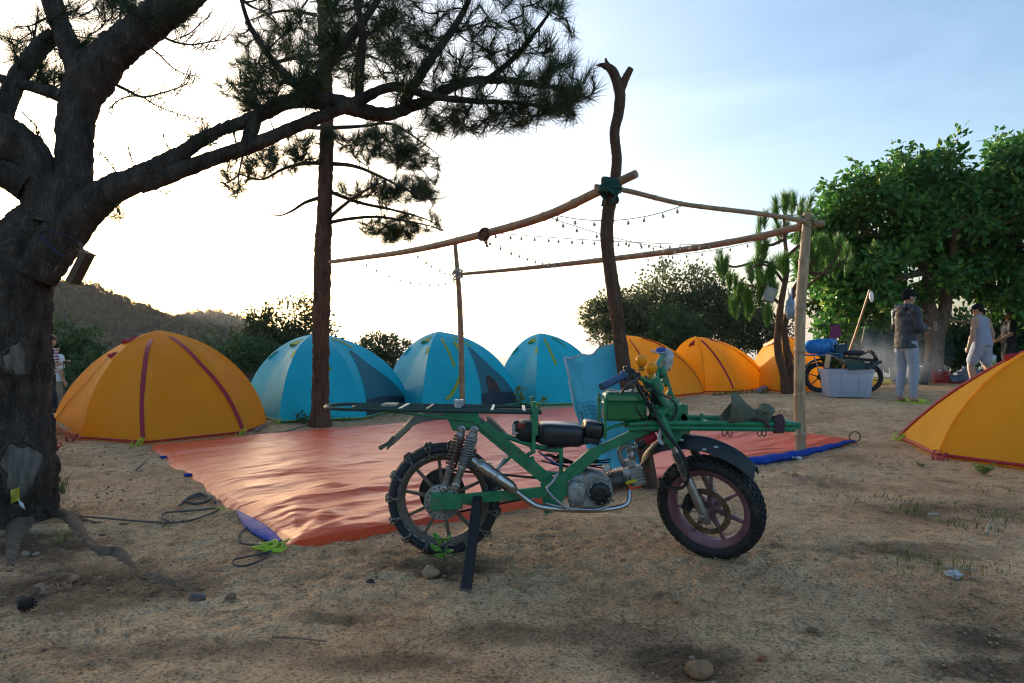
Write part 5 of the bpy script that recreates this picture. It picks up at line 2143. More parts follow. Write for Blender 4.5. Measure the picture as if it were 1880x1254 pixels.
# ---- main frame
def _frame(mb):
    for dy in (-.062, .062):
        mb.bar(Q(884, 781, dy), Q(1014, 888, dy), .026, .062)
        mb.bar(Q(1004, 905, dy), Q(1094, 829, dy), .030, .060)
        mb.bar(Q(1088, 832, dy), Q(1165, 796, dy), .028, .046)
        mb.bar(Q(1160, 798, dy), Q(1212, 782, dy * .7), .028, .044)
        mb.tube(spline([Q(862, 764, dy), Q(893, 787, dy), Q(950, 808, dy), Q(996, 823, dy), Q(1030, 826, dy)], 5), .0135, 10)
        mb.tube(spline([Q(976, 838, dy), Q(984, 857, dy), Q(1005, 868, dy), Q(1036, 868, dy)], 5), .010, 8)
        mb.tube([Q(1030, 822, dy), Q(1030, 869, dy)], .011, 8)
        mb.tube([Q(916, 858, dy - .02), Q(944, 833, dy)], .009, 8)
        mb.tube([Q(963, 838, dy), Q(978, 830, dy)], .010, 8)
        mb.prism([Q(992, 886, dy * 1.3), Q(1042, 866, dy * 1.3), Q(1046, 900, dy * 1.3), Q(1018, 940, dy * 1.3), Q(1000, 944, dy * 1.3), Q(996, 920, dy * 1.3)], (0, -.010, 0))
        mb.prism([Q(816, 757, dy * 1.2), Q(878, 757, dy * 1.2), Q(882, 776, dy * 1.2), Q(862, 790, dy * 1.2), Q(832, 791, dy * 1.2)], (0, -.008, 0))
    mb.bar(Q(985, 866, -.062), Q(985, 866, .062), .02, .02)
    mb.bar(Q(1093, 829, -.062), Q(1093, 829, .062), .02, .03)
    mb.bar(Q(890, 785, -.062), Q(890, 785, .062), .02, .03)
    mb.tube([Q(1226, 806), Q(1196, 694)], .026, 14)
    mb.tube([Q(1222, 792), Q(1224, 802)], .034, 14)
    mb.tube([Q(1197, 702), Q(1199, 712)], .034, 14)
part('main_frame', M_GREEN, _frame, bevel=.0025)
part('footrest_lug', M_GREEN, lambda mb: mb.lathe(Q(1009, 930, -.08), (0, -1, 0), [(.02, 0), (.02, .03), (.012, .035)], 12))

# ---- rear rack of bent reinforcing bar
def rebar(mb, ctrl, r=.0085, n=8):
    C = spline(ctrl, 12)
    P = [Vector(C[0])]
    for a, b in zip(C[:-1], C[1:]):
        a, b = Vector(a), Vector(b)
        k = max(1, int((b - a).length / .006))
        for i in range(1, k + 1):
            P.append(a.lerp(b, i / k))
    mb.tube(P, [r * (1.13 if i % 2 else 1.0) for i in range(len(P))], n)
ZR = .742
def rk(px, y, dz=0):
    """point of the flat rear rack: photo column at the bike's plane, lateral offset y"""
    return Vector(((px - CX) * Y0 / F, Y0 + y, ZR + (px - 980) / 380 * -.018 + dz))
rear_rack = part('rear_rack', M_REBAR, lambda mb: (
    rebar(mb, [rk(992, -.155), rk(900, -.155), rk(760, -.155), rk(650, -.15), rk(612, -.10), rk(600, 0), rk(612, .10), rk(650, .15), rk(760, .155), rk(900, .155), rk(992, .155)]),
    rebar(mb, [rk(905, .05), rk(760, .05), rk(668, .048), rk(650, .0), rk(668, -.048), rk(760, -.05), rk(905, -.05)], .007),
    rebar(mb, [rk(992, -.06), rk(905, -.06)], .007)))
for px in (742, 790, 905, 962):
    part('cross_bar', M_GALV if px in (742, 905, 962) else M_REBAR, lambda mb: mb.bar(rk(px, -.15, .004), rk(px, .15, .004), .014, .012), rear_rack, bevel=.002)
part('rack_clamp', M_GALV, lambda mb: (mb.box(rk(842, .02, .026), (.045, .06, .035)), mb.box(rk(842, -.02, .010), (.03, .03, .03)), mb.tube([rk(842, -.03, .02), rk(842, -.03, .05)], .006, 8)), rear_rack, bevel=.004)
part('wood_slats', mat('pale_worn_board', (.42, .38, .30), rough=.7, nscale=20), lambda mb: mb.box(rk(715, .02, .012), (.075, .11, .012)), rear_rack, bevel=.002)
def _upr(y):
    def fn(mb):
        a = rk(978, y)
        mb.bar(a + Vector((0, 0, .055)), Vector((a.x, a.y, a.z - .20)), .018, .026, (0, 1, 0))
        mb.bar(a + Vector((.014, 0, .03)), Vector((a.x + .014, a.y, a.z - .11)), .016, .03, (0, 1, 0))
        mb.tube([Vector((a.x, a.y, a.z - .19)), Q(975, 822, y * .45)], .009, 8)
    return fn
for y in (-.155, .155):
    part('rack_upright', M_GREEN, _upr(y), bevel=.002)
    part('rack_stay', M_GREEN, lambda mb: mb.tube([rk(709, y * .9, -.006), rk(800, y * .8, -.03), Q(875, 774, y * .5)], .006, 8))


# ---- rear mudguard with split flap
def _mud(mb):
    prof = spline([Q(928, 806), Q(905, 786), Q(876, 764), Q(840, 752), Q(800, 753), Q(764, 762), Q(742, 782), Q(716, 806)], 5)
    prof = [Vector(p) for p in prof]
    n = len(prof) - 1
    def fn(u, v):
        p = prof[int(round(u * n))]
        w = (v - .5) * 2
        wid = .075 if u < .8 else .075 + .02 * (u - .8)
        return p + Vector((0, wid * w, -.045 * abs(w) ** 3))
    mb.grid(fn, n, 10, .004)
    for s_ in (-1, 1):
        mb.prism([Q(719, 802, s_ * .045 - .028), Q(710, 812, s_ * .045 - .03), Q(694, 822 + 2 * s_, s_ * .05 - .03), Q(699, 827, s_ * .05 - .02), Q(722, 812, s_ * .045 - .02)], (0, .055, 0))
part('rear_mudguard', M_OLIVE, _mud)
part('side_panel', M_OLIVE, lambda mb: mb.prism([Q(893, 766, -.045), Q(902, 770, -.045), Q(932, 800, -.05), Q(926, 806, -.05), Q(898, 792, -.05)], (0, .09, 0)), bevel=.004)

# ---- seat
def _seat(mb):
    superell(mb, Q(1028, 796), (.122, .105, .058), .42, .38, 28, 16, Matrix.Rotation(math.radians(3), 3, 'Y'))
def _seat2(mb):
    superell(mb, Q(1088, 787), (.054, .09, .044), .45, .42, 24, 14, Matrix.Rotation(math.radians(10), 3, 'Y'))
seat = part('seat', M_SEAT, _seat)
part('seat_nose', M_SEAT, _seat2, seat)
part('seat_base', M_BLACK, lambda mb: (mb.bar(Q(990, 822, 0), Q(1100, 806, 0), .15, .014), mb.bar(Q(1068, 806, -.06), Q(1100, 812, -.06), .02, .03)), seat, bevel=.003)
def _bundle(mb):
    superell(mb, Q(968, 792), (.062, .085, .060), .6, .5, 20, 12)
    superell(mb, Q(948, 784, -.05), (.022, .03, .034), .7, .6, 14, 10)
part('battery_bundle', M_BLACK, _bundle)
part('tail_lamp', mat('dull_red_lens', (.25, .03, .03), rough=.3), lambda mb: mb.box(Q(957, 782, -.088), (.04, .02, .03)), bevel=.004)
part('tail_bracket', M_GALV, lambda mb: (mb.box(Q(943, 788, -.07), (.016, .02, .055)), mb.box(Q(946, 795, -.075), (.03, .015, .012))), bevel=.002)

# ---- exhaust
part('muffler', M_CHROME, lambda mb: mb.lathe(Q(870, 846, -.165), Q(944, 899, -.15) - Q(870, 846, -.165), [(.012, -.012), (.016, .0), (.018, .02), (.028, .03), (.031, .045), (.031, .215), (.027, .235), (.018, .25), (.014, .26)], 24))
part('muffler_band', M_STEEL, lambda mb: (mb.lathe(Q(908, 873, -.158), Q(944, 899, -.15) - Q(870, 846, -.165), [(.033, 0), (.033, .014)], 24), mb.tube([Q(912, 862, -.15), Q(926, 842, -.10)], .008, 8)))
part('exhaust_pipe', M_CHROME, lambda mb: mb.tube(spline([Q(940, 896, -.15), Q(960, 912, -.15), Q(975, 923, -.15), Q(994, 931, -.15), Q(1042, 936, -.14), Q(1095, 937, -.12), Q(1138, 931, -.10), Q(1153, 921, -.08), Q(1156, 900, -.05)], 6), [.014] * 6 + [.016] * 7 + [.015] * 10 + [.013] * 26, 12))

# ---- engine
def _case(mb):
    mb.prism([Q(1038, 888, -.085), Q(1056, 874, -.085), Q(1090, 868, -.085), Q(1122, 878, -.085), Q(1128, 905, -.085), Q(1120, 926, -.085), Q(1096, 936, -.085), Q(1056, 932, -.085), Q(1040, 914, -.085)], (0, .17, 0))
eng = part('engine_case', M_ALU, _case, bevel=.012)
part('clutch_cover', M_BLACK, lambda mb: mb.lathe(Q(1101, 905, -.085), (0, -1, 0), [(.060, -.01), (.060, .012), (.056, .020), (.050, .022), (.048, .030), (.030, .034), (.028, .030), (.016, .030), (.014, .036), (.004, .037)], 36), eng)
part('cover_rim', M_ALU, lambda mb: mb.torus(Q(1101, 905, -.100), (0, 1, 0), .0585, .0045, 36, 8), eng)
def _ribs(mb):
    c = Q(1101, 905, -.112)
    for k in range(8):
        a = 2 * math.pi * k / 8 + .2
        r_ = Vector((math.cos(a), 0, math.sin(a)))
        mb.lathe(c + r_ * .052, (0, -1, 0), [(.0055, -.01), (.0055, .006), (.003, .008)], 6)
    for (px, py, w, h) in ((1064, 884, .03, .008), (1068, 892, .034, .008), (1060, 916, .036, .010), (1082, 880, .02, .01)):
        mb.box(Q(px, py, -.108), (w, .012, h), Matrix.Rotation(.25, 3, 'Y'))
tag(part('cover_bolts', M_STEEL, _ribs, eng, bevel=.001), kind='stuff')
part('gear_cover', M_ALU, lambda mb: superell(mb, Q(1058, 904, -.085), (.048, .03, .064), .7, .6, 20, 12), eng)
def _bolts(mb):
    for (px, py) in ((1044, 884), (1075, 873), (1121, 882), (1126, 920), (1080, 932), (1048, 926), (1085, 888), (1118, 894), (1088, 922)):
        mb.lathe(Q(px, py, -.098), (0, -1, 0), [(.007, -.02), (.007, .006)], 6)
tag(part('case_bolts', M_STEEL, _bolts, eng), kind='stuff')
fa, fb = Q(1116, 886), Q(1152, 877)
fax = (fb - fa).normalized()
fup = Vector((0, 1, 0)).cross(fax).normalized()
fR = Matrix((fax, Vector((0, 1, 0)), fup)).transposed()
part('cylinder', M_ALU, lambda mb: mb.lathe(fa, fax, [(.038, -.01), (.038, .11)], 20), eng)
fin_me = local_mesh('cooling_fin', lambda mb: superell(mb, (0, 0, 0), (.0022, .058, .056), .25, .35, 16, 10), 60)
for k in range(8):
    shared('cooling_fin', fin_me, M_STEEL, eng, fa + fax * (.008 + .0118 * k), fR.to_quaternion())
def _head(mb):
    mb.box(Q(1166, 872), (.062, .105, .092), fR)
    for k in range(5):
        mb.box(Q(1166, 872) + fup * (-.036 + .018 * k), (.082, .122, .0035), fR)
    mb.box(Q(1156, 848), (.05, .07, .03), fR)
    mb.lathe(Q(1150, 868, -.05), (0, -1, 0), [(.022, 0), (.022, .01), (.015, .014)], 16)
head = part('cylinder_head', M_ALU, _head, bevel=.003)
part('spark_plug_cap', mat('yellow_rubber', (.62, .48, .02), rough=.5), lambda mb: mb.tube([Q(1150, 887, -.075), Q(1160, 884, -.085), Q(1169, 882, -.085)], [.011, .010, .008], 10), head)
part('intake_pipe', M_ALU, lambda mb: mb.tube(spline([Q(1147, 856, -.02), Q(1140, 842, -.03), Q(1138, 828, -.035), Q(1146, 818, -.04), Q(1160, 818, -.04)], 5), .013, 12))
def _carb(mb):
    mb.lathe(Q(1150, 824, -.04), (1, 0, .25), [(.014, 0), (.022, .012), (.022, .02), (.018, .022), (.018, .045), (.022, .048), (.022, .056), (.016, .06)], 18)
    mb.lathe(Q(1160, 836, -.04), (0, 0, 1), [(.016, -.02), (.020, -.012), (.020, .02), (.012, .03), (.014, .05), (.008, .06)], 16)
    mb.lathe(Q(1158, 824, -.06), (0, -1, 0), [(.01, 0), (.01, .02), (.005, .026)], 10)
part('carburettor', M_STEEL, _carb)
part('starter_motor', M_STEEL, lambda mb: mb.lathe(Q(1112, 858, -.05), (0, -1, .1), [(.02, 0), (.022, .02), (.018, .03)], 14))
part('intake_elbow', M_BLACK, lambda mb: mb.tube(spline([Q(1171, 820, -.04), Q(1178, 816, -.045), Q(1186, 809, -.05)], 4), .018, 12))
part('air_filter', mat('red_foam_filter', (.50, .02, .04), (.34, .012, .025), rough=.7, nscale=80, bump=.4, bscale=160), lambda mb: mb.lathe(Q(1184, 811, -.05), Q(1206, 796, -.06) - Q(1184, 811, -.05), [(.016, 0), (.024, .006), (.026, .04), (.025, .06), (.020, .066)], 18))
def _kick(mb):
    mb.tube(spline([Q(1024, 870, -.12), Q(1014, 885, -.14), Q(1004, 897, -.15), Q(1012, 909, -.16), Q(1026, 922, -.17), Q(1042, 933, -.18)], 5), .0085, 10)
    mb.lathe(Q(1050, 925, -.10), (0, -1, 0), [(.016, 0), (.016, .03), (.010, .04)], 12)
part('kick_lever', M_STEEL, _kick)
part('brake_pedal', M_STEEL, lambda mb: mb.tube(spline([Q(1002, 924, -.15), Q(1040, 933, -.16), Q(1090, 936, -.16), Q(1118, 930, -.16)], 5), .007, 8))
def _wires(mb):
    rg = random.Random(5)
    for k in range(8):
        a = Q(rg.uniform(985, 1040), rg.uniform(830, 850), rg.uniform(-.05, .05))
        b = Q(rg.uniform(1050, 1130), rg.uniform(840, 870), rg.uniform(-.05, .05))
        mb.tube(spline([a, (a + b) / 2 + Vector((0, 0, -.04 * rg.random())), b], 6), .004, 5)
    mb.tube(spline([Q(988, 828, -.08), Q(1010, 846, -.09), Q(1032, 856, -.08)], 5), .004, 5)
part('wiring', M_BLACK, _wires)
part('blue_hose', mat('blue_hose_rubber', (.02, .09, .32), rough=.4), lambda mb: mb.tube(spline([Q(993, 832, -.09), Q(1010, 845, -.095), Q(1030, 855, -.09)], 5), .0045, 6))

# ---- toolbox in place of the tank
tb = part('toolbox', M_GREEN2, lambda mb: mb.box(Q(1145, 753, -.02), (.208, .155, .098), None, 1.02), bevel=.016)
part('toolbox_lid', M_GREEN2, lambda mb: mb.box(Q(1145, 729, -.02), (.214, .160, .046), None, .95), tb, bevel=.012)
part('lid_rim', M_GREEN2, lambda mb: mb.box(Q(1145, 738, -.02), (.222, .168, .009)), tb, bevel=.004)
part('lid_plate', mat('scuffed_grey_lid', (.36, .38, .36), (.08, .16, .10), rough=.45, nscale=22, metal=.3), lambda mb: mb.box(Q(1145, 719, -.02) + Vector((0, 0, .0)), (.170, .12, .006)), tb, bevel=.002)
part('lid_hinge', M_GALV, lambda mb: (mb.box(Q(1120, 716, -.07), (.06, .02, .008)), mb.box(Q(1165, 716, -.05), (.05, .03, .008))), tb, bevel=.002)
def _rods(mb):
    mb.tube([Q(1100, 722, -.09), Q(1100, 775, -.09)], .0075, 8)
    mb.lathe(Q(1100, 734, -.09), (0, 0, 1), [(.014, -.006), (.014, .006)], 6)
    mb.lathe(Q(1100, 766, -.09), (0, 0, 1), [(.012, -.006), (.012, .006)], 6)
    mb.bar(Q(1111, 732, -.10), Q(1111, 806, -.08), .014, .016, (0, 1, 0))
    mb.tube(spline([Q(1112, 790, -.08), Q(1130, 782, -.06), Q(1160, 776, -.04), Q(1200, 772, -.03)], 4), .008, 8)
part('toolbox_stay', M_GREEN, _rods)

# ---- front rack
ZF = .685
def fk(px, y, dz=0):
    return Vector(((px - CX) * Y0 / F, Y0 + y, ZF + dz))
def _fr(mb):
    for y in (-.13, .15):
        for dz in (.002, -.022):
            rebar(mb, [fk(1150, y * .6, dz - .012), fk(1215, y, dz), fk(1440, y, dz - .006)], .0125)
        mb.bar(fk(1215, y, -.010), fk(1438, y, -.016), .012, .016)
    for px in (1230, 1300, 1365, 1437):
        mb.bar(fk(px, -.13, -.008), fk(px, .15, -.008), .016, .014)
    mb.bar(fk(1445, -.13, -.012), fk(1445, .15, -.012), .035, .03)
    mb.bar(fk(1276, -.12, 0), fk(1276, -.12, .05), .014, .014, (0, 1, 0))
front_rack = part('front_rack', M_GREEN, _fr, bevel=.0012)
part('rack_bracket', M_GREEN, lambda mb: (mb.box(Q(1238, 757, .02), (.115, .10, .085)), mb.prism([Q(1255, 757, -.03), Q(1273, 777, -.03), Q(1240, 777, -.03)], (0, .01, 0)), mb.lathe(Q(1254, 743, -.035), (0, -1, 0), [(.006, 0), (.006, .004)], 10)), front_rack, bevel=.003)
for px in (1312, 1322, 1374, 1382):
    a = fk(px, -.135, -.03)
    part('rack_hook', M_BLACK, lambda mb: mb.tube(spline([a, a + Vector((-.004, -.005, -.02)), a + Vector((.008, -.005, -.032)), a + Vector((.018, 0, -.02)), a + Vector((.016, 0, 0))], 4), .0028, 5), front_rack)


# ---- steering: fork, front wheel, mudguard, handlebar, all turned towards the camera
CF = W(1303, 931, 3.43)
CF.z = .262
RAKE, STEER = math.radians(24), math.radians(-37)
s_ax = Vector((-math.sin(RAKE), 0, math.cos(RAKE)))
RS = Matrix.Rotation(STEER, 3, s_ax)
AX = RS @ Vector((0, 1, 0))


def S(x, y, z):
    return CF + RS @ Vector((x, y, z))


wf = make_wheel(CF, AX, .266, .052, M_RIMF, M_TYREF, 7, .045, BIKE, knobs=True, rim_drop=.062, rim_w=.03)
def _disc(mb):
    mb.lathe(S(0, -.055, 0), AX, [(.092, -.002), (.122, -.002), (.122, .002), (.092, .002)], 44, closed=True)
    for k in range(6):
        a = 2 * math.pi * k / 6
        mb.bar(S(.035 * math.cos(a), -.055, .035 * math.sin(a)), S(.095 * math.cos(a + .25), -.055, .095 * math.sin(a + .25)), .004, .018, AX)
part('brake_disc', mat('rusty_disc_steel', (.24, .17, .12), (.13, .085, .06), rough=.45, metal=.6, nscale=20), _disc, wf)
def _dh(mb):
    for k in range(24):
        a = 2 * math.pi * k / 24
        rr = .100 + .012 * (k % 2)
        mb.lathe(S(rr * math.cos(a), -.0565, rr * math.sin(a)), -AX, [(.0035, 0), (.0035, .0022)], 6)
tag(part('disc_holes', M_DARKST, _dh, wf), kind='stuff')
part('caliper', M_DARKST, lambda mb: (mb.box(S(-.085, -.065, .035), (.05, .04, .075), RS @ Matrix.Rotation(.3, 3, 'Y')), mb.lathe(S(-.09, -.085, .045), -AX, [(.018, 0), (.016, .012)], 14), mb.lathe(S(-.08, -.085, .015), -AX, [(.015, 0), (.013, .012)], 14)), bevel=.004)
up_l = Vector((-math.sin(RAKE), 0, math.cos(RAKE)))
def leg(y):
    def at(h, o=0.0):
        return S(up_l.x * h + o, y, up_l.z * h)
    low = MB()
    low.tube([at(-.05, .0), at(-.035), at(.0), at(.19), at(.215)], [.014, .021, .023, .0225, .019], 18)
    low.lathe(at(0) + AX * (-.026 if y < 0 else .026), -AX if y < 0 else AX, [(.016, 0), (.016, .012), (.010, .016)], 12)
    o = low.build('fork_leg', M_STEEL, BIKE)
    g = MB()
    pts, rr = [], []
    for k in range(25):
        pts.append(at(.21 + .125 * k / 24))
        rr.append(.026 if k % 2 else .020)
    g.tube(pts, rr, 16)
    g.build('fork_gaiter', mat('worn_spring_cover', (.20, .17, .14), (.10, .085, .075), rough=.55, metal=.4, nscale=40), o)
    u = MB()
    u.tube([at(.33), at(.40)], .0165, 14)
    u.build('fork_stanchion', M_CHROME, o)
    u = MB()
    u.tube([at(.37), at(.56)], .024, 14)
    u.build('fork_shroud', M_GREEN, o)
leg(-.092)
leg(.092)
part('fork_clamp', M_GREEN, lambda mb: (mb.bar(S(up_l.x * .40, -.115, up_l.z * .40), S(up_l.x * .40, .115, up_l.z * .40), .06, .03), mb.bar(S(up_l.x * .545, -.115, up_l.z * .545), S(up_l.x * .545, .115, up_l.z * .545), .06, .025), mb.tube([S(up_l.x * .5, 0, up_l.z * .5), S(up_l.x * .68, 0, up_l.z * .68)], .02, 12)), bevel=.004)
def _fmud(mb):
    prof = spline([(-.36, .18), (-.335, .245), (-.26, .318), (-.15, .360), (-.03, .372), (.08, .348), (.16, .312), (.225, .255)], 5)
    n = len(prof) - 1
    def fn(u, v):
        p = prof[int(round(u * n))]
        w = (v - .5) * 2
        wd = .048 + .010 * math.sin(math.pi * u)
        return S(p[0], wd * w, p[1] - .050 * abs(w) ** 2.4 - .004 * (abs(w) > .6))
    mb.grid(fn, n, 14, .004)
part('front_mudguard', M_BLACK, _fmud, sharp=60)
def _mg(mb):
    for (x, y, z) in ((.05, -.055, .352), (-.12, -.06, .362), (.0, -.078, .34)):
        mb.ball(S(x, y, z), (.012, .004, .006), 8, 6)
part('mudguard_scuffs', mat('pale_scuffed_plastic', (.42, .46, .47), rough=.6), _mg)
part('brake_hose', M_BLACK, lambda mb: (mb.tube(spline([S(-.25, -.12, .56), S(-.20, -.13, .46), S(-.09, -.14, .33), S(-.06, -.13, .22), S(-.10, -.13, .14), S(-.19, -.12, .13), S(-.22, -.11, .16)], 7), .0085, 8)))

# handlebar: near grip on the left, far end up on the right
HB = S(up_l.x * .66, 0, up_l.z * .66)
gA, gB = W(1104, 711, 3.19), W(1146, 689, 3.27)
fA = W(1222, 652, 3.76)
bars = part('handlebar', M_GREEN, lambda mb: (mb.tube(spline([gA, gB, W(1170, 692, 3.36), HB + Vector((-.01, 0, .02)), W(1208, 672, 3.58), W(1216, 655, 3.68), fA], 6), .0115, 10), mb.tube([W(1194, 690, 3.42), W(1215, 655, 3.64)], .012, 10), mb.tube([W(1217, 672, 3.62), W(1238, 738, 3.5)], .0085, 8), mb.tube([W(1188, 690, 3.44), W(1206, 768, 3.46)], .0085, 8), mb.lathe(HB, up_l, [(.03, -.03), (.034, -.01), (.034, .03), (.026, .045)], 14), mb.ball(W(1215, 686, 3.55), (.028, .028, .034), 12, 8), mb.ball(W(1190, 704, 3.45), (.026, .024, .032), 12, 8), mb.ball(W(1208, 735, 3.47), (.026, .02, .03), 12, 8)))
part('grip', mat('faded_blue_rubber', (.045, .10, .20), (.03, .07, .15), rough=.6, nscale=30), lambda mb: mb.tube([gA.lerp(gB, k / 24) for k in range(25)], [.0175 + (.0012 if k % 3 else 0) for k in range(23)] + [.026, .026], 14), bars)
part('switch_box', M_BLACK, lambda mb: (mb.box(W(1154, 684, 3.30), (.05, .05, .05), Matrix.Rotation(.5, 3, 'Y')), mb.box(W(1166, 690, 3.35), (.05, .04, .035)), mb.box(W(1150, 676, 3.30), (.03, .035, .018))), bars, bevel=.005)
part('brake_lever', M_BLACK, lambda mb: mb.tube(spline([W(1172, 694, 3.30), W(1156, 706, 3.22), W(1146, 714, 3.20), W(1140, 724, 3.20)], 5), [.008] * 8 + [.006] * 8, 8), bars)
def _cables(mb):
    mb.tube(spline([W(1170, 700, 3.34), W(1178, 722, 3.33), W(1194, 752, 3.36), W(1214, 776, 3.40), W(1224, 800, 3.38), W(1228, 815, 3.36)], 6), .006, 7)
    mb.tube(spline([W(1165, 702, 3.36), W(1172, 715, 3.34), W(1190, 745, 3.37), W(1206, 770, 3.42)], 6), .006, 7)
    mb.tube(spline([W(1180, 700, 3.40), W(1210, 722, 3.36), W(1235, 735, 3.36), W(1242, 755, 3.37), W(1228, 775, 3.38), W(1205, 785, 3.40)], 6), .005, 7)
    mb.tube(spline([W(1185, 690, 3.42), W(1196, 712, 3.40), W(1200, 740, 3.42), W(1190, 770, 3.46)], 6), .005, 7)
part('control_cables', M_BLACK, _cables, bars)
def _loom(mb):
    rg = random.Random(21)
    for k in range(11):
        a = W(rg.uniform(1160, 1200), rg.uniform(688, 712), rg.uniform(3.36, 3.5))
        b = W(rg.uniform(1180, 1228), rg.uniform(768, 800), rg.uniform(3.38, 3.52))
        m_ = (a + b) / 2 + Vector((rg.uniform(-.06, .06), rg.uniform(-.07, .02), rg.uniform(-.03, .03)))
        mb.tube(spline([a, m_, b], 7), rg.choice((.0035, .0045, .005)), 6)
part('wiring_loom', M_BLACK, _loom, bars)
def _clutter(mb):
    for (px, py, d, r) in ((1204, 712, 3.44, .016), (1212, 724, 3.45, .014), (1202, 748, 3.45, .018), (1214, 760, 3.44, .014), (1192, 716, 3.42, .012), (1222, 706, 3.52, .013)):
        mb.lathe(W(px, py, d), (.3, -1, .2), [(r, 0), (r, .012), (r * .6, .014), (r * .6, .026)], 6)
    for (px, py) in ((1219, 700), (1229, 722)):
        mb.box(W(px, py, 3.5), (.03, .03, .022), Matrix.Rotation(.5, 3, 'Y'))
tag(part('clamp_bolts', M_GREEN, _clutter, bars, bevel=.001), kind='stuff')
M_AMB = mat('amber_lens', (1.0, .33, .006), (.95, .28, .005), rough=.35, spec=.25, nscale=30)
for (px, py, d) in ((1177, 663, 3.42), (1195, 676, 3.36)):
    o = part('indicator', M_AMB, lambda mb: mb.lathe(W(px, py, d) + Vector((0, 0, -.028)), (.05, -.1, 1), [(.010, 0), (.022, .008), (.028, .02), (.030, .034), (.026, .048), (.014, .058), (.003, .060)], 22), bars)
    part('indicator_stem', mat('ochre_stem', (.55, .30, .03), rough=.5), lambda mb: mb.lathe(W(px, py, d) + Vector((0, 0, -.05)), (0, 0, 1), [(.016, 0), (.018, .01), (.013, .016), (.016, .024)], 14), o)
part('blue_tie', mat('blue_tape', (.02, .08, .34), rough=.5), lambda mb: mb.ball(W(1213, 644, 3.72), (.03, .022, .02), 12, 8), bars)
part('strap', mat('white_plastic_strip', (.62, .62, .64), rough=.5), lambda mb: mb.tube(spline([Q(1210, 774, -.13), Q(1214, 790, -.15), Q(1210, 806, -.15), Q(1218, 815, -.15)], 5), [.009, .012, .008, .010] * 4, 6, flat=.4))

# ------------------------------------------------------------------ prop under the swingarm
pg = G(853, 1090)
o = thing('prop_stake', pg, 'dark wooden stake propping up the motorbike beside its rear wheel', 'stake')
mb = MB()
a, b = pg + Vector((0, 0, -.02)), Q(876, 924, -.14)
t_ = (b - a).normalized()
mb.bar(a, b + t_ * .03, .040, .048, (1, 0, 0))
mb.build('stake', mat('dark_stained_wood', (.022, .019, .021), (.010, .009, .010), rough=.75, nscale=14, stretch=(4, 4, .6), bump=.4, bscale=30, dirt=.1), o, bevel=.006)
mb = MB()
mb.bar(a + Vector((0, 0, .0)), a + t_ * .035, .043, .051, (1, 0, 0))
mb.build('muddy_foot', mat('mud_crust', (.18, .11, .07), rough=.95), o, bevel=.004)

# ------------------------------------------------------------------ things on the bike
def canvas():
    g = fk(1370, 0, .012)
    t = thing('canvas_legging', g, 'rolled olive canvas legging lying open-ended on the front rack', 'legging')
    m = mat('olive_canvas', (.135, .14, .085), (.085, .09, .055), rough=.85, nscale=14, bump=.3, bscale=120)
    c0, c1, c2 = W(1338, 748, 3.42), W(1372, 765, 3.44), W(1400, 771, 3.46)
    ax = (c1 - c0).normalized()
    t_, u_, v_ = perp_frame(ax)
    def fn(u, v):
        a = 2 * math.pi * v
        ct = c0.lerp(c1, min(1, u * 1.6)) if u < .625 else c1.lerp(c2, (u - .625) / .375)
        r = .066 * (1 - u) ** .7 + .018
        rr = r * (1 + .10 * math.sin(2 * a + 1) + .06 * math.sin(5 * a + 6 * u))
        lip = .02 * math.sin(a * 2) * (1 - u) ** 4
        up = Vector((0, 0, 1))
        return ct + Vector((.0, 1, 0)) * (rr * math.cos(a) * .95) + (up - ax * up.dot(ax)).normalized() * (rr * math.sin(a)) + ax * (lip + .02 * math.cos(a) * (1 - u) ** 3)
    mb = MB()
    mb.grid(fn, 22, 28, .004)
    mb.build('open_leg', m, t)
    mb = MB()
    def fn2(u, v):
        a = 2 * math.pi * v
        ct = W(1378, 768, 3.46).lerp(W(1420, 752, 3.44), u)
        r = .012 + .038 * math.sin(math.pi * min(1, u * .9 + .12)) ** .8
        rr = r * (1 + .22 * math.sin(3 * a + 5 * u) + .12 * math.sin(7 * a - 9 * u))
        return ct + Vector((0, rr * math.cos(a) * 1.5, rr * math.sin(a) * .9))
    mb.grid(fn2, 20, 24)
    mb.build('crumpled_leg', m, t)
    mb = MB()
    for k in range(5):
        x = 1404 + 3.5 * k
        c = fk(x, -.13, -.008)
        mb.tube(spline([c + Vector((0, -.016, 0)), c + Vector((.002, -.012, .022)), c + Vector((0, .02, .032 + .004 * k)), c + Vector((0, .08, .03))], 5), .0065, 7)
        mb.tube(spline([c + Vector((0, -.016, 0)), c + Vector((-.002, -.010, -.032)), c + Vector((0, .02, -.028))], 5), .0065, 7)
    mb.tube(spline([W(1382, 768, 3.38), W(1395, 770, 3.36), W(1405, 774, 3.36), W(1414, 786, 3.35)], 5), .008, 7)
    mb.build('elastic_cord', mat('purple_brown_cord', (.11, .045, .06), rough=.8, nscale=60), t)


canvas()


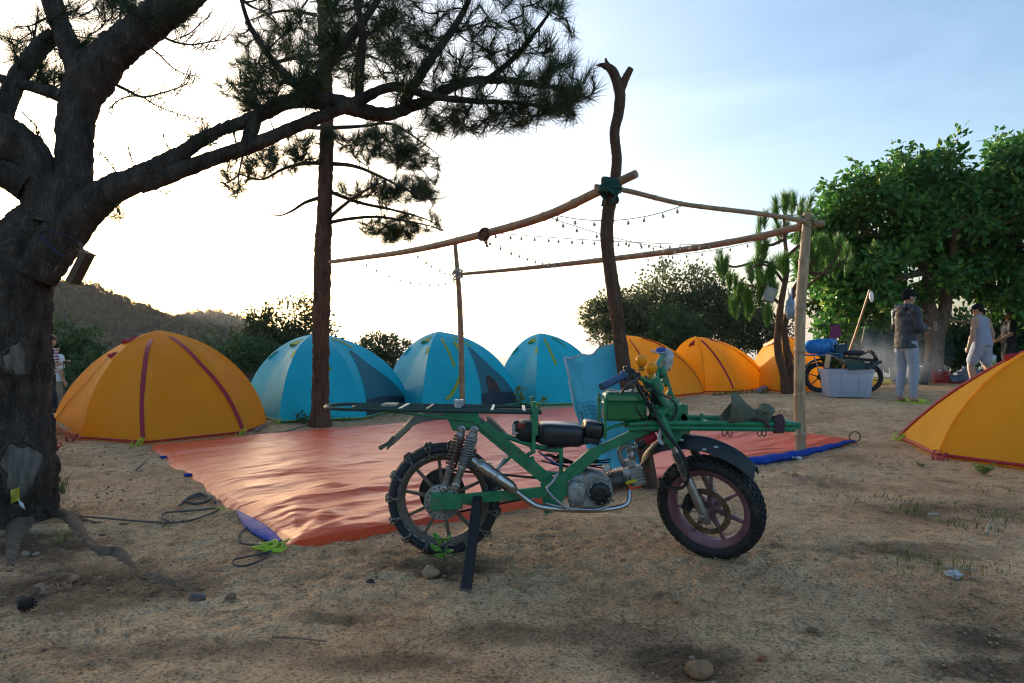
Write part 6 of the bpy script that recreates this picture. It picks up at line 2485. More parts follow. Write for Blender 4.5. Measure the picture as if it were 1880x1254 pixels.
def crumple(name, label, cat, c, rad, m, seed, group=None, e=.5, amp=.35, n=26, mm=16, base=None):
    """a crumpled bag-like solid"""
    c = Vector(c)
    vs, fs = [], []
    P = []
    for i in range(mm + 1):
        b = -math.pi / 2 + math.pi * i / mm
        for k in range(n):
            a = 2 * math.pi * k / n
            P.append((math.cos(b) * math.cos(a), math.cos(b) * math.sin(a), math.sin(b)))
    P = np.array(P)
    nz = 1 + amp * (fbm(P * 1.7 + seed, 3, seed) + .5 * (1 - 2 * np.abs(fbm(P * 3.1 + seed * 2, 2, seed + 9))))
    V = P * nz[:, None] * np.array(rad) + np.array(c)
    idx = np.arange((mm + 1) * n).reshape(mm + 1, n)
    nx = np.roll(idx, -1, 1)
    Fc = np.stack([idx[:-1], nx[:-1], nx[1:], idx[1:]], -1).reshape(-1, 4)
    loc = base if base is not None else (c.x, c.y, float(V[:, 2].min()))
    o = link_mesh(name, np_mesh(name, V - np.array(loc), Fc), m, None, loc)
    return tag(o, label, cat, group)


M_FILM = mat('white_plastic_film', (.78, .79, .82), (.62, .64, .70), rough=.3, transl=.35, nscale=12, spec=.6, bump=.4, bscale=40)
t = thing('plastic_bag', W(1222, 668, 3.74), 'white plastic bag tied over the far end of the motorbike handlebar', 'bag')
o = crumple('bag_film', None, None, W(1223, 660, 3.74), (.030, .026, .052), M_FILM, 4, amp=.5)
o.parent = t
o.location = o.location - OFF[t.name]
mb = MB()
mb.tube(spline([W(1194, 643, 3.70), W(1204, 647, 3.70), W(1216, 648, 3.70), W(1228, 644, 3.70)], 5), [.007, .009, .011, .010] * 4, 8, flat=.5)
mb.build('knotted_handle', M_FILM, t)


# ------------------------------------------------------------------ people
M_SKIN = mat('skin', (.46, .26, .165), (.40, .215, .13), rough=.55, nscale=12, rvar=.05)
M_HAIR = mat('black_hair', (.010, .009, .009), (.004, .004, .004), rough=.75, spec=.15, nscale=60, stretch=(1, 1, .3), bump=.5, bscale=90)

STAND = dict(hipL=(0, .09, .92), hipR=(0, -.09, .92), kneeL=(.02, .10, .50), kneeR=(.02, -.10, .50), ankL=(0, .11, .085), ankR=(0, -.11, .085), yawL=.15, yawR=-.15,
             shL=(0, .185, 1.40), shR=(0, -.185, 1.40), elL=(-.02, .24, 1.12), elR=(-.02, -.24, 1.12), wrL=(.06, .25, .88), wrR=(.06, -.25, .88),
             chest=(.0, 0, 1.26), belly=(.01, 0, 1.06), pelvis=(0, 0, .93), neck=(.0, 0, 1.47), head=(.02, 0, 1.605), hyaw=0.0, hpitch=0.0)


def person(label, loc, yaw, pose, tops, shoes=None, hair=None, scale=1.0, stout=1.0, name='person', shoe_kind='slipper', vox=.011, curl=.6):
    J = dict(STAND)
    J.update(pose)
    R = Matrix.Rotation(yaw, 3, 'Z')
    loc = Vector(loc)
    t = thing(name, loc, label, 'person')
    X = lambda p: loc + R @ (Vector(p) * scale)
    V = {k: Vector(v) for k, v in J.items() if isinstance(v, tuple)}
    k_ = scale

    def limb(mb, pts, rad, n=12):
        P = [X(p) for p in pts]
        C = spline([(*p, r * k_) for p, r in zip(P, rad)], 5)
        mb.tube([c[:3] for c in C], [max(.003, c[3]) for c in C], n)
        mb.ball(P[0], rad[0] * k_, 10, 7)
        mb.ball(P[-1], rad[-1] * k_, 10, 7)

    def blob(mb, c, r, rot=None):
        mb.ball(X(c), tuple(q * k_ for q in r), 18, 12, R @ rot if rot else R)

    body = MB()
    # torso, neck
    s_ = stout
    blob(body, V['chest'], (.105 * s_, .165 * s_, .19))
    blob(body, V['belly'], (.10 * s_, .145 * s_, .17))
    blob(body, V['pelvis'], (.11 * s_, .155 * s_, .13))
    limb(body, [V['neck'] + Vector((-.01, 0, -.08)), V['neck'], V['head'] + Vector((-.01, 0, -.06))], (.075, .056, .052))
    Rh = Matrix.Rotation(J['hyaw'], 3, 'Z') @ Matrix.Rotation(J['hpitch'], 3, 'Y')
    hd = lambda p: V['head'] + Rh @ Vector(p)
    blob(body, hd((-.008, 0, .025)), (.096, .076, .10), Rh)
    blob(body, hd((.030, 0, -.045)), (.062, .056, .068), Rh)
    blob(body, hd((.098, 0, -.012)), (.018, .013, .024), Rh)
    blob(body, hd((.085, 0, -.055)), (.013, .024, .010), Rh)
    blob(body, hd((.080, 0, .022)), (.014, .05, .010), Rh)
    for sg in (-1, 1):
        blob(body, hd((-.005, sg * .078, -.005)), (.024, .010, .033), Rh)
    for sd, sg in (('L', 1), ('R', -1)):
        sh, el, wr = V['sh' + sd], V['el' + sd], V['wr' + sd]
        limb(body, [V['chest'] + Vector((0, sg * .09, .12)), sh, sh.lerp(el, .5), el], (.07, .060 * s_, .050 * s_, .041 * s_))
        limb(body, [el, el.lerp(wr, .35), wr], (.042 * s_, .041 * s_, .027))
        # hand: palm, four fingers, thumb, curled
        d = (wr - el).normalized()
        side = Vector((1, 0, 0)) - d * d.x
        side.normalize()
        inn = d.cross(side) * sg
        palm = wr + d * .055
        limb(body, [wr, palm, wr + d * .09], (.026, .034, .030), 10)
        for q in range(4):
            o = side * (.026 - .0175 * q)
            L = (.062, .070, .066, .050)[q]
            b0 = wr + d * .088 + o
            b1 = b0 + d * L * .5 + inn * L * .25 * curl
            b2 = b1 + (d * (.4 - .5 * curl) + inn * .7 * curl).normalized() * L * .5
            limb(body, [b0, b1, b2], (.0105, .0098, .0085), 8)
        th = wr + d * .035 + side * .028
        limb(body, [th, th + d * .03 + side * .022 + inn * .012, th + d * .065 + side * .018 + inn * .03 * curl], (.013, .0115, .0095), 8)
        hp, kn, an = V['hip' + sd], V['knee' + sd], V['ank' + sd]
        limb(body, [hp, hp.lerp(kn, .4), kn], (.088 * s_, .078 * s_, .056 * s_))
        limb(body, [kn, kn.lerp(an, .3), an], (.056 * s_, .058 * s_, .034))
        fy = J['yaw' + sd]
        f = Vector((math.cos(fy), math.sin(fy), 0))
        fp_ = J.get('pit' + sd, 0.0)
        f.z = -fp_
        limb(body, [an + Vector((0, 0, -.01)) - f * .02, an + f * .05 + Vector((0, 0, -.035)), an + f * .14 + Vector((0, 0, -.062)), an + f * .185 + Vector((0, 0, -.066))], (.038, .036, .027, .019))
        limb(body, [an + Vector((0, 0, -.02)), an - f * .04 + Vector((0, 0, -.052))], (.034, .030))
    body.build('body', M_SKIN, t, remesh=vox * .8)
    # clothes
    for (nm, m, kind, opt) in tops:
        mb = MB()
        lo = opt.get('loose', .02)
        if kind == 'top':
            z0 = opt.get('z0', .90)
            blob(mb, V['chest'] + Vector((0, 0, .0)), (.105 * s_ + lo, .175 * s_ + lo, .20))
            blob(mb, V['belly'], (.10 * s_ + lo, .15 * s_ + lo, .19))
            lowc = V['belly'].lerp(V['pelvis'], (1.06 - z0) / .16)
            C = [V['chest'] + Vector((0, 0, .02)), V['belly'], Vector((lowc.x, lowc.y, z0))]
            P = [X(c) for c in C]
            # oval skirt of the garment
            n = 22
            rows = []
            for i in range(9):
                u = i / 8
                c = C[0].lerp(C[1], min(1, u * 2)) if u < .5 else C[1].lerp(C[2], (u - .5) * 2)
                rx, ry = (.108 * s_ + lo) * (1 + .22 * u), (.172 * s_ + lo) * (1 - .02 * u + .12 * u * u)
                rows.append([X(c + Vector((rx * math.cos(2 * math.pi * k / n), ry * math.sin(2 * math.pi * k / n), 0))) for k in range(n)])
            vs = [p for r_ in rows for p in r_]
            fs = [(i * n + k, i * n + (k + 1) % n, (i + 1) * n + (k + 1) % n, (i + 1) * n + k) for i in range(8) for k in range(n)]
            fs += [tuple(range(n))[::-1], tuple(8 * n + k for k in range(n))]
            mb.add(vs, fs)
            for sd, sg in (('L', 1), ('R', -1)):
                sh, el, wr = V['sh' + sd], V['el' + sd], V['wr' + sd]
                limb(mb, [V['chest'] + Vector((0, sg * .05, .17)), V['chest'] + Vector((0, sg * .12, .155)), sh * .85 + V['chest'] * .15 + Vector((0, 0, .02))], (.062 + lo * .5, .062 + lo * .6, .058 + lo * .5))
                if opt.get('sleeve') == 'long':
                    limb(mb, [sh, sh.lerp(el, .5), el, el.lerp(wr, .5), wr - (wr - el).normalized() * .0], (.064 * s_ + lo, .056 * s_ + lo, .052 * s_ + lo, .045 + lo, .034 + lo * .6))
                elif opt.get('sleeve') == 'short':
                    limb(mb, [sh, sh.lerp(el, .65)], (.064 * s_ + lo, .060 * s_ + lo))
            if opt.get('hood'):
                blob(mb, V['neck'] + Vector((-.075, 0, -.02)), (.06, .115, .06), Matrix.Rotation(.5, 3, 'Y'))
                blob(mb, V['neck'] + Vector((-.105, 0, -.12)), (.028, .085, .10), Matrix.Rotation(-.15, 3, 'Y'))
                for sg in (-1, 1):
                    limb(mb, [V['neck'] + Vector((-.08, sg * .09, .0)), V['neck'] + Vector((0, sg * .085, -.0)), V['neck'] + Vector((.06, sg * .06, -.04))], (.045, .036, .026))
        elif kind == 'bottom':
            blob(mb, V['pelvis'] + Vector((0, 0, .03)), (.115 * s_ + lo, .158 * s_ + lo, .15))
            blob(mb, V['pelvis'] + Vector((0, 0, -.085)), (.085 * s_ + lo, .10 * s_ + lo, .085))
            for sd in 'LR':
                hp, kn, an = V['hip' + sd], V['knee' + sd], V['ank' + sd]
                if opt.get('to') == 'knee':
                    e = hp.lerp(kn, opt.get('frac', .8))
                    limb(mb, [hp, hp.lerp(e, .5), e], (.096 * s_ + lo, .088 * s_ + lo, .080 * s_ + lo))
                else:
                    e = kn.lerp(an, .93)
                    limb(mb, [hp, hp.lerp(kn, .5), kn, kn.lerp(e, .5), e], (.098 * s_ + lo, .085 * s_ + lo, .064 * s_ + lo, .060 + lo, .042 + lo * .6))
        mb.build(nm, m, t, remesh=vox)
    # hair
    mb = MB()
    blob(mb, hd((-.022, 0, .046)), (.100, .086, .098), Rh)
    blob(mb, hd((.035, 0, .085)), (.055, .062, .042), Rh)
    for sg in (-1, 1):
        blob(mb, hd((-.035, sg * .060, .01)), (.05, .022, .05), Rh)
    blob(mb, hd((-.075, 0, -.02)), (.035, .06, .06), Rh)
    if hair and hair.get('long'):
        limb(mb, [hd((-.06, 0, .02)), hd((-.09, 0, -.12)), hd((-.09, 0, -.27))], (.085, .085, .05))
        for sg in (-1, 1):
            limb(mb, [hd((-.01, sg * .075, .03)), hd((-.01, sg * .08, -.10)), hd((0, sg * .075, -.22))], (.03, .032, .018))
    mb.build('hair', hair['mat'] if hair and 'mat' in hair else M_HAIR, t, remesh=vox * .8)
    if shoes:
        for sd in 'LR':
            an = V['ank' + sd]
            fy = J['yaw' + sd]
            f = Vector((math.cos(fy), math.sin(fy), -J.get('pit' + sd, 0.0)))
            mb = MB()
            sn = Vector((-f.y, f.x, 0))
            def fn(u, v):
                L = -.085 + .315 * u
                w = .048 * (1 - .35 * abs(u * 2 - 1.1) ** 3)
                return X(an + f * L + sn * (w * (v * 2 - 1)) + Vector((0, 0, -.068)))
            mb.grid(fn, 12, 4, .022 * k_)
            o = mb.build('sole', shoes, t)
            mb = MB()
            def fn2(u, v):
                L = .07 + (.11 if shoe_kind == 'slipper' else .03) * u
                a = math.pi * v
                return X(an + f * L + sn * (.050 * math.cos(a)) + Vector((0, 0, -.068 + .052 * math.sin(a) * (1 - .35 * u))))
            mb.grid(fn2, 5, 10, .006)
            mb.build('strap', shoes, t)
    return t, X, V, hd


# man in the hooded jacket, looking down at something in his hands, back three-quarters to the camera
g1 = G(1663, 739)
M_JACKET = mat('dark_blue_grey_nylon', (.030, .036, .050), (.020, .024, .034), rough=.42, nscale=6, bump=.5, bscale=14, rvar=.06)
M_SWEAT = mat('pale_grey_jersey', (.36, .39, .46), (.29, .32, .39), rough=.85, nscale=6, bump=.45, bscale=16)
M_LIMES = mat('lime_rubber', (.50, .62, .04), rough=.5)
P1 = person('person in a dark hooded jacket and pale grey joggers looking down at their hands', g1, math.radians(14),
            dict(elL=(.04, .225, 1.13), elR=(.03, -.225, 1.13), wrL=(.27, .12, 1.13), wrR=(.27, -.10, 1.12), ankL=(-.03, .10, .085), ankR=(.03, -.10, .085), kneeR=(.05, -.105, .50), head=(.055, 0, 1.60), neck=(.01, 0, 1.47), hyaw=-.25, hpitch=.42, yawL=.05, yawR=-.5),
            [('jacket', M_JACKET, 'top', dict(sleeve='long', loose=.016, z0=.83, hood=True)), ('trousers', M_SWEAT, 'bottom', dict(to='ankle', loose=.010))], M_LIMES, stout=.93, scale=1.0)
mb = MB()
mb.box(P1[1]((.335, .01, 1.15)), (.075, .012, .15), Matrix.Rotation(math.radians(14), 3, 'Z') @ Matrix.Rotation(.6, 3, 'Y') @ Matrix.Rotation(math.pi / 2, 3, 'Z'))
o = mb.build('phone', M_BLACK, None, P1[1]((.335, .01, 1.08)), bevel=.004)
tag(o, 'dark phone held by the person in the hooded jacket', 'phone')

# man in the sleeveless shirt walking left with carrier bags
g2 = G(1803, 716)
M_TANK = mat('lavender_grey_cotton', (.34, .34, .42), (.27, .27, .35), rough=.85, nscale=6, bump=.4, bscale=18)
M_SHORT = mat('light_grey_cotton', (.36, .37, .43), (.28, .29, .35), rough=.85, nscale=6, bump=.4, bscale=18)
P2 = person('person in a sleeveless grey top and grey shorts walking left with carrier bags', g2, math.radians(120),
            dict(hipL=(0, .10, .90), hipR=(0, -.10, .90), kneeL=(.16, .10, .50), ankL=(.10, .11, .085), kneeR=(-.03, -.10, .49), ankR=(-.28, -.10, .14), yawL=.1, yawR=-.05, pitR=.35,
                 chest=(.03, 0, 1.25), shL=(.02, .215, 1.38), shR=(.02, -.215, 1.38), elL=(.02, .31, 1.10), wrL=(.10, .30, .86), elR=(-.05, -.30, 1.10), wrR=(.02, -.28, .86), head=(.075, 0, 1.585), neck=(.03, 0, 1.455), hyaw=.25, hpitch=.35),
            [('tank_top', M_TANK, 'top', dict(loose=.018, z0=.88)), ('shorts', M_SHORT, 'bottom', dict(to='knee', frac=.78, loose=.018))], M_BLACK, stout=1.16, shoe_kind='sandal', curl=1.0)
X2 = P2[1]
mb = MB()
wl, el_ = Vector((.10, .30, .86)), Vector((.02, .31, 1.10))
ax = (X2(wl) - X2(el_)).normalized()
mb.lathe(X2(wl.lerp(el_, .10)), ax, [(.034, -.012), (.037, -.008), (.037, .008), (.034, .012)], 16)
mb.build('wristband', M_LIMES, P2[0])
mb = MB()
mb.torus(P2[3]((.088, .034, .018)) and X2(P2[3]((.092, .034, .016))), (math.cos(2.7), math.sin(2.7), 0), .022, .003, 14, 5)
mb.torus(X2(P2[3]((.092, -.034, .016))), (math.cos(2.7), math.sin(2.7), 0), .022, .003, 14, 5)
mb.tube([X2(P2[3]((.09, .055, .018))), X2(P2[3]((0, .082, .018)))], .003, 5)
mb.build('spectacles', M_BLACK, P2[0])
hand = X2((.03, -.28, .77))
t = thing('carrier_bag', hand + Vector((0, 0, -.42)), 'white carrier bag with green print hanging from the hand of the walking person', 'bag')
o = crumple('bag_film', None, None, hand + Vector((.02, 0, -.24)), (.12, .09, .17), M_FILM, 8, amp=.3)
o.parent = t
o.location = o.location - OFF[t.name]
mb = MB()
for s1 in (-1, 1):
    mb.tube(spline([hand, hand + Vector((s1 * .03, 0, -.06)), hand + Vector((s1 * .06, 0, -.13))], 5), .012, 6, flat=.4)
mb.build('handle', M_FILM, t)
mb = MB()
mb.ball(hand + Vector((.07, -.05, -.24)), (.055, .05, .075), 14, 10)
mb.build('green_print', mat('leaf_green_print', (.22, .52, .06), rough=.5), t)

# third man, dark clothes, further back
x3 = W(1852, 0, 16.2).x
P3 = person('person in black t-shirt and dark shorts half hidden behind the orange tent at right', (x3, 16.2, gz(x3, 16.2)), math.radians(165),
            dict(elL=(.05, .26, 1.14), wrL=(.24, .18, 1.02), elR=(.02, -.25, 1.13), wrR=(.20, -.20, .98), hpitch=.3, ankL=(.12, .1, .085), kneeL=(.10, .1, .5), ankR=(-.12, -.1, .085)),
            [('t_shirt', mat('black_cotton', (.012, .013, .02), rough=.85, bump=.4, bscale=18), 'top', dict(sleeve='short', loose=.02, z0=.92)), ('shorts', mat('charcoal_cotton', (.016, .017, .022), rough=.85), 'bottom', dict(to='knee', loose=.02))], M_BLACK, vox=.014, shoe_kind='sandal')


# two people beyond the leaning pine
def stripe_mat():
    m = bpy.data.materials.new('striped_jersey')
    m.use_nodes = True
    N, L = m.node_tree.nodes, m.node_tree.links
    tc = N.new('ShaderNodeTexCoord')
    wv = N.new('ShaderNodeTexWave')
    wv.wave_type = 'BANDS'
    wv.bands_direction = 'Z'
    wv.inputs['Scale'].default_value = 5.5
    wv.inputs['Distortion'].default_value = .6
    L.new(tc.outputs['Object'], wv.inputs['Vector'])
    rp = N.new('ShaderNodeValToRGB')
    rp.color_ramp.interpolation = 'CONSTANT'
    rp.color_ramp.elements[0].color = (.55, .55, .57, 1)
    rp.color_ramp.elements[1].position = .5
    rp.color_ramp.elements[1].color = (.03, .035, .07, 1)
    e = rp.color_ramp.elements.new(.8)
    e.color = (.30, .05, .06, 1)
    L.new(wv.outputs['Fac'], rp.inputs['Fac'])
    L.new(rp.outputs['Color'], N['Principled BSDF'].inputs['Base Color'])
    N['Principled BSDF'].inputs['Roughness'].default_value = .85
    return m


x4 = W(88, 0, 12.6).x
P4_ = person('person with long reddish hair in a striped top seen beside the leaning pine trunk', (x4, 12.6, gz(x4, 12.6)), math.radians(5),
             dict(elL=(.05, .23, 1.14), wrL=(.25, .12, 1.18), elR=(.05, -.22, 1.12), wrR=(.26, -.06, 1.16), hpitch=.35, head=(.05, 0, 1.60), kneeR=(.16, -.09, .52), ankR=(.18, -.1, .10)),
             [('striped_top', stripe_mat(), 'top', dict(sleeve='short', loose=.016, z0=.98)), ('trousers', mat('black_denim', (.012, .013, .018), rough=.8), 'bottom', dict(to='ankle', loose=.008))], M_BLACK,
             hair=dict(long=True, mat=mat('reddish_brown_hair', (.10, .028, .014), (.05, .014, .008), rough=.4, nscale=50)), scale=.94, stout=.9, vox=.013)
mb = MB()
mb.box(P4_[1]((.345, -.02, 1.19)), (.05, .09, .06))
mb.tube([P4_[1]((.37, -.02, 1.19)), P4_[1]((.41, -.02, 1.19))], .022, 12)
mb.tube(spline([P4_[1]((.33, -.05, 1.17)), P4_[1]((.30, -.04, 1.0)), P4_[1]((.32, -.02, .85))], 5), .006, 6)
o = mb.build('camera_body', M_BLACK, None, P4_[1]((.345, -.02, 1.15)), bevel=.004)
tag(o, 'small black camera held by the person in the striped top', 'camera')
x5 = W(99, 0, 14.2).x
person('person in a white shirt standing just behind the one in stripes', (x5, 14.2, gz(x5, 14.2)), math.radians(70),
       dict(hpitch=.2), [('shirt', mat('white_cotton', (.68, .68, .70), (.58, .58, .61), rough=.85, bump=.4, bscale=18), 'top', dict(sleeve='short', loose=.03, z0=.88)), ('trousers', mat('khaki_cotton', (.28, .22, .15), rough=.85), 'bottom', dict(to='ankle', loose=.02))], M_BLACK, scale=.93, vox=.014)


# ------------------------------------------------------------------ second motorbike with water jugs
def back_bike():
    d = 12.7
    z0 = gz(W(1504, 0, d).x, d)
    def q(px, py, dy=0):
        return W(px, py, d + dy)
    t = thing('motorbike', (q(1560, 0).x, d, z0), 'parked motorbike with blue rear carrier behind the white storage box', 'motorbike')
    m_bl = mat('dusty_blue_paint', (.05, .16, .34), (.03, .10, .22), rough=.4, nscale=16, dirt=.12)
    for px, kn in ((1505, 0), (1592, .5)):
        C = q(px, 693, kn)
        C.z = gz(C.x, C.y) + .285
        make_wheel(C, (.25, 1, 0), .285, .045, M_DARKST, M_TYRE, 6, .05, t)
    def b(name, m, fn, **k):
        mb = MB()
        fn(mb)
        return mb.build(name, m, t, **k)
    b('rear_carrier', m_bl, lambda mb: (mb.bar(q(1478, 652, -.2), q(1545, 652, -.2), .02, .03), mb.bar(q(1478, 652, .2), q(1545, 652, .2), .02, .03), mb.bar(q(1480, 652, -.2), q(1480, 652, .2), .02, .02), mb.bar(q(1510, 652, -.2), q(1510, 652, .2), .02, .02), mb.bar(q(1543, 652, -.2), q(1543, 652, .2), .02, .03), mb.prism([q(1516, 648, -.21), q(1548, 648, -.21), q(1548, 656, -.21), q(1516, 654, -.21)], (0, .01, 0))), bevel=.003)
    b('mudguard', M_BLACK, lambda mb: mb.grid(lambda u, v: q(1505, 693) + Vector((.33 * math.cos(math.radians(150 - 120 * u)), .07 * (2 * v - 1), .02 + .33 * math.sin(math.radians(150 - 120 * u)) - .03 * abs(2 * v - 1) ** 3)), 14, 6, .004))
    for y in (-.12, .12):
        b('shock_absorber', m_bl, lambda mb: mb.tube([q(1522, 655, y), q(1510, 688, y)], [.022, .018], 10))
        b('carrier_stay', M_GALV, lambda mb: mb.tube([q(1494, 652, y * 1.5), q(1506, 688, y)], .012, 8))
    b('main_frame', M_DARKST, lambda mb: (mb.bar(q(1520, 690, -.08), q(1562, 688, -.08), .03, .05), mb.bar(q(1530, 656), q(1605, 662), .06, .06), mb.bar(q(1562, 690), q(1608, 662), .05, .05)), bevel=.004)
    b('engine', M_ALU, lambda mb: (mb.box(q(1568, 692), (.26, .2, .2)), mb.lathe(q(1566, 692, -.1), (0, -1, 0), [(.09, 0), (.09, .03), (.05, .05)], 20)), bevel=.02)
    b('seat', M_BLACK, lambda mb: superell(mb, q(1566, 648), (.20, .11, .05), .6, .5))
    b('fork', M_STEEL, lambda mb: (mb.tube([q(1607, 650, -.08), q(1594, 692, .40)], .022, 10), mb.tube([q(1607, 650, .08), q(1594, 692, .56)], .022, 10)))
    b('handlebar', M_BLACK, lambda mb: (mb.tube(spline([q(1586, 650, -.35), q(1596, 646, -.2), q(1602, 648, 0), q(1598, 642, .2), q(1590, 644, .35)], 5), .014, 8), mb.tube([q(1602, 646), q(1610, 662)], .03, 10), mb.tube(spline([q(1598, 648, -.15), q(1612, 660, -.18), q(1606, 680, -.15)], 5), .010, 6), mb.tube(spline([q(1600, 645, .1), q(1585, 650, 0), q(1575, 655, -.1)], 5), .010, 6)))
    # water jugs on the carrier
    mj = mat('blue_translucent_jug', (.03, .30, .68), (.02, .22, .58), rough=.16, transl=.35, spec=.6, nscale=5)
    for i, (px, py, dy, ax, lab) in enumerate(((1497, 637, -.06, (-1, -.25, .02), 'blue water jug lying on the rear carrier, neck pointing left'), (1510, 634, .18, (.75, -.85, .0), 'blue water jug lying on the rear carrier with its round base facing the camera'))):
        c = q(px, py, dy)
        th = thing('water_jug', c + Vector((0, 0, -.14)), lab, 'water jug', 'blue water jugs on the parked motorbike')
        mb = MB()
        A = Vector(ax).normalized()
        prof = [(.05, -.235), (.11, -.24), (.128, -.225), (.13, -.15), (.122, -.14), (.13, -.13), (.13, -.04), (.122, -.03), (.13, -.02), (.13, .08), (.12, .14), (.07, .19), (.035, .205), (.03, .25)]
        if i == 1:
            prof = [(r, -h) for r, h in prof][::-1]
        mb.lathe(c, A, prof, 28)
        mb.build('jug_body', mj, th)
        mb = MB()
        hh = .25 if i == 0 else -.25
        mb.lathe(c + A * hh, A, [(.033, -.02), (.036, -.018), (.036, .018), (.03, .022)], 16)
        mb.build('cap', mat('jug_cap', (.05, .25, .6), rough=.4), th)
        mb = MB()
        mb.torus(c - A * (.236 if i == 0 else -.236), A, .095, .012, 26, 6)
        mb.build('base_ring', mat('pale_blue_base', (.25, .55, .80), rough=.3), th)
    # dark crate beside the jugs
    c = q(1538, 640, .05)
    th = thing('carrier_crate', c + Vector((0, 0, -.09)), 'small dark teal crate behind the water jugs on the motorbike', 'crate')
    mb = MB()
    mb.box(c, (.21, .26, .15), None, 1.12)
    mb.build('crate_shell', mat('dark_teal_plastic', (.015, .07, .11), rough=.5), th, bevel=.008)
    mb = MB()
    mb.bar(c + Vector((-.12, -.148, .07)), c + Vector((.12, -.148, .07)), .01, .02)
    mb.bar(c + Vector((-.12, .148, .07)), c + Vector((.12, .148, .07)), .01, .02)
    mb.build('crate_rim', mat('teal_plastic_rim', (.02, .10, .16), rough=.5), th, bevel=.002)


back_bike()


# ------------------------------------------------------------------ white storage box with folded mats on it
def storage():
    g = G(1563, 731)
    t = thing('storage_box', g, 'translucent white plastic storage box on the ground by the parked motorbike', 'box')
    m = mat('milky_white_plastic', (.62, .66, .78), (.54, .58, .70), rough=.35, transl=.3, nscale=3, bump=.15, bscale=8)
    s = g.y / F
    wb, wt, hgt, dep = 74 * s, 84 * s, 53 * s, .46
    yaw = Matrix.Rotation(-.12, 3, 'Z')
    def P(x, y, z):
        return g + yaw @ Vector((x, y + dep * .5, z))
    mb = MB()
    n = 11
    def ring(z, w, d_, rib):
        out = []
        for k in range(44):
            a = 2 * math.pi * k / 44
            c, s2 = math.cos(a), math.sin(a)
            e = .22
            x = math.copysign(abs(c) ** e, c) * w / 2
            y = math.copysign(abs(s2) ** e, s2) * d_ / 2
            y += rib * (.010 if (abs(x) < w * .12) else 0)
            out.append(P(x, y, z))
        return out
    rows = [ring(.012, wb * .97, dep * .9, 1), ring(.03, wb, dep * .93, 1), ring(hgt * .5, (wb + wt) / 2, dep * .96, 1), ring(hgt * .86, wt * .985, dep, 1)]
    vs = [p for r_ in rows for p in r_]
    fs = [(i * 44 + k, i * 44 + (k + 1) % 44, (i + 1) * 44 + (k + 1) % 44, (i + 1) * 44 + k) for i in range(3) for k in range(44)]
    fs.append(tuple(range(44))[::-1])
    mb.add(vs, fs)
    mb.build('tub', m, t)
    mb = MB()
    rows = [ring(hgt * .86, wt * 1.03, dep * 1.05, 0), ring(hgt * .99, wt * 1.04, dep * 1.06, 0), ring(hgt * .99, wt * .96, dep * .96, 0), ring(hgt * .86, wt * .96, dep * .96, 0)]
    vs = [p for r_ in rows for p in r_]
    fs = [(i * 44 + k, i * 44 + (k + 1) % 44, ((i + 1) % 4) * 44 + (k + 1) % 44, ((i + 1) % 4) * 44 + k) for i in range(4) for k in range(44)]
    mb.add(vs, fs)
    mb.build('rim', m, t)
    for sx in (-.2, .2):
        mb = MB()
        mb.tube([P(sx * wb, -dep * .475, .06), P(sx * wb * 1.05, -dep * .5, hgt * .8)], .012, 8)
        mb.build('moulded_rib', m, t)
    mb = MB()
    superell(mb, P(0, 0, hgt * .42), (wb * .4, dep * .36, hgt * .36), .5, .4, 20, 10)
    mb.build('contents', mat('pale_pink_contents', (.55, .42, .38), (.45, .45, .5), rough=.7, nscale=6), t)
    # folded mats
    t2 = thing('folded_mat', P(0, 0, hgt), 'stack of folded dark green mats lying askew on the white storage box', 'mat')
    z = hgt + .004
    mb = MB()
    mb.prism([P(-.34, -.16, z), P(-.30, .2, z + .02), P(-.26, .2, z + .24), P(-.30, -.16, z + .22)], (.02, 0, .0))
    mb.prism([P(-.28, -.2, z + .21), P(-.24, .2, z + .22), P(.10, .2, z + .02), P(.06, -.2, z + .01)], (.01, 0, .016))
    mb.build('tan_mat', mat('tan_backed_mat', (.24, .20, .14), (.16, .14, .10), rough=.7), t2, bevel=.004)
    mb = MB()
    mb.prism([P(-.10, -.24, z + .10), P(-.02, .2, z + .16), P(.36, .2, z + .10), P(.24, -.24, z + .03)], (0, 0, .02))
    mb.prism([P(-.06, -.27, z - .02), P(-.10, -.24, z + .10), P(.24, -.25, z + .03), P(.22, -.27, z - .0)], (0, -.008, .012))
    mb.build('green_mat', mat('dark_green_vinyl', (.008, .055, .04), (.005, .04, .03), rough=.35, nscale=8), t2, bevel=.004)
    mb = MB()
    mb.tube(spline([P(.22, -.27, z + .02), P(.36, -.2, z + .05), P(.46, -.12, z + .10), P(.52, -.1, z + .12)], 5), [.03, .028, .025, .02] * 4, 10)
    mb.build('rolled_edge', mat('black_vinyl_roll', (.015, .022, .022), rough=.4), t2)


storage()


# ------------------------------------------------------------------ camp things round the big tree
def simple(name, label, cat, m, fn, loc, group=None, **k):
    mb = MB()
    fn(mb)
    o = mb.build(name, m, None, loc, **k)
    return tag(o, label, cat, group)


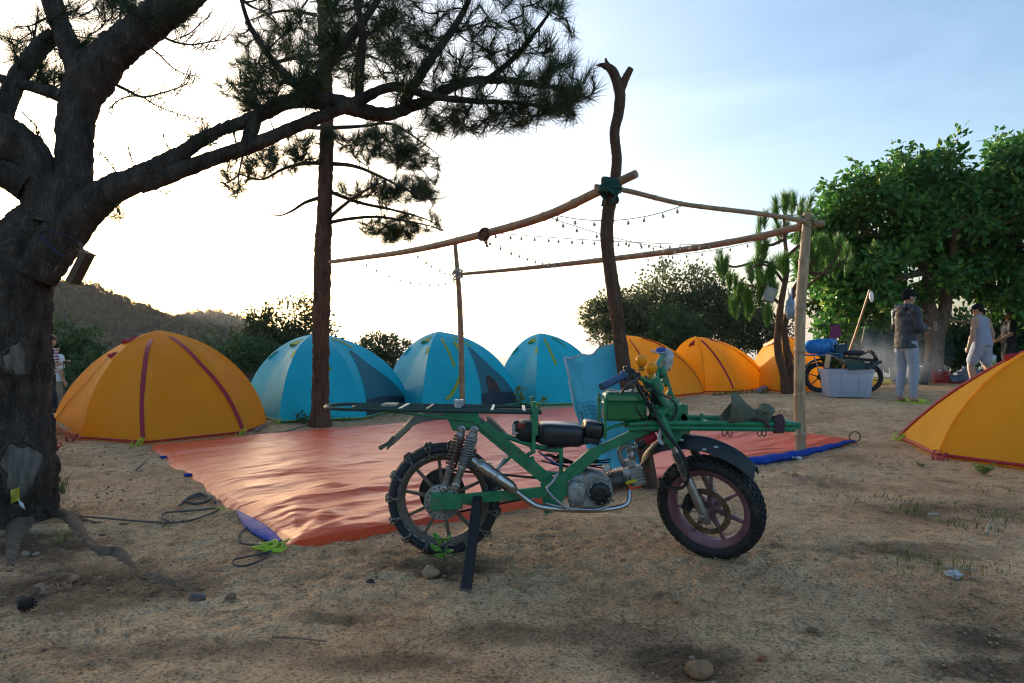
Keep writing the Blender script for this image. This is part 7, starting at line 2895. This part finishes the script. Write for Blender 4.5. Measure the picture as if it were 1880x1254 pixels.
g = G(1622, 708)
crumple('yellow_bag', 'bright yellow waterproof bag lying on the ground left of the joggers', 'bag', g + Vector((0, .1, .07)), (.22, .12, .09), mat('yellow_coated_cloth', (.78, .58, .02), (.66, .46, .015), rough=.4, nscale=8), 3, amp=.25)
def basket():
    g = G(1727, 703)
    t = thing('basket', g, 'red plastic basket with bits and pieces beside the forked trunk', 'basket')
    s = g.y / F
    m = mat('red_plastic', (.50, .02, .03), (.38, .015, .022), rough=.4, nscale=10)
    n = 22
    # vertical slats and rings
    for k in range(n):
        a = 2 * math.pi * k / n
        mb = MB()
        mb.bar(g + Vector((12 * s * math.cos(a), 12 * s * math.sin(a), .01)), g + Vector((15.5 * s * math.cos(a), 15.5 * s * math.sin(a), 21 * s)), .006, .026, (-math.sin(a), math.cos(a), 0))
        mb.build('slat', m, t, smooth=False)
    mb = MB()
    for z, r in ((.01, 12.2), (8 * s, 13.6), (14 * s, 14.7)):
        mb.torus(g + Vector((0, 0, z)), (0, 0, 1), r * s, .008, 26, 6)
    mb.torus(g + Vector((0, 0, 21 * s)), (0, 0, 1), 15.8 * s, .014, 26, 8)
    mb.lathe(g + Vector((0, 0, .005)), (0, 0, 1), [(12 * s, 0), (12 * s, .008)], 20)
    mb.build('basket_rim', m, t)
    mb = MB()
    mb.lathe(g + Vector((-.03, -.03, 20 * s)), (.2, -1, .5), [(.055, -.02), (.055, .02), (.03, .02), (.03, -.02)], 20, closed=True)
    o = mb.build('tape_roll', mat('white_roll', (.7, .7, .7), rough=.5), None, g + Vector((0, 0, 18 * s)))
    tag(o, 'white tape roll on top of the red basket', 'tape roll')
    crumple('cloth_bundle', 'brownish cloth bundle poking out of the red basket', 'cloth', g + Vector((.06, .03, 20 * s)), (.09, .09, .05), mat('brown_rag', (.25, .15, .09), rough=.85), 13)
basket()
# dark long case leaning on the trunk
a, b = G(1694, 706), W(1711, 645, 16.15)
simple('long_case', 'dark long bag leaning against the forked trunk', 'bag', mat('black_nylon_case', (.02, .022, .028), rough=.5, bump=.4, bscale=16), lambda mb: mb.tube(spline([a, a.lerp(b, .25) + Vector((0, 0, .01)), a.lerp(b, .6), b], 6), [.06] + [.11] * 5 + [.10] * 6 + [.06] * 5 + [.035, .02], 12), a)
c = G(1683, 704)
crumple('sack', 'tan half-empty sack slumped beside the dark long bag', 'sack', c + Vector((.02, .1, .22)), (.14, .12, .26), mat('tan_canvas', (.26, .22, .18), (.18, .155, .13), rough=.8, nscale=6), 5, amp=.2)
c = G(1742, 700)
simple('round_lid', 'grey round lid leaning behind the red basket', 'lid', mat('grey_metal_lid', (.30, .31, .31), rough=.4, metal=.4), lambda mb: mb.lathe(c + Vector((.06, .42, .22)), (.35, -1, .25), [(.01, -.03), (.16, -.02), (.23, 0), (.245, .006), (.245, .014), (.01, .0)], 30), c + Vector((.06, .42, 0)))
for i, (px, py, rx, rz, col, lab) in enumerate([(1772, 704, .22, .10, (.16, .18, .22), 'dark blue-grey cloth heap right of the red basket'), (1795, 700, .30, .20, (.30, .33, .38), 'large pale grey bag on the ground behind the walking person'), (1828, 690, .26, .20, (.52, .54, .58), 'whitish bag in the heap near the orange tent ridge'), (1662, 702, .16, .10, (.06, .07, .10), 'dark bundle on the ground behind the joggers')]):
    g = G(px, py)
    crumple('cloth_heap', lab, 'bag', g + Vector((0, .35, rz * .7)), (rx, .2, rz), mat('heap_cloth_%d' % i, col, rough=.7, nscale=7), 20 + i, amp=.4)
g = G(1752, 704)
simple('red_scoop', 'flat red plastic scoop on the ground by the basket', 'scoop', mat('red_plastic_scoop', (.48, .03, .04), rough=.45), lambda mb: (mb.grid(lambda u, v: g + Vector((-.14 + .28 * u, -.05 + .1 * v, .012 + .03 * (2 * v - 1) ** 2)), 6, 6, .006), mb.tube([g + Vector((.13, 0, .02)), g + Vector((.25, .02, .03))], .012, 8)), g)
g = G(1400, 716)
simple('rolled_mat', 'grey-blue rolled mat lying by the foot of the young pine', 'mat', mat('blue_grey_foam', (.16, .20, .30), (.28, .22, .24), rough=.8, nscale=10), lambda mb: mb.tube([G(1393, 722) + Vector((0, 0, .05)), G(1418, 714) + Vector((0, 0, .06)), G(1436, 712) + Vector((0, 0, .06))], [.05, .065, .06], 14), g)
# leaning poles, clothes line, hanging cloth
pa, pb = G(1578, 712), W(1597, 532, 13.3)
pole_t = thing('wooden_pole', pa + Vector((0, .9, 0)), 'thin pale upright pole behind the white storage box', 'pole')
mb = MB()
mb.tube(spline([pa + Vector((0, 1.0, 0)), pa.lerp(pb, .5) + Vector((.02, .5, 0)), pb], 6), .022, 10)
mb.build('pole', M_BAM, pole_t)
mb = MB()
mb.tube([W(1570, 690, 13.2), W(1588, 600, 13.3)], .015, 8)
mb.build('brace', M_BAM, pole_t)
o = crumple('knotted_rag', None, None, W(1600, 545, 13.25), (.035, .03, .09), M_FILM, 31, amp=.3)
o.parent = pole_t
o.location = o.location - OFF[pole_t.name]
la, lb = W(1500, 597, 12.9), W(1704, 572, 16.5)
line_t = thing('clothes_line', la, 'dark clothes line strung from the tree to the pole', 'line')
mb = MB()
mb.tube([la.lerp(lb, u / 20) + Vector((0, 0, -.08 * 4 * (u / 20) * (1 - u / 20))) for u in range(21)], .010, 6)
mb.build('line', mat('dark_line', (.03, .03, .03), rough=.8), line_t)
def cloth(u, v):
    p = la.lerp(lb, .10 + .075 * u) + Vector((0, 0, -.08 * 4 * .18 * .82 + .005))
    return p + Vector((.02 * v * math.sin(9 * u), .03 * math.sin(7 * u + 3 * v), -.30 * v * (1 - .22 * u)))
simple('hanging_cloth', 'magenta cloth hanging on the clothes line above the parked motorbike', 'cloth', mat('magenta_cloth', (.26, .05, .14), (.19, .035, .10), rough=.85, nscale=10, transl=.2), lambda mb: mb.grid(cloth, 12, 12, .005), la + Vector((.4, 0, -.3)))
simple('pole_rail', 'pale horizontal stick tied to the forked trunk', 'stick', M_BAM, lambda mb: mb.tube(spline([W(1738, 587, 16.5), W(1762, 590, 16.3), W(1790, 594, 16.0)], 4), .030, 10), W(1760, 590, 16.3))
simple('pink_rag', 'small pinkish rag tucked in the fork of the trunk', 'rag', mat('pink_rag_cloth', (.52, .30, .25), rough=.85), lambda mb: mb.grid(lambda u, v: W(1714 + 7 * u, 590 + 17 * v, 16.2 - .03 * math.sin(3 * u + 2 * v)), 6, 8, .006), W(1717, 606, 16.2))
# things hanging in the young pine
t = thing('hanging_bag', W(1451, 585, 12.05), 'crumpled clear plastic bag hanging in the young pine', 'bag')
o = crumple('bag_film', None, None, W(1451, 566, 12.05), (.085, .07, .17), mat('clear_bluish_film', (.42, .50, .60), (.30, .38, .48), rough=.25, transl=.4, spec=.7, nscale=10), 41, amp=.35)
o.parent = t
o.location = o.location - OFF[t.name]
mb = MB()
mb.tube(spline([W(1446, 530, 12.1), W(1449, 545, 12.05), W(1450, 556, 12.05)], 4), .012, 6)
mb.tube(spline([W(1453, 528, 12.1), W(1453, 545, 12.05), W(1452, 556, 12.05)], 4), .012, 6)
mb.build('handle', M_FILM, t)
c = W(1413, 541, 12.0)
Rf = Matrix.Rotation(.35, 3, 'Y') @ Matrix.Rotation(.25, 3, 'Z')
t = thing('flood_lamp', c, 'square flood lamp tied in the young pine', 'lamp')
mb = MB()
mb.box(c, (.21, .05, .26), Rf)
mb.build('lamp_housing', mat('grey_lamp_housing', (.34, .31, .27), rough=.5), t, bevel=.008)
mb = MB()
mb.box(c + Rf @ Vector((0, -.027, 0)), (.17, .006, .21), Rf)
mb.build('lamp_glass', mat('dull_lamp_glass', (.30, .28, .24), (.45, .42, .36), rough=.25, nscale=12), t, bevel=.002)
mb = MB()
mb.box(c + Rf @ Vector((.0, -.032, .0)), (.07, .006, .08), Rf)
mb.build('led_plate', mat('yellowish_led', (.50, .46, .25), rough=.4), t)
mb = MB()
mb.tube(spline([c + Vector((-.1, 0, .12)), c + Vector((0, .03, .2)), c + Vector((.1, 0, .12))], 5), .008, 6)
mb.build('lamp_bracket', M_DARKST, t)

# ------------------------------------------------------------------ lantern panel strapped to the leaning pine
dl = 4.0
t = thing('tree_lamp', W(140, 524, dl), 'finned lamp bar strapped under the leaning pine limb', 'lamp')
A_, B_ = W(161, 466, dl), W(133, 520, dl)
ax = (B_ - A_).normalized()
sd_ = Vector((0, 1, 0))
nn = ax.cross(sd_).normalized()
Rl = Matrix((ax, sd_, nn)).transposed()
m_l = mat('rusty_lamp_metal', (.12, .065, .03), (.06, .035, .02), rough=.6, nscale=12)
mb = MB()
mb.box((A_ + B_) / 2, ((B_ - A_).length, .09, .040), Rl)
mb.build('lamp_housing', m_l, t, bevel=.004)
fin = local_mesh('heat_fin', lambda mb: mb.box((0, 0, 0), (.004, .08, .018), Rl))
for k in range(14):
    shared('heat_fin', fin, m_l, t, A_.lerp(B_, (k + .7) / 14.6) - nn * -.028)
mb = MB()
mb.box(A_.lerp(B_, -.02) + nn * -.012, (.01, .1, .07), Rl)
mb.build('end_plate', m_l, t)
mb = MB()
mb.tube(spline([W(150, 452, dl), W(146, 446, dl), W(152, 460, dl), W(158, 468, dl)], 5), .010, 8)
mb.tube(spline([W(150, 455, dl), W(120, 470, dl)], 6), .003, 5)
mb.build('lamp_bracket', m_l, t)
mb = MB()
S_ = spline([W(72, 432, 3.98), W(85, 424, 3.97), W(110, 428, 3.98), W(135, 440, 4.0), W(148, 450, 4.02)], 6)
mb.tube(S_, .010, 6, flat=.4)
mb.tube(spline([W(72, 432, 3.98), W(85, 446, 3.97), W(105, 462, 3.99), W(118, 472, 4.02)], 6), .010, 6, flat=.4)
mb.build('strap', mat('dark_blue_strap', (.02, .035, .09), rough=.7), t)
mb = MB()
mb.tube(spline([W(123, 525, dl), W(122, 555, dl), W(119, 590, dl)], 6), .0022, 5)
mb.build('lead', M_BLACK, t)
mb = MB()
mb.tube([W(113, 478, 4.0), W(108, 488, 4.0)], .001, 4)
mb.tube([W(107, 488, 4.0), W(101, 498, 4.0)], .008, 8)
mb.build('pull_tag', m_l, t)


# ------------------------------------------------------------------ small plants
def plant(name, label, px, py, stems, hgt, spread, leaf, n, m, seed, cat='plant', dy=0.0):
    rr = np.random.default_rng(seed)
    g = G(px, py) + Vector((0, dy, 0))
    t = thing(name, g, label, cat)
    mb = MB()
    P, D = [], []
    for k in range(stems):
        a = rr.uniform(0, 6.28)
        top = g + Vector((math.cos(a) * spread * rr.random(), math.sin(a) * spread * rr.random(), hgt * rr.uniform(.6, 1)))
        pts = spline([g, (g + top) / 2 + Vector((rr.normal() * .1 * spread, rr.normal() * .1 * spread, 0)), top], 6)
        mb.tube(pts, [max(.0015, .005 * hgt ** .3 * (1 - i / 13)) for i in range(len(pts))], 5)
        for q in range(n):
            i = rr.integers(4, len(pts))
            b = rr.uniform(0, 6.28)
            P.append(pts[i])
            D.append([math.cos(b), math.sin(b), rr.uniform(.0, .7)])
    mb.build('stem', mat(name + '_stem', (.10, .14, .04), rough=.7), t)
    V, tri = leaves(np.array(P), np.array(D), leaf, .42, rr, jitter=.4)
    tag(arr_obj('foliage', V, tri, m, t), kind='stuff')


M_FRESH = leaf_mat('fresh_leaves', (.08, .26, .03), (.18, .42, .06), .3, .4)
M_YLEAF = leaf_mat('yellow_green_leaves', (.16, .24, .04), (.30, .38, .08), .35, .45)
plant('seedling', 'fresh green seedling growing under the rear wheel of the motorbike', 816, 1034, 2, .12, .03, .07, 5, M_FRESH, 1)
plant('shrub', 'young leafy shrub in front of the closed blue tent', 958, 748, 4, .46, .16, .10, 12, M_YLEAF, 2)
plant('shrub', 'low leafy sprig right of the taller shrub by the blue tent', 996, 748, 2, .20, .20, .10, 6, M_YLEAF, 3)
plant('herb', 'small yellow-green herb at the hem of the right foreground tent', 1806, 872, 12, .10, .11, .030, 16, M_YLEAF, 4)
plant('herb', 'tiny green herb near the tied corner of the right foreground tent', 1690, 858, 6, .05, .05, .022, 8, M_YLEAF, 5)
plant('weed', 'weeds growing round the foot of the straight pine', 560, 778, 8, .16, .25, .06, 8, M_BUSH, 6, dy=-.1)


# ------------------------------------------------------------------ grass and litter: nobody could count them
def grass():
    rr = np.random.default_rng(9)
    spots = [(100, 905, .10, .20, 60), (70, 930, .12, .12, 40), (110, 1000, .06, .10, 30), (560, 775, .25, .16, 70), (620, 772, .2, .14, 50), (1430, 715, .45, .22, 150), (1455, 712, .25, .30, 60), (1380, 722, .4, .12, 60), (1340, 722, .3, .08, 30),
             (1675, 938, .14, .06, 60), (1640, 1020, .12, .05, 40), (1700, 1045, .25, .06, 70), (1770, 1040, .2, .06, 50), (1860, 955, .25, .07, 90), (1610, 920, .3, .04, 40), (1780, 965, .2, .05, 40), (1560, 905, .3, .03, 30), (1730, 925, .3, .04, 40), (1840, 900, .3, .05, 50), (1460, 760, .4, .04, 40),
             (690, 1080, .2, .03, 14), (1330, 725, .3, .10, 40), (330, 760, .3, .05, 20), (1100, 735, .3, .08, 30), (960, 742, .3, .07, 40), (700, 765, .3, .05, 20), (1640, 705, .5, .05, 60), (1800, 705, .4, .06, 60)]
    V, T = [], []
    b = 0
    for (px, py, rad, h, n) in spots:
        g = G(px, py)
        for k in range(n):
            a, q = rr.uniform(0, 6.28), rad * math.sqrt(rr.random())
            p = np.array([g.x + q * math.cos(a), g.y + q * math.sin(a) * .8, 0])
            p[2] = gz(p[0], p[1]) - .005
            hh = h * rr.uniform(.4, 1.1)
            ln = rr.normal(size=2) * hh * .45
            w = max(.0018, .0009 * p[1])
            s = rr.normal(size=3)
            s[2] = 0
            s /= np.linalg.norm(s)
            m1 = p + np.array([ln[0] * .35, ln[1] * .35, hh * .6])
            m2 = p + np.array([ln[0], ln[1], hh * rr.uniform(.7, 1)])
            V += [p - s * w, p + s * w, m1 + s * w * .7, m1 - s * w * .7, m2]
            T += [(b, b + 1, b + 2), (b, b + 2, b + 3), (b + 3, b + 2, b + 4)]
            b += 5
    o = link_mesh('grass', np_mesh('grass', np.array(V), np.array(T), smooth=False), leaf_mat('dry_green_grass', (.07, .12, .025), (.26, .25, .08), .3, .6))
    tag(o, 'sparse dry and green grass blades on the trodden soil', 'grass', kind='stuff')


grass()


def litter():
    rr = np.random.default_rng(14)
    mb = MB()
    spots = [(170, 1070, .55, 520), (60, 1060, .5, 260), (330, 1085, .22, 120), (800, 1040, .35, 110), (1250, 1190, .4, 70), (1000, 1165, .4, 60), (1700, 990, .8, 160), (1000, 1000, 2.2, 520), (400, 900, 1.2, 240), (1600, 1000, 1.5, 360), (500, 1180, .8, 160), (1350, 1120, .9, 200)]
    V, T = [], []
    b = 0
    for (px, py, rad, n) in spots:
        g = G(px, py)
        for k in range(n):
            a, q = rr.uniform(0, 6.28), rad * math.sqrt(rr.random())
            x, y = g.x + q * math.cos(a), g.y + q * math.sin(a) * .6
            if y < 1.9: continue
            L = rr.uniform(.02, .085)
            th = rr.uniform(0, 3.14)
            d = np.array([math.cos(th), math.sin(th), rr.uniform(-.05, .22)]) * L
            s = np.array([-math.sin(th), math.cos(th), 0]) * rr.uniform(.0008, .0018)
            p = np.array([x, y, gz(x, y) + .014 + rr.uniform(0, .012)])
            V += [p - s, p + s, p + d + s, p + d - s, p + d * .5 + np.array([0, 0, .002])]
            T += [(b, b + 1, b + 2), (b, b + 2, b + 3)]
            b += 5
    o = link_mesh('pine_litter', np_mesh('pine_litter', np.array(V), np.array(T), smooth=False), leaf_mat('dead_needles', (.10, .055, .03), (.34, .22, .12), .1, .8))
    tag(o, 'fallen brown pine needles scattered over the soil', 'needles', kind='stuff')
    # crumbs of soil and grit
    iv, if_ = ico(1)
    vs, fs = [], []
    b = 0
    for k in range(9000):
        y = 1.95 + 6.5 * rr.random() ** 1.7
        x = rr.uniform(-1.0, 1.0) * (y * .78 + .2)
        c = rr.random()
        r = (.003 + .009 * c ** 4) * (.7 + .25 * y / 3)
        if vnoise(np.array([[x * 1.1, y * 1.1, 3.0]]), 8)[0] < rr.uniform(-.6, .5): continue
        vv = iv * (1 + rr.uniform(-.3, .3, (len(iv), 1))) * r * np.array([1, 1, .7])
        vs.append(vv + np.array([x, y, gz(x, y) + .008 + r * .2]))
        fs.append(if_ + b)
        b += len(iv)
    o = link_mesh('soil_crumbs', np_mesh('soil_crumbs', np.concatenate(vs), np.concatenate(fs), smooth=False), leaf_mat('crumb_soil', (.22, .13, .075), (.50, .34, .21), 0.0, .95))
    tag(o, 'loose crumbs of soil and grit', 'soil', kind='stuff')


litter()


# ------------------------------------------------------------------ stones, cone, sticks, scraps
def stone(px, py, rpx, label, col, seed, group=None, flat=.7):
    g = G(px, py)
    r = rpx * g.y / F
    rr = np.random.default_rng(seed)
    v, f = ico(3)
    n = 1 + .28 * fbm(v * 1.3 + seed * 3.1, 3, seed)
    V = v * n[:, None] * np.array([r, r * .85, r * flat])
    loc = g + Vector((0, 0, r * flat * .45 + .006))
    me = np_mesh('stone', V, f)
    o = link_mesh('stone', me, mat('stone_%d' % seed, (col[0] * 1.12, col[1] * .96, col[2] * .78), tuple(c * .6 for c in col), rough=.85, nscale=40, bump=.5, bscale=120), None, loc)
    tag(o, label, 'stone', group)


stone(1284, 1240, 26, 'largest brown stone near the bottom edge in the dark soil', (.34, .20, .11), 1)
stone(136, 1068, 9, 'reddish-brown stone among fallen needles near the leaning pine', (.42, .22, .14), 2)
stone(74, 1082, 11, 'flat pale stone below the leaning pine roots', (.34, .27, .20), 3, flat=.5)
stone(83, 1092, 9, 'grey-brown stone just below the flat pale stone', (.25, .20, .16), 4, flat=.5)
stone(46, 1022, 8, 'pale stone right of the nearest pine root', (.30, .25, .20), 5)
stone(66, 1022, 6, 'smaller pale stone beside the nearest pine root', (.32, .27, .22), 6)
stone(62, 980, 6, 'small grey stone close to the foot of the leaning pine', (.28, .24, .20), 7)
stone(40, 1105, 8, 'dark grey stone above the pine cone', (.08, .08, .09), 8)
stone(362, 1104, 14, 'dark stone below the end of the thick surface root', (.13, .12, .12), 9)
stone(424, 1100, 9, 'small brown clod right of the dark stone', (.22, .15, .10), 10)
stone(680, 1074, 8, 'small black stone in front of the tarpaulin', (.035, .035, .04), 11)
stone(790, 1058, 16, 'broken tan clod beside the seedling', (.40, .27, .17), 12)
stone(1246, 972 + 60, 4, 'tiny pale pebble left of the front tyre', (.6, .55, .5), 13)
stone(1442, 872, 5, 'small orange-brown clod near the right bamboo post', (.50, .27, .12), 14)
stone(1460, 874, 5, 'second small orange-brown clod next to the first by the bamboo post', (.50, .27, .12), 15)
stone(1400, 1215, 8, 'reddish clod right of the largest brown stone', (.36, .14, .08), 16)
stone(1240, 1105, 9, 'rounded pale clod above the dark patch', (.36, .25, .16), 17)
stone(1490, 860 + 300, 10, 'low brown clod in the middle of the bare soil', (.20, .13, .08), 18, flat=.4)
# pine cone
g = G(48, 1122)
t = thing('pine_cone', g, 'dark open pine cone lying at the lower left', 'pine cone')
rc_ = 15 * g.y / F
mb = MB()
mb.lathe(g + Vector((0, 0, rc_ * .8)), (.8, .3, .25), [(.002, -rc_), (rc_ * .5, -rc_ * .7), (rc_ * .62, 0), (rc_ * .4, rc_ * .7), (.002, rc_)], 14)
mb.build('core', M_DARKST, t)
sc_me = local_mesh('cone_scale', lambda mb: superell(mb, (rc_ * .62, 0, 0), (rc_ * .34, rc_ * .2, rc_ * .06), .7, .7, 8, 5))
ca = Vector((.8, .3, .25)).normalized()
_, cu_, cv_ = perp_frame(ca)
for k in range(46):
    h = -.85 + 1.7 * k / 45
    a = k * 2.399
    q = math.sqrt(max(.05, 1 - h * h))
    rad = cu_ * math.cos(a) + cv_ * math.sin(a)
    x_ = (rad * q + ca * (.25 + .3 * h)).normalized()
    y_ = ca.cross(x_).normalized()
    M3 = Matrix((x_, y_, x_.cross(y_))).transposed()
    shared('cone_scale', sc_me, mat('cone_brown', (.06, .038, .026), rough=.8) if k == 0 else None, t, g + Vector((0, 0, rc_ * .8)) + ca * (h * rc_ * .8) - x_ * rc_ * .62 * (1 - q) * .8, M3.to_quaternion())


def stick(label, pts, r, col, group=None):
    P = []
    for (px, py, up) in pts:
        g = G(px, py)
        P.append(g + Vector((0, 0, up + r)))
    mb = MB()
    C = spline(P, 6)
    mb.tube(C, [r * (1 - .4 * i / len(C)) for i in range(len(C))], 7)
    o = mb.build('stick', mat('stick_wood', col, rough=.85, nscale=20), None, G(pts[0][0], pts[0][1]))
    tag(o, label, 'stick', group)


stick('long thin pale stick lying flat below the motorbike engine', [(935, 1078, .012), (980, 1076, .012), (1035, 1076, .012)], .005, (.38, .26, .16))
stick('thin reddish stalk lying left of the stake foot', [(500, 1178, .012), (550, 1180, .012), (600, 1186, .012)], .004, (.26, .15, .10))
stick('short pale stub of wood on the soil at the far right', [(1812, 990, .015), (1816, 972, .02)], .012, (.40, .30, .20))
stick('pale twig next to the white litter', [(1725, 1050, .012), (1760, 1052, .015), (1795, 1056, .012)], .006, (.36, .28, .2))
stick('short twig right of the white litter', [(1780, 1068, .012), (1800, 1074, .012), (1815, 1080, .012)], .006, (.34, .24, .16))
stick('pale flat splinter near the grass on the right', [(1705, 950, .012), (1722, 949, .012)], .008, (.55, .48, .4))
stick('bare stick lying between orange tent and tarpaulin', [(468, 796, .02), (490, 785, .03), (508, 777, .02)], .018, (.30, .25, .19))
stick('long grey-green cane lying in front of the straight pine', [(452, 806, .015), (520, 798, .02), (575, 782, .02), (610, 775, .015)], .014, (.20, .22, .15))
stick('small stick among needles left of the thick root', [(64, 1066, .02), (95, 1060, .02), (125, 1054, .02)], .005, (.20, .15, .11))
stick('crooked grey stick beside the left edge of the tarpaulin', [(250, 865, .0), (262, 858, .02), (272, 848, .02)], .010, (.2, .16, .13))
g = G(1752, 1062)
crumple('litter_scrap', 'crumpled white paper scrap on the soil at lower right', 'paper', g + Vector((0, 0, .018)), (.035, .025, .016), M_FILM, 51, amp=.5)
g = G(1462, 845)
simple('litter_scrap', 'small white paper scrap at the foot of the right bamboo post', 'paper', mat('white_paper', (.72, .70, .74), rough=.7), lambda mb: mb.grid(lambda u, v: g + Vector((-.045 + .09 * u, -.02 + .04 * v, .024 + .012 * math.sin(6 * u + 3 * v))), 6, 4, .002), g)
g = G(478, 1003)
stone(478, 1002, 4, 'tiny white pebble beside the lime cord', (.7, .68, .68), 22)


# ------------------------------------------------------------------ ropes at the tarpaulin corner
def rope(name, label, pts, r, m, cat='rope'):
    P = []
    for (px, py, up) in pts:
        g = G(px, py)
        P.append(g + Vector((0, 0, up + .012)))
    C = spline(P, 10)
    mb = MB()
    mb.tube(C, [r * (1 + .12 * (i % 2)) for i in range(len(C))], 7)
    o = mb.build(name, m, None, G(pts[0][0], pts[0][1]))
    tag(o, label, cat)


M_ROPE = mat('dark_green_grey_rope', (.085, .08, .07), (.05, .047, .042), rough=.85, nscale=60)
rope('guy_rope', 'dark looped rope at the tied corner of the tarpaulin', [(528, 1004, .02), (508, 1006, .02), (470, 1008, .01), (440, 1003, .01), (440, 988, .01), (455, 972, .01), (450, 965, .02)], .0052, M_ROPE)
rope('guy_rope', 'dark rope loop lying below the lime cord', [(500, 1014, .02), (490, 1030, .01), (455, 1046, .01), (432, 1046, .01), (430, 1036, .01), (455, 1030, .01), (500, 1020, .01)], .0052, M_ROPE)
rope('guy_rope', 'long dark rope running from the pine roots to the left tarpaulin edge', [(120, 955, .02), (200, 962, .02), (290, 966, .01), (340, 964, .01), (380, 952, .01), (402, 943, .02), (350, 944, .01), (305, 948, .01), (298, 958, .01), (312, 965, .01)], .0052, M_ROPE)
rope('guy_rope', 'tangled dark rope near the left edge of the tarpaulin', [(330, 935, .01), (345, 925, .02), (372, 918, .02), (385, 926, .02), (360, 934, .02), (340, 930, .03), (365, 915, .02), (388, 922, .02), (395, 932, .02)], .009, M_ROPE)
rg = random.Random(3)
gk = G(494, 1016)
mb = MB()
for k in range(7):
    pts = []
    ph, pr = rg.uniform(0, 6), rg.uniform(.03, .07)
    for i in range(14):
        a = ph + i * .55
        pts.append(gk + Vector((pr * math.cos(a) * (1 + .4 * math.sin(k)), .04 * math.sin(a) + rg.uniform(-.006, .006), .022 + .010 * k * .5 + .008 * math.sin(a * 2))))
    mb.tube(spline(pts, 3), .0048, 6)
mb.tube(spline([gk + Vector((.04, 0, .02)), G(515, 1008) + Vector((0, 0, .03)), G(532, 1003) + Vector((0, 0, .04))], 5), .0048, 6)
o = mb.build('lime_cord', M_LIMECORD, None, gk)
tag(o, 'tangle of bright lime guy cord at the near corner of the tarpaulin', 'cord')
mb = MB()
q0 = G(402, 944)
mb.tube(spline([q0 + Vector((-.02, 0, .03)), q0 + Vector((.01, -.01, .04)), q0 + Vector((.05, -.02, .03))], 5), .005, 6)
o = mb.build('lime_cord', M_LIMECORD, None, q0)
tag(o, 'short bit of lime cord at the left edge of the tarpaulin', 'cord')


# ------------------------------------------------------------------ campfire smoke drifting under the tree
def smoke():
    c = W(1600, 655, 14.6)
    mb = MB()
    mb.ball(c + Vector((.6, 0, .1)), (1.2, .6, .85), 24, 14)
    m = bpy.data.materials.new('thin_smoke')
    m.use_nodes = True
    N, L = m.node_tree.nodes, m.node_tree.links
    N.remove(N['Principled BSDF'])
    v = N.new('ShaderNodeVolumePrincipled')
    v.inputs['Color'].default_value = (.80, .88, 1, 1)
    tc = N.new('ShaderNodeTexCoord')
    mp = N.new('ShaderNodeMapping')
    mp.inputs['Scale'].default_value = (1, 1, .55)
    L.new(tc.outputs['Object'], mp.inputs['Vector'])
    no = N.new('ShaderNodeTexNoise')
    no.inputs['Scale'].default_value = 1.3
    no.inputs['Detail'].default_value = 3
    no.inputs['Distortion'].default_value = .8
    L.new(mp.outputs['Vector'], no.inputs['Vector'])
    # thins out towards the rim of the drift
    ln = N.new('ShaderNodeVectorMath')
    ln.operation = 'LENGTH'
    dv = N.new('ShaderNodeVectorMath')
    dv.operation = 'DIVIDE'
    dv.inputs[1].default_value = (1.2, .6, .85)
    L.new(tc.outputs['Object'], dv.inputs[0])
    L.new(dv.outputs['Vector'], ln.inputs[0])
    fr = N.new('ShaderNodeMapRange')
    fr.inputs['From Min'].default_value = 1.0
    fr.inputs['From Max'].default_value = .25
    L.new(ln.outputs['Value'], fr.inputs['Value'])
    mr = N.new('ShaderNodeMapRange')
    mr.inputs['From Min'].default_value = .42
    mr.inputs['From Max'].default_value = .72
    mr.inputs['To Max'].default_value = 1.5
    L.new(no.outputs['Fac'], mr.inputs['Value'])
    mu = N.new('ShaderNodeMath')
    mu.operation = 'MULTIPLY'
    L.new(mr.outputs['Result'], mu.inputs[0])
    L.new(fr.outputs['Result'], mu.inputs[1])
    L.new(mu.outputs['Value'], v.inputs['Density'])
    L.new(v.outputs['Volume'], N['Material Output'].inputs['Volume'])
    o = mb.build('smoke', m, None, c + Vector((.6, 0, .1)))
    tag(o, 'thin bluish campfire smoke drifting under the broad tree', 'smoke', kind='stuff')


smoke()
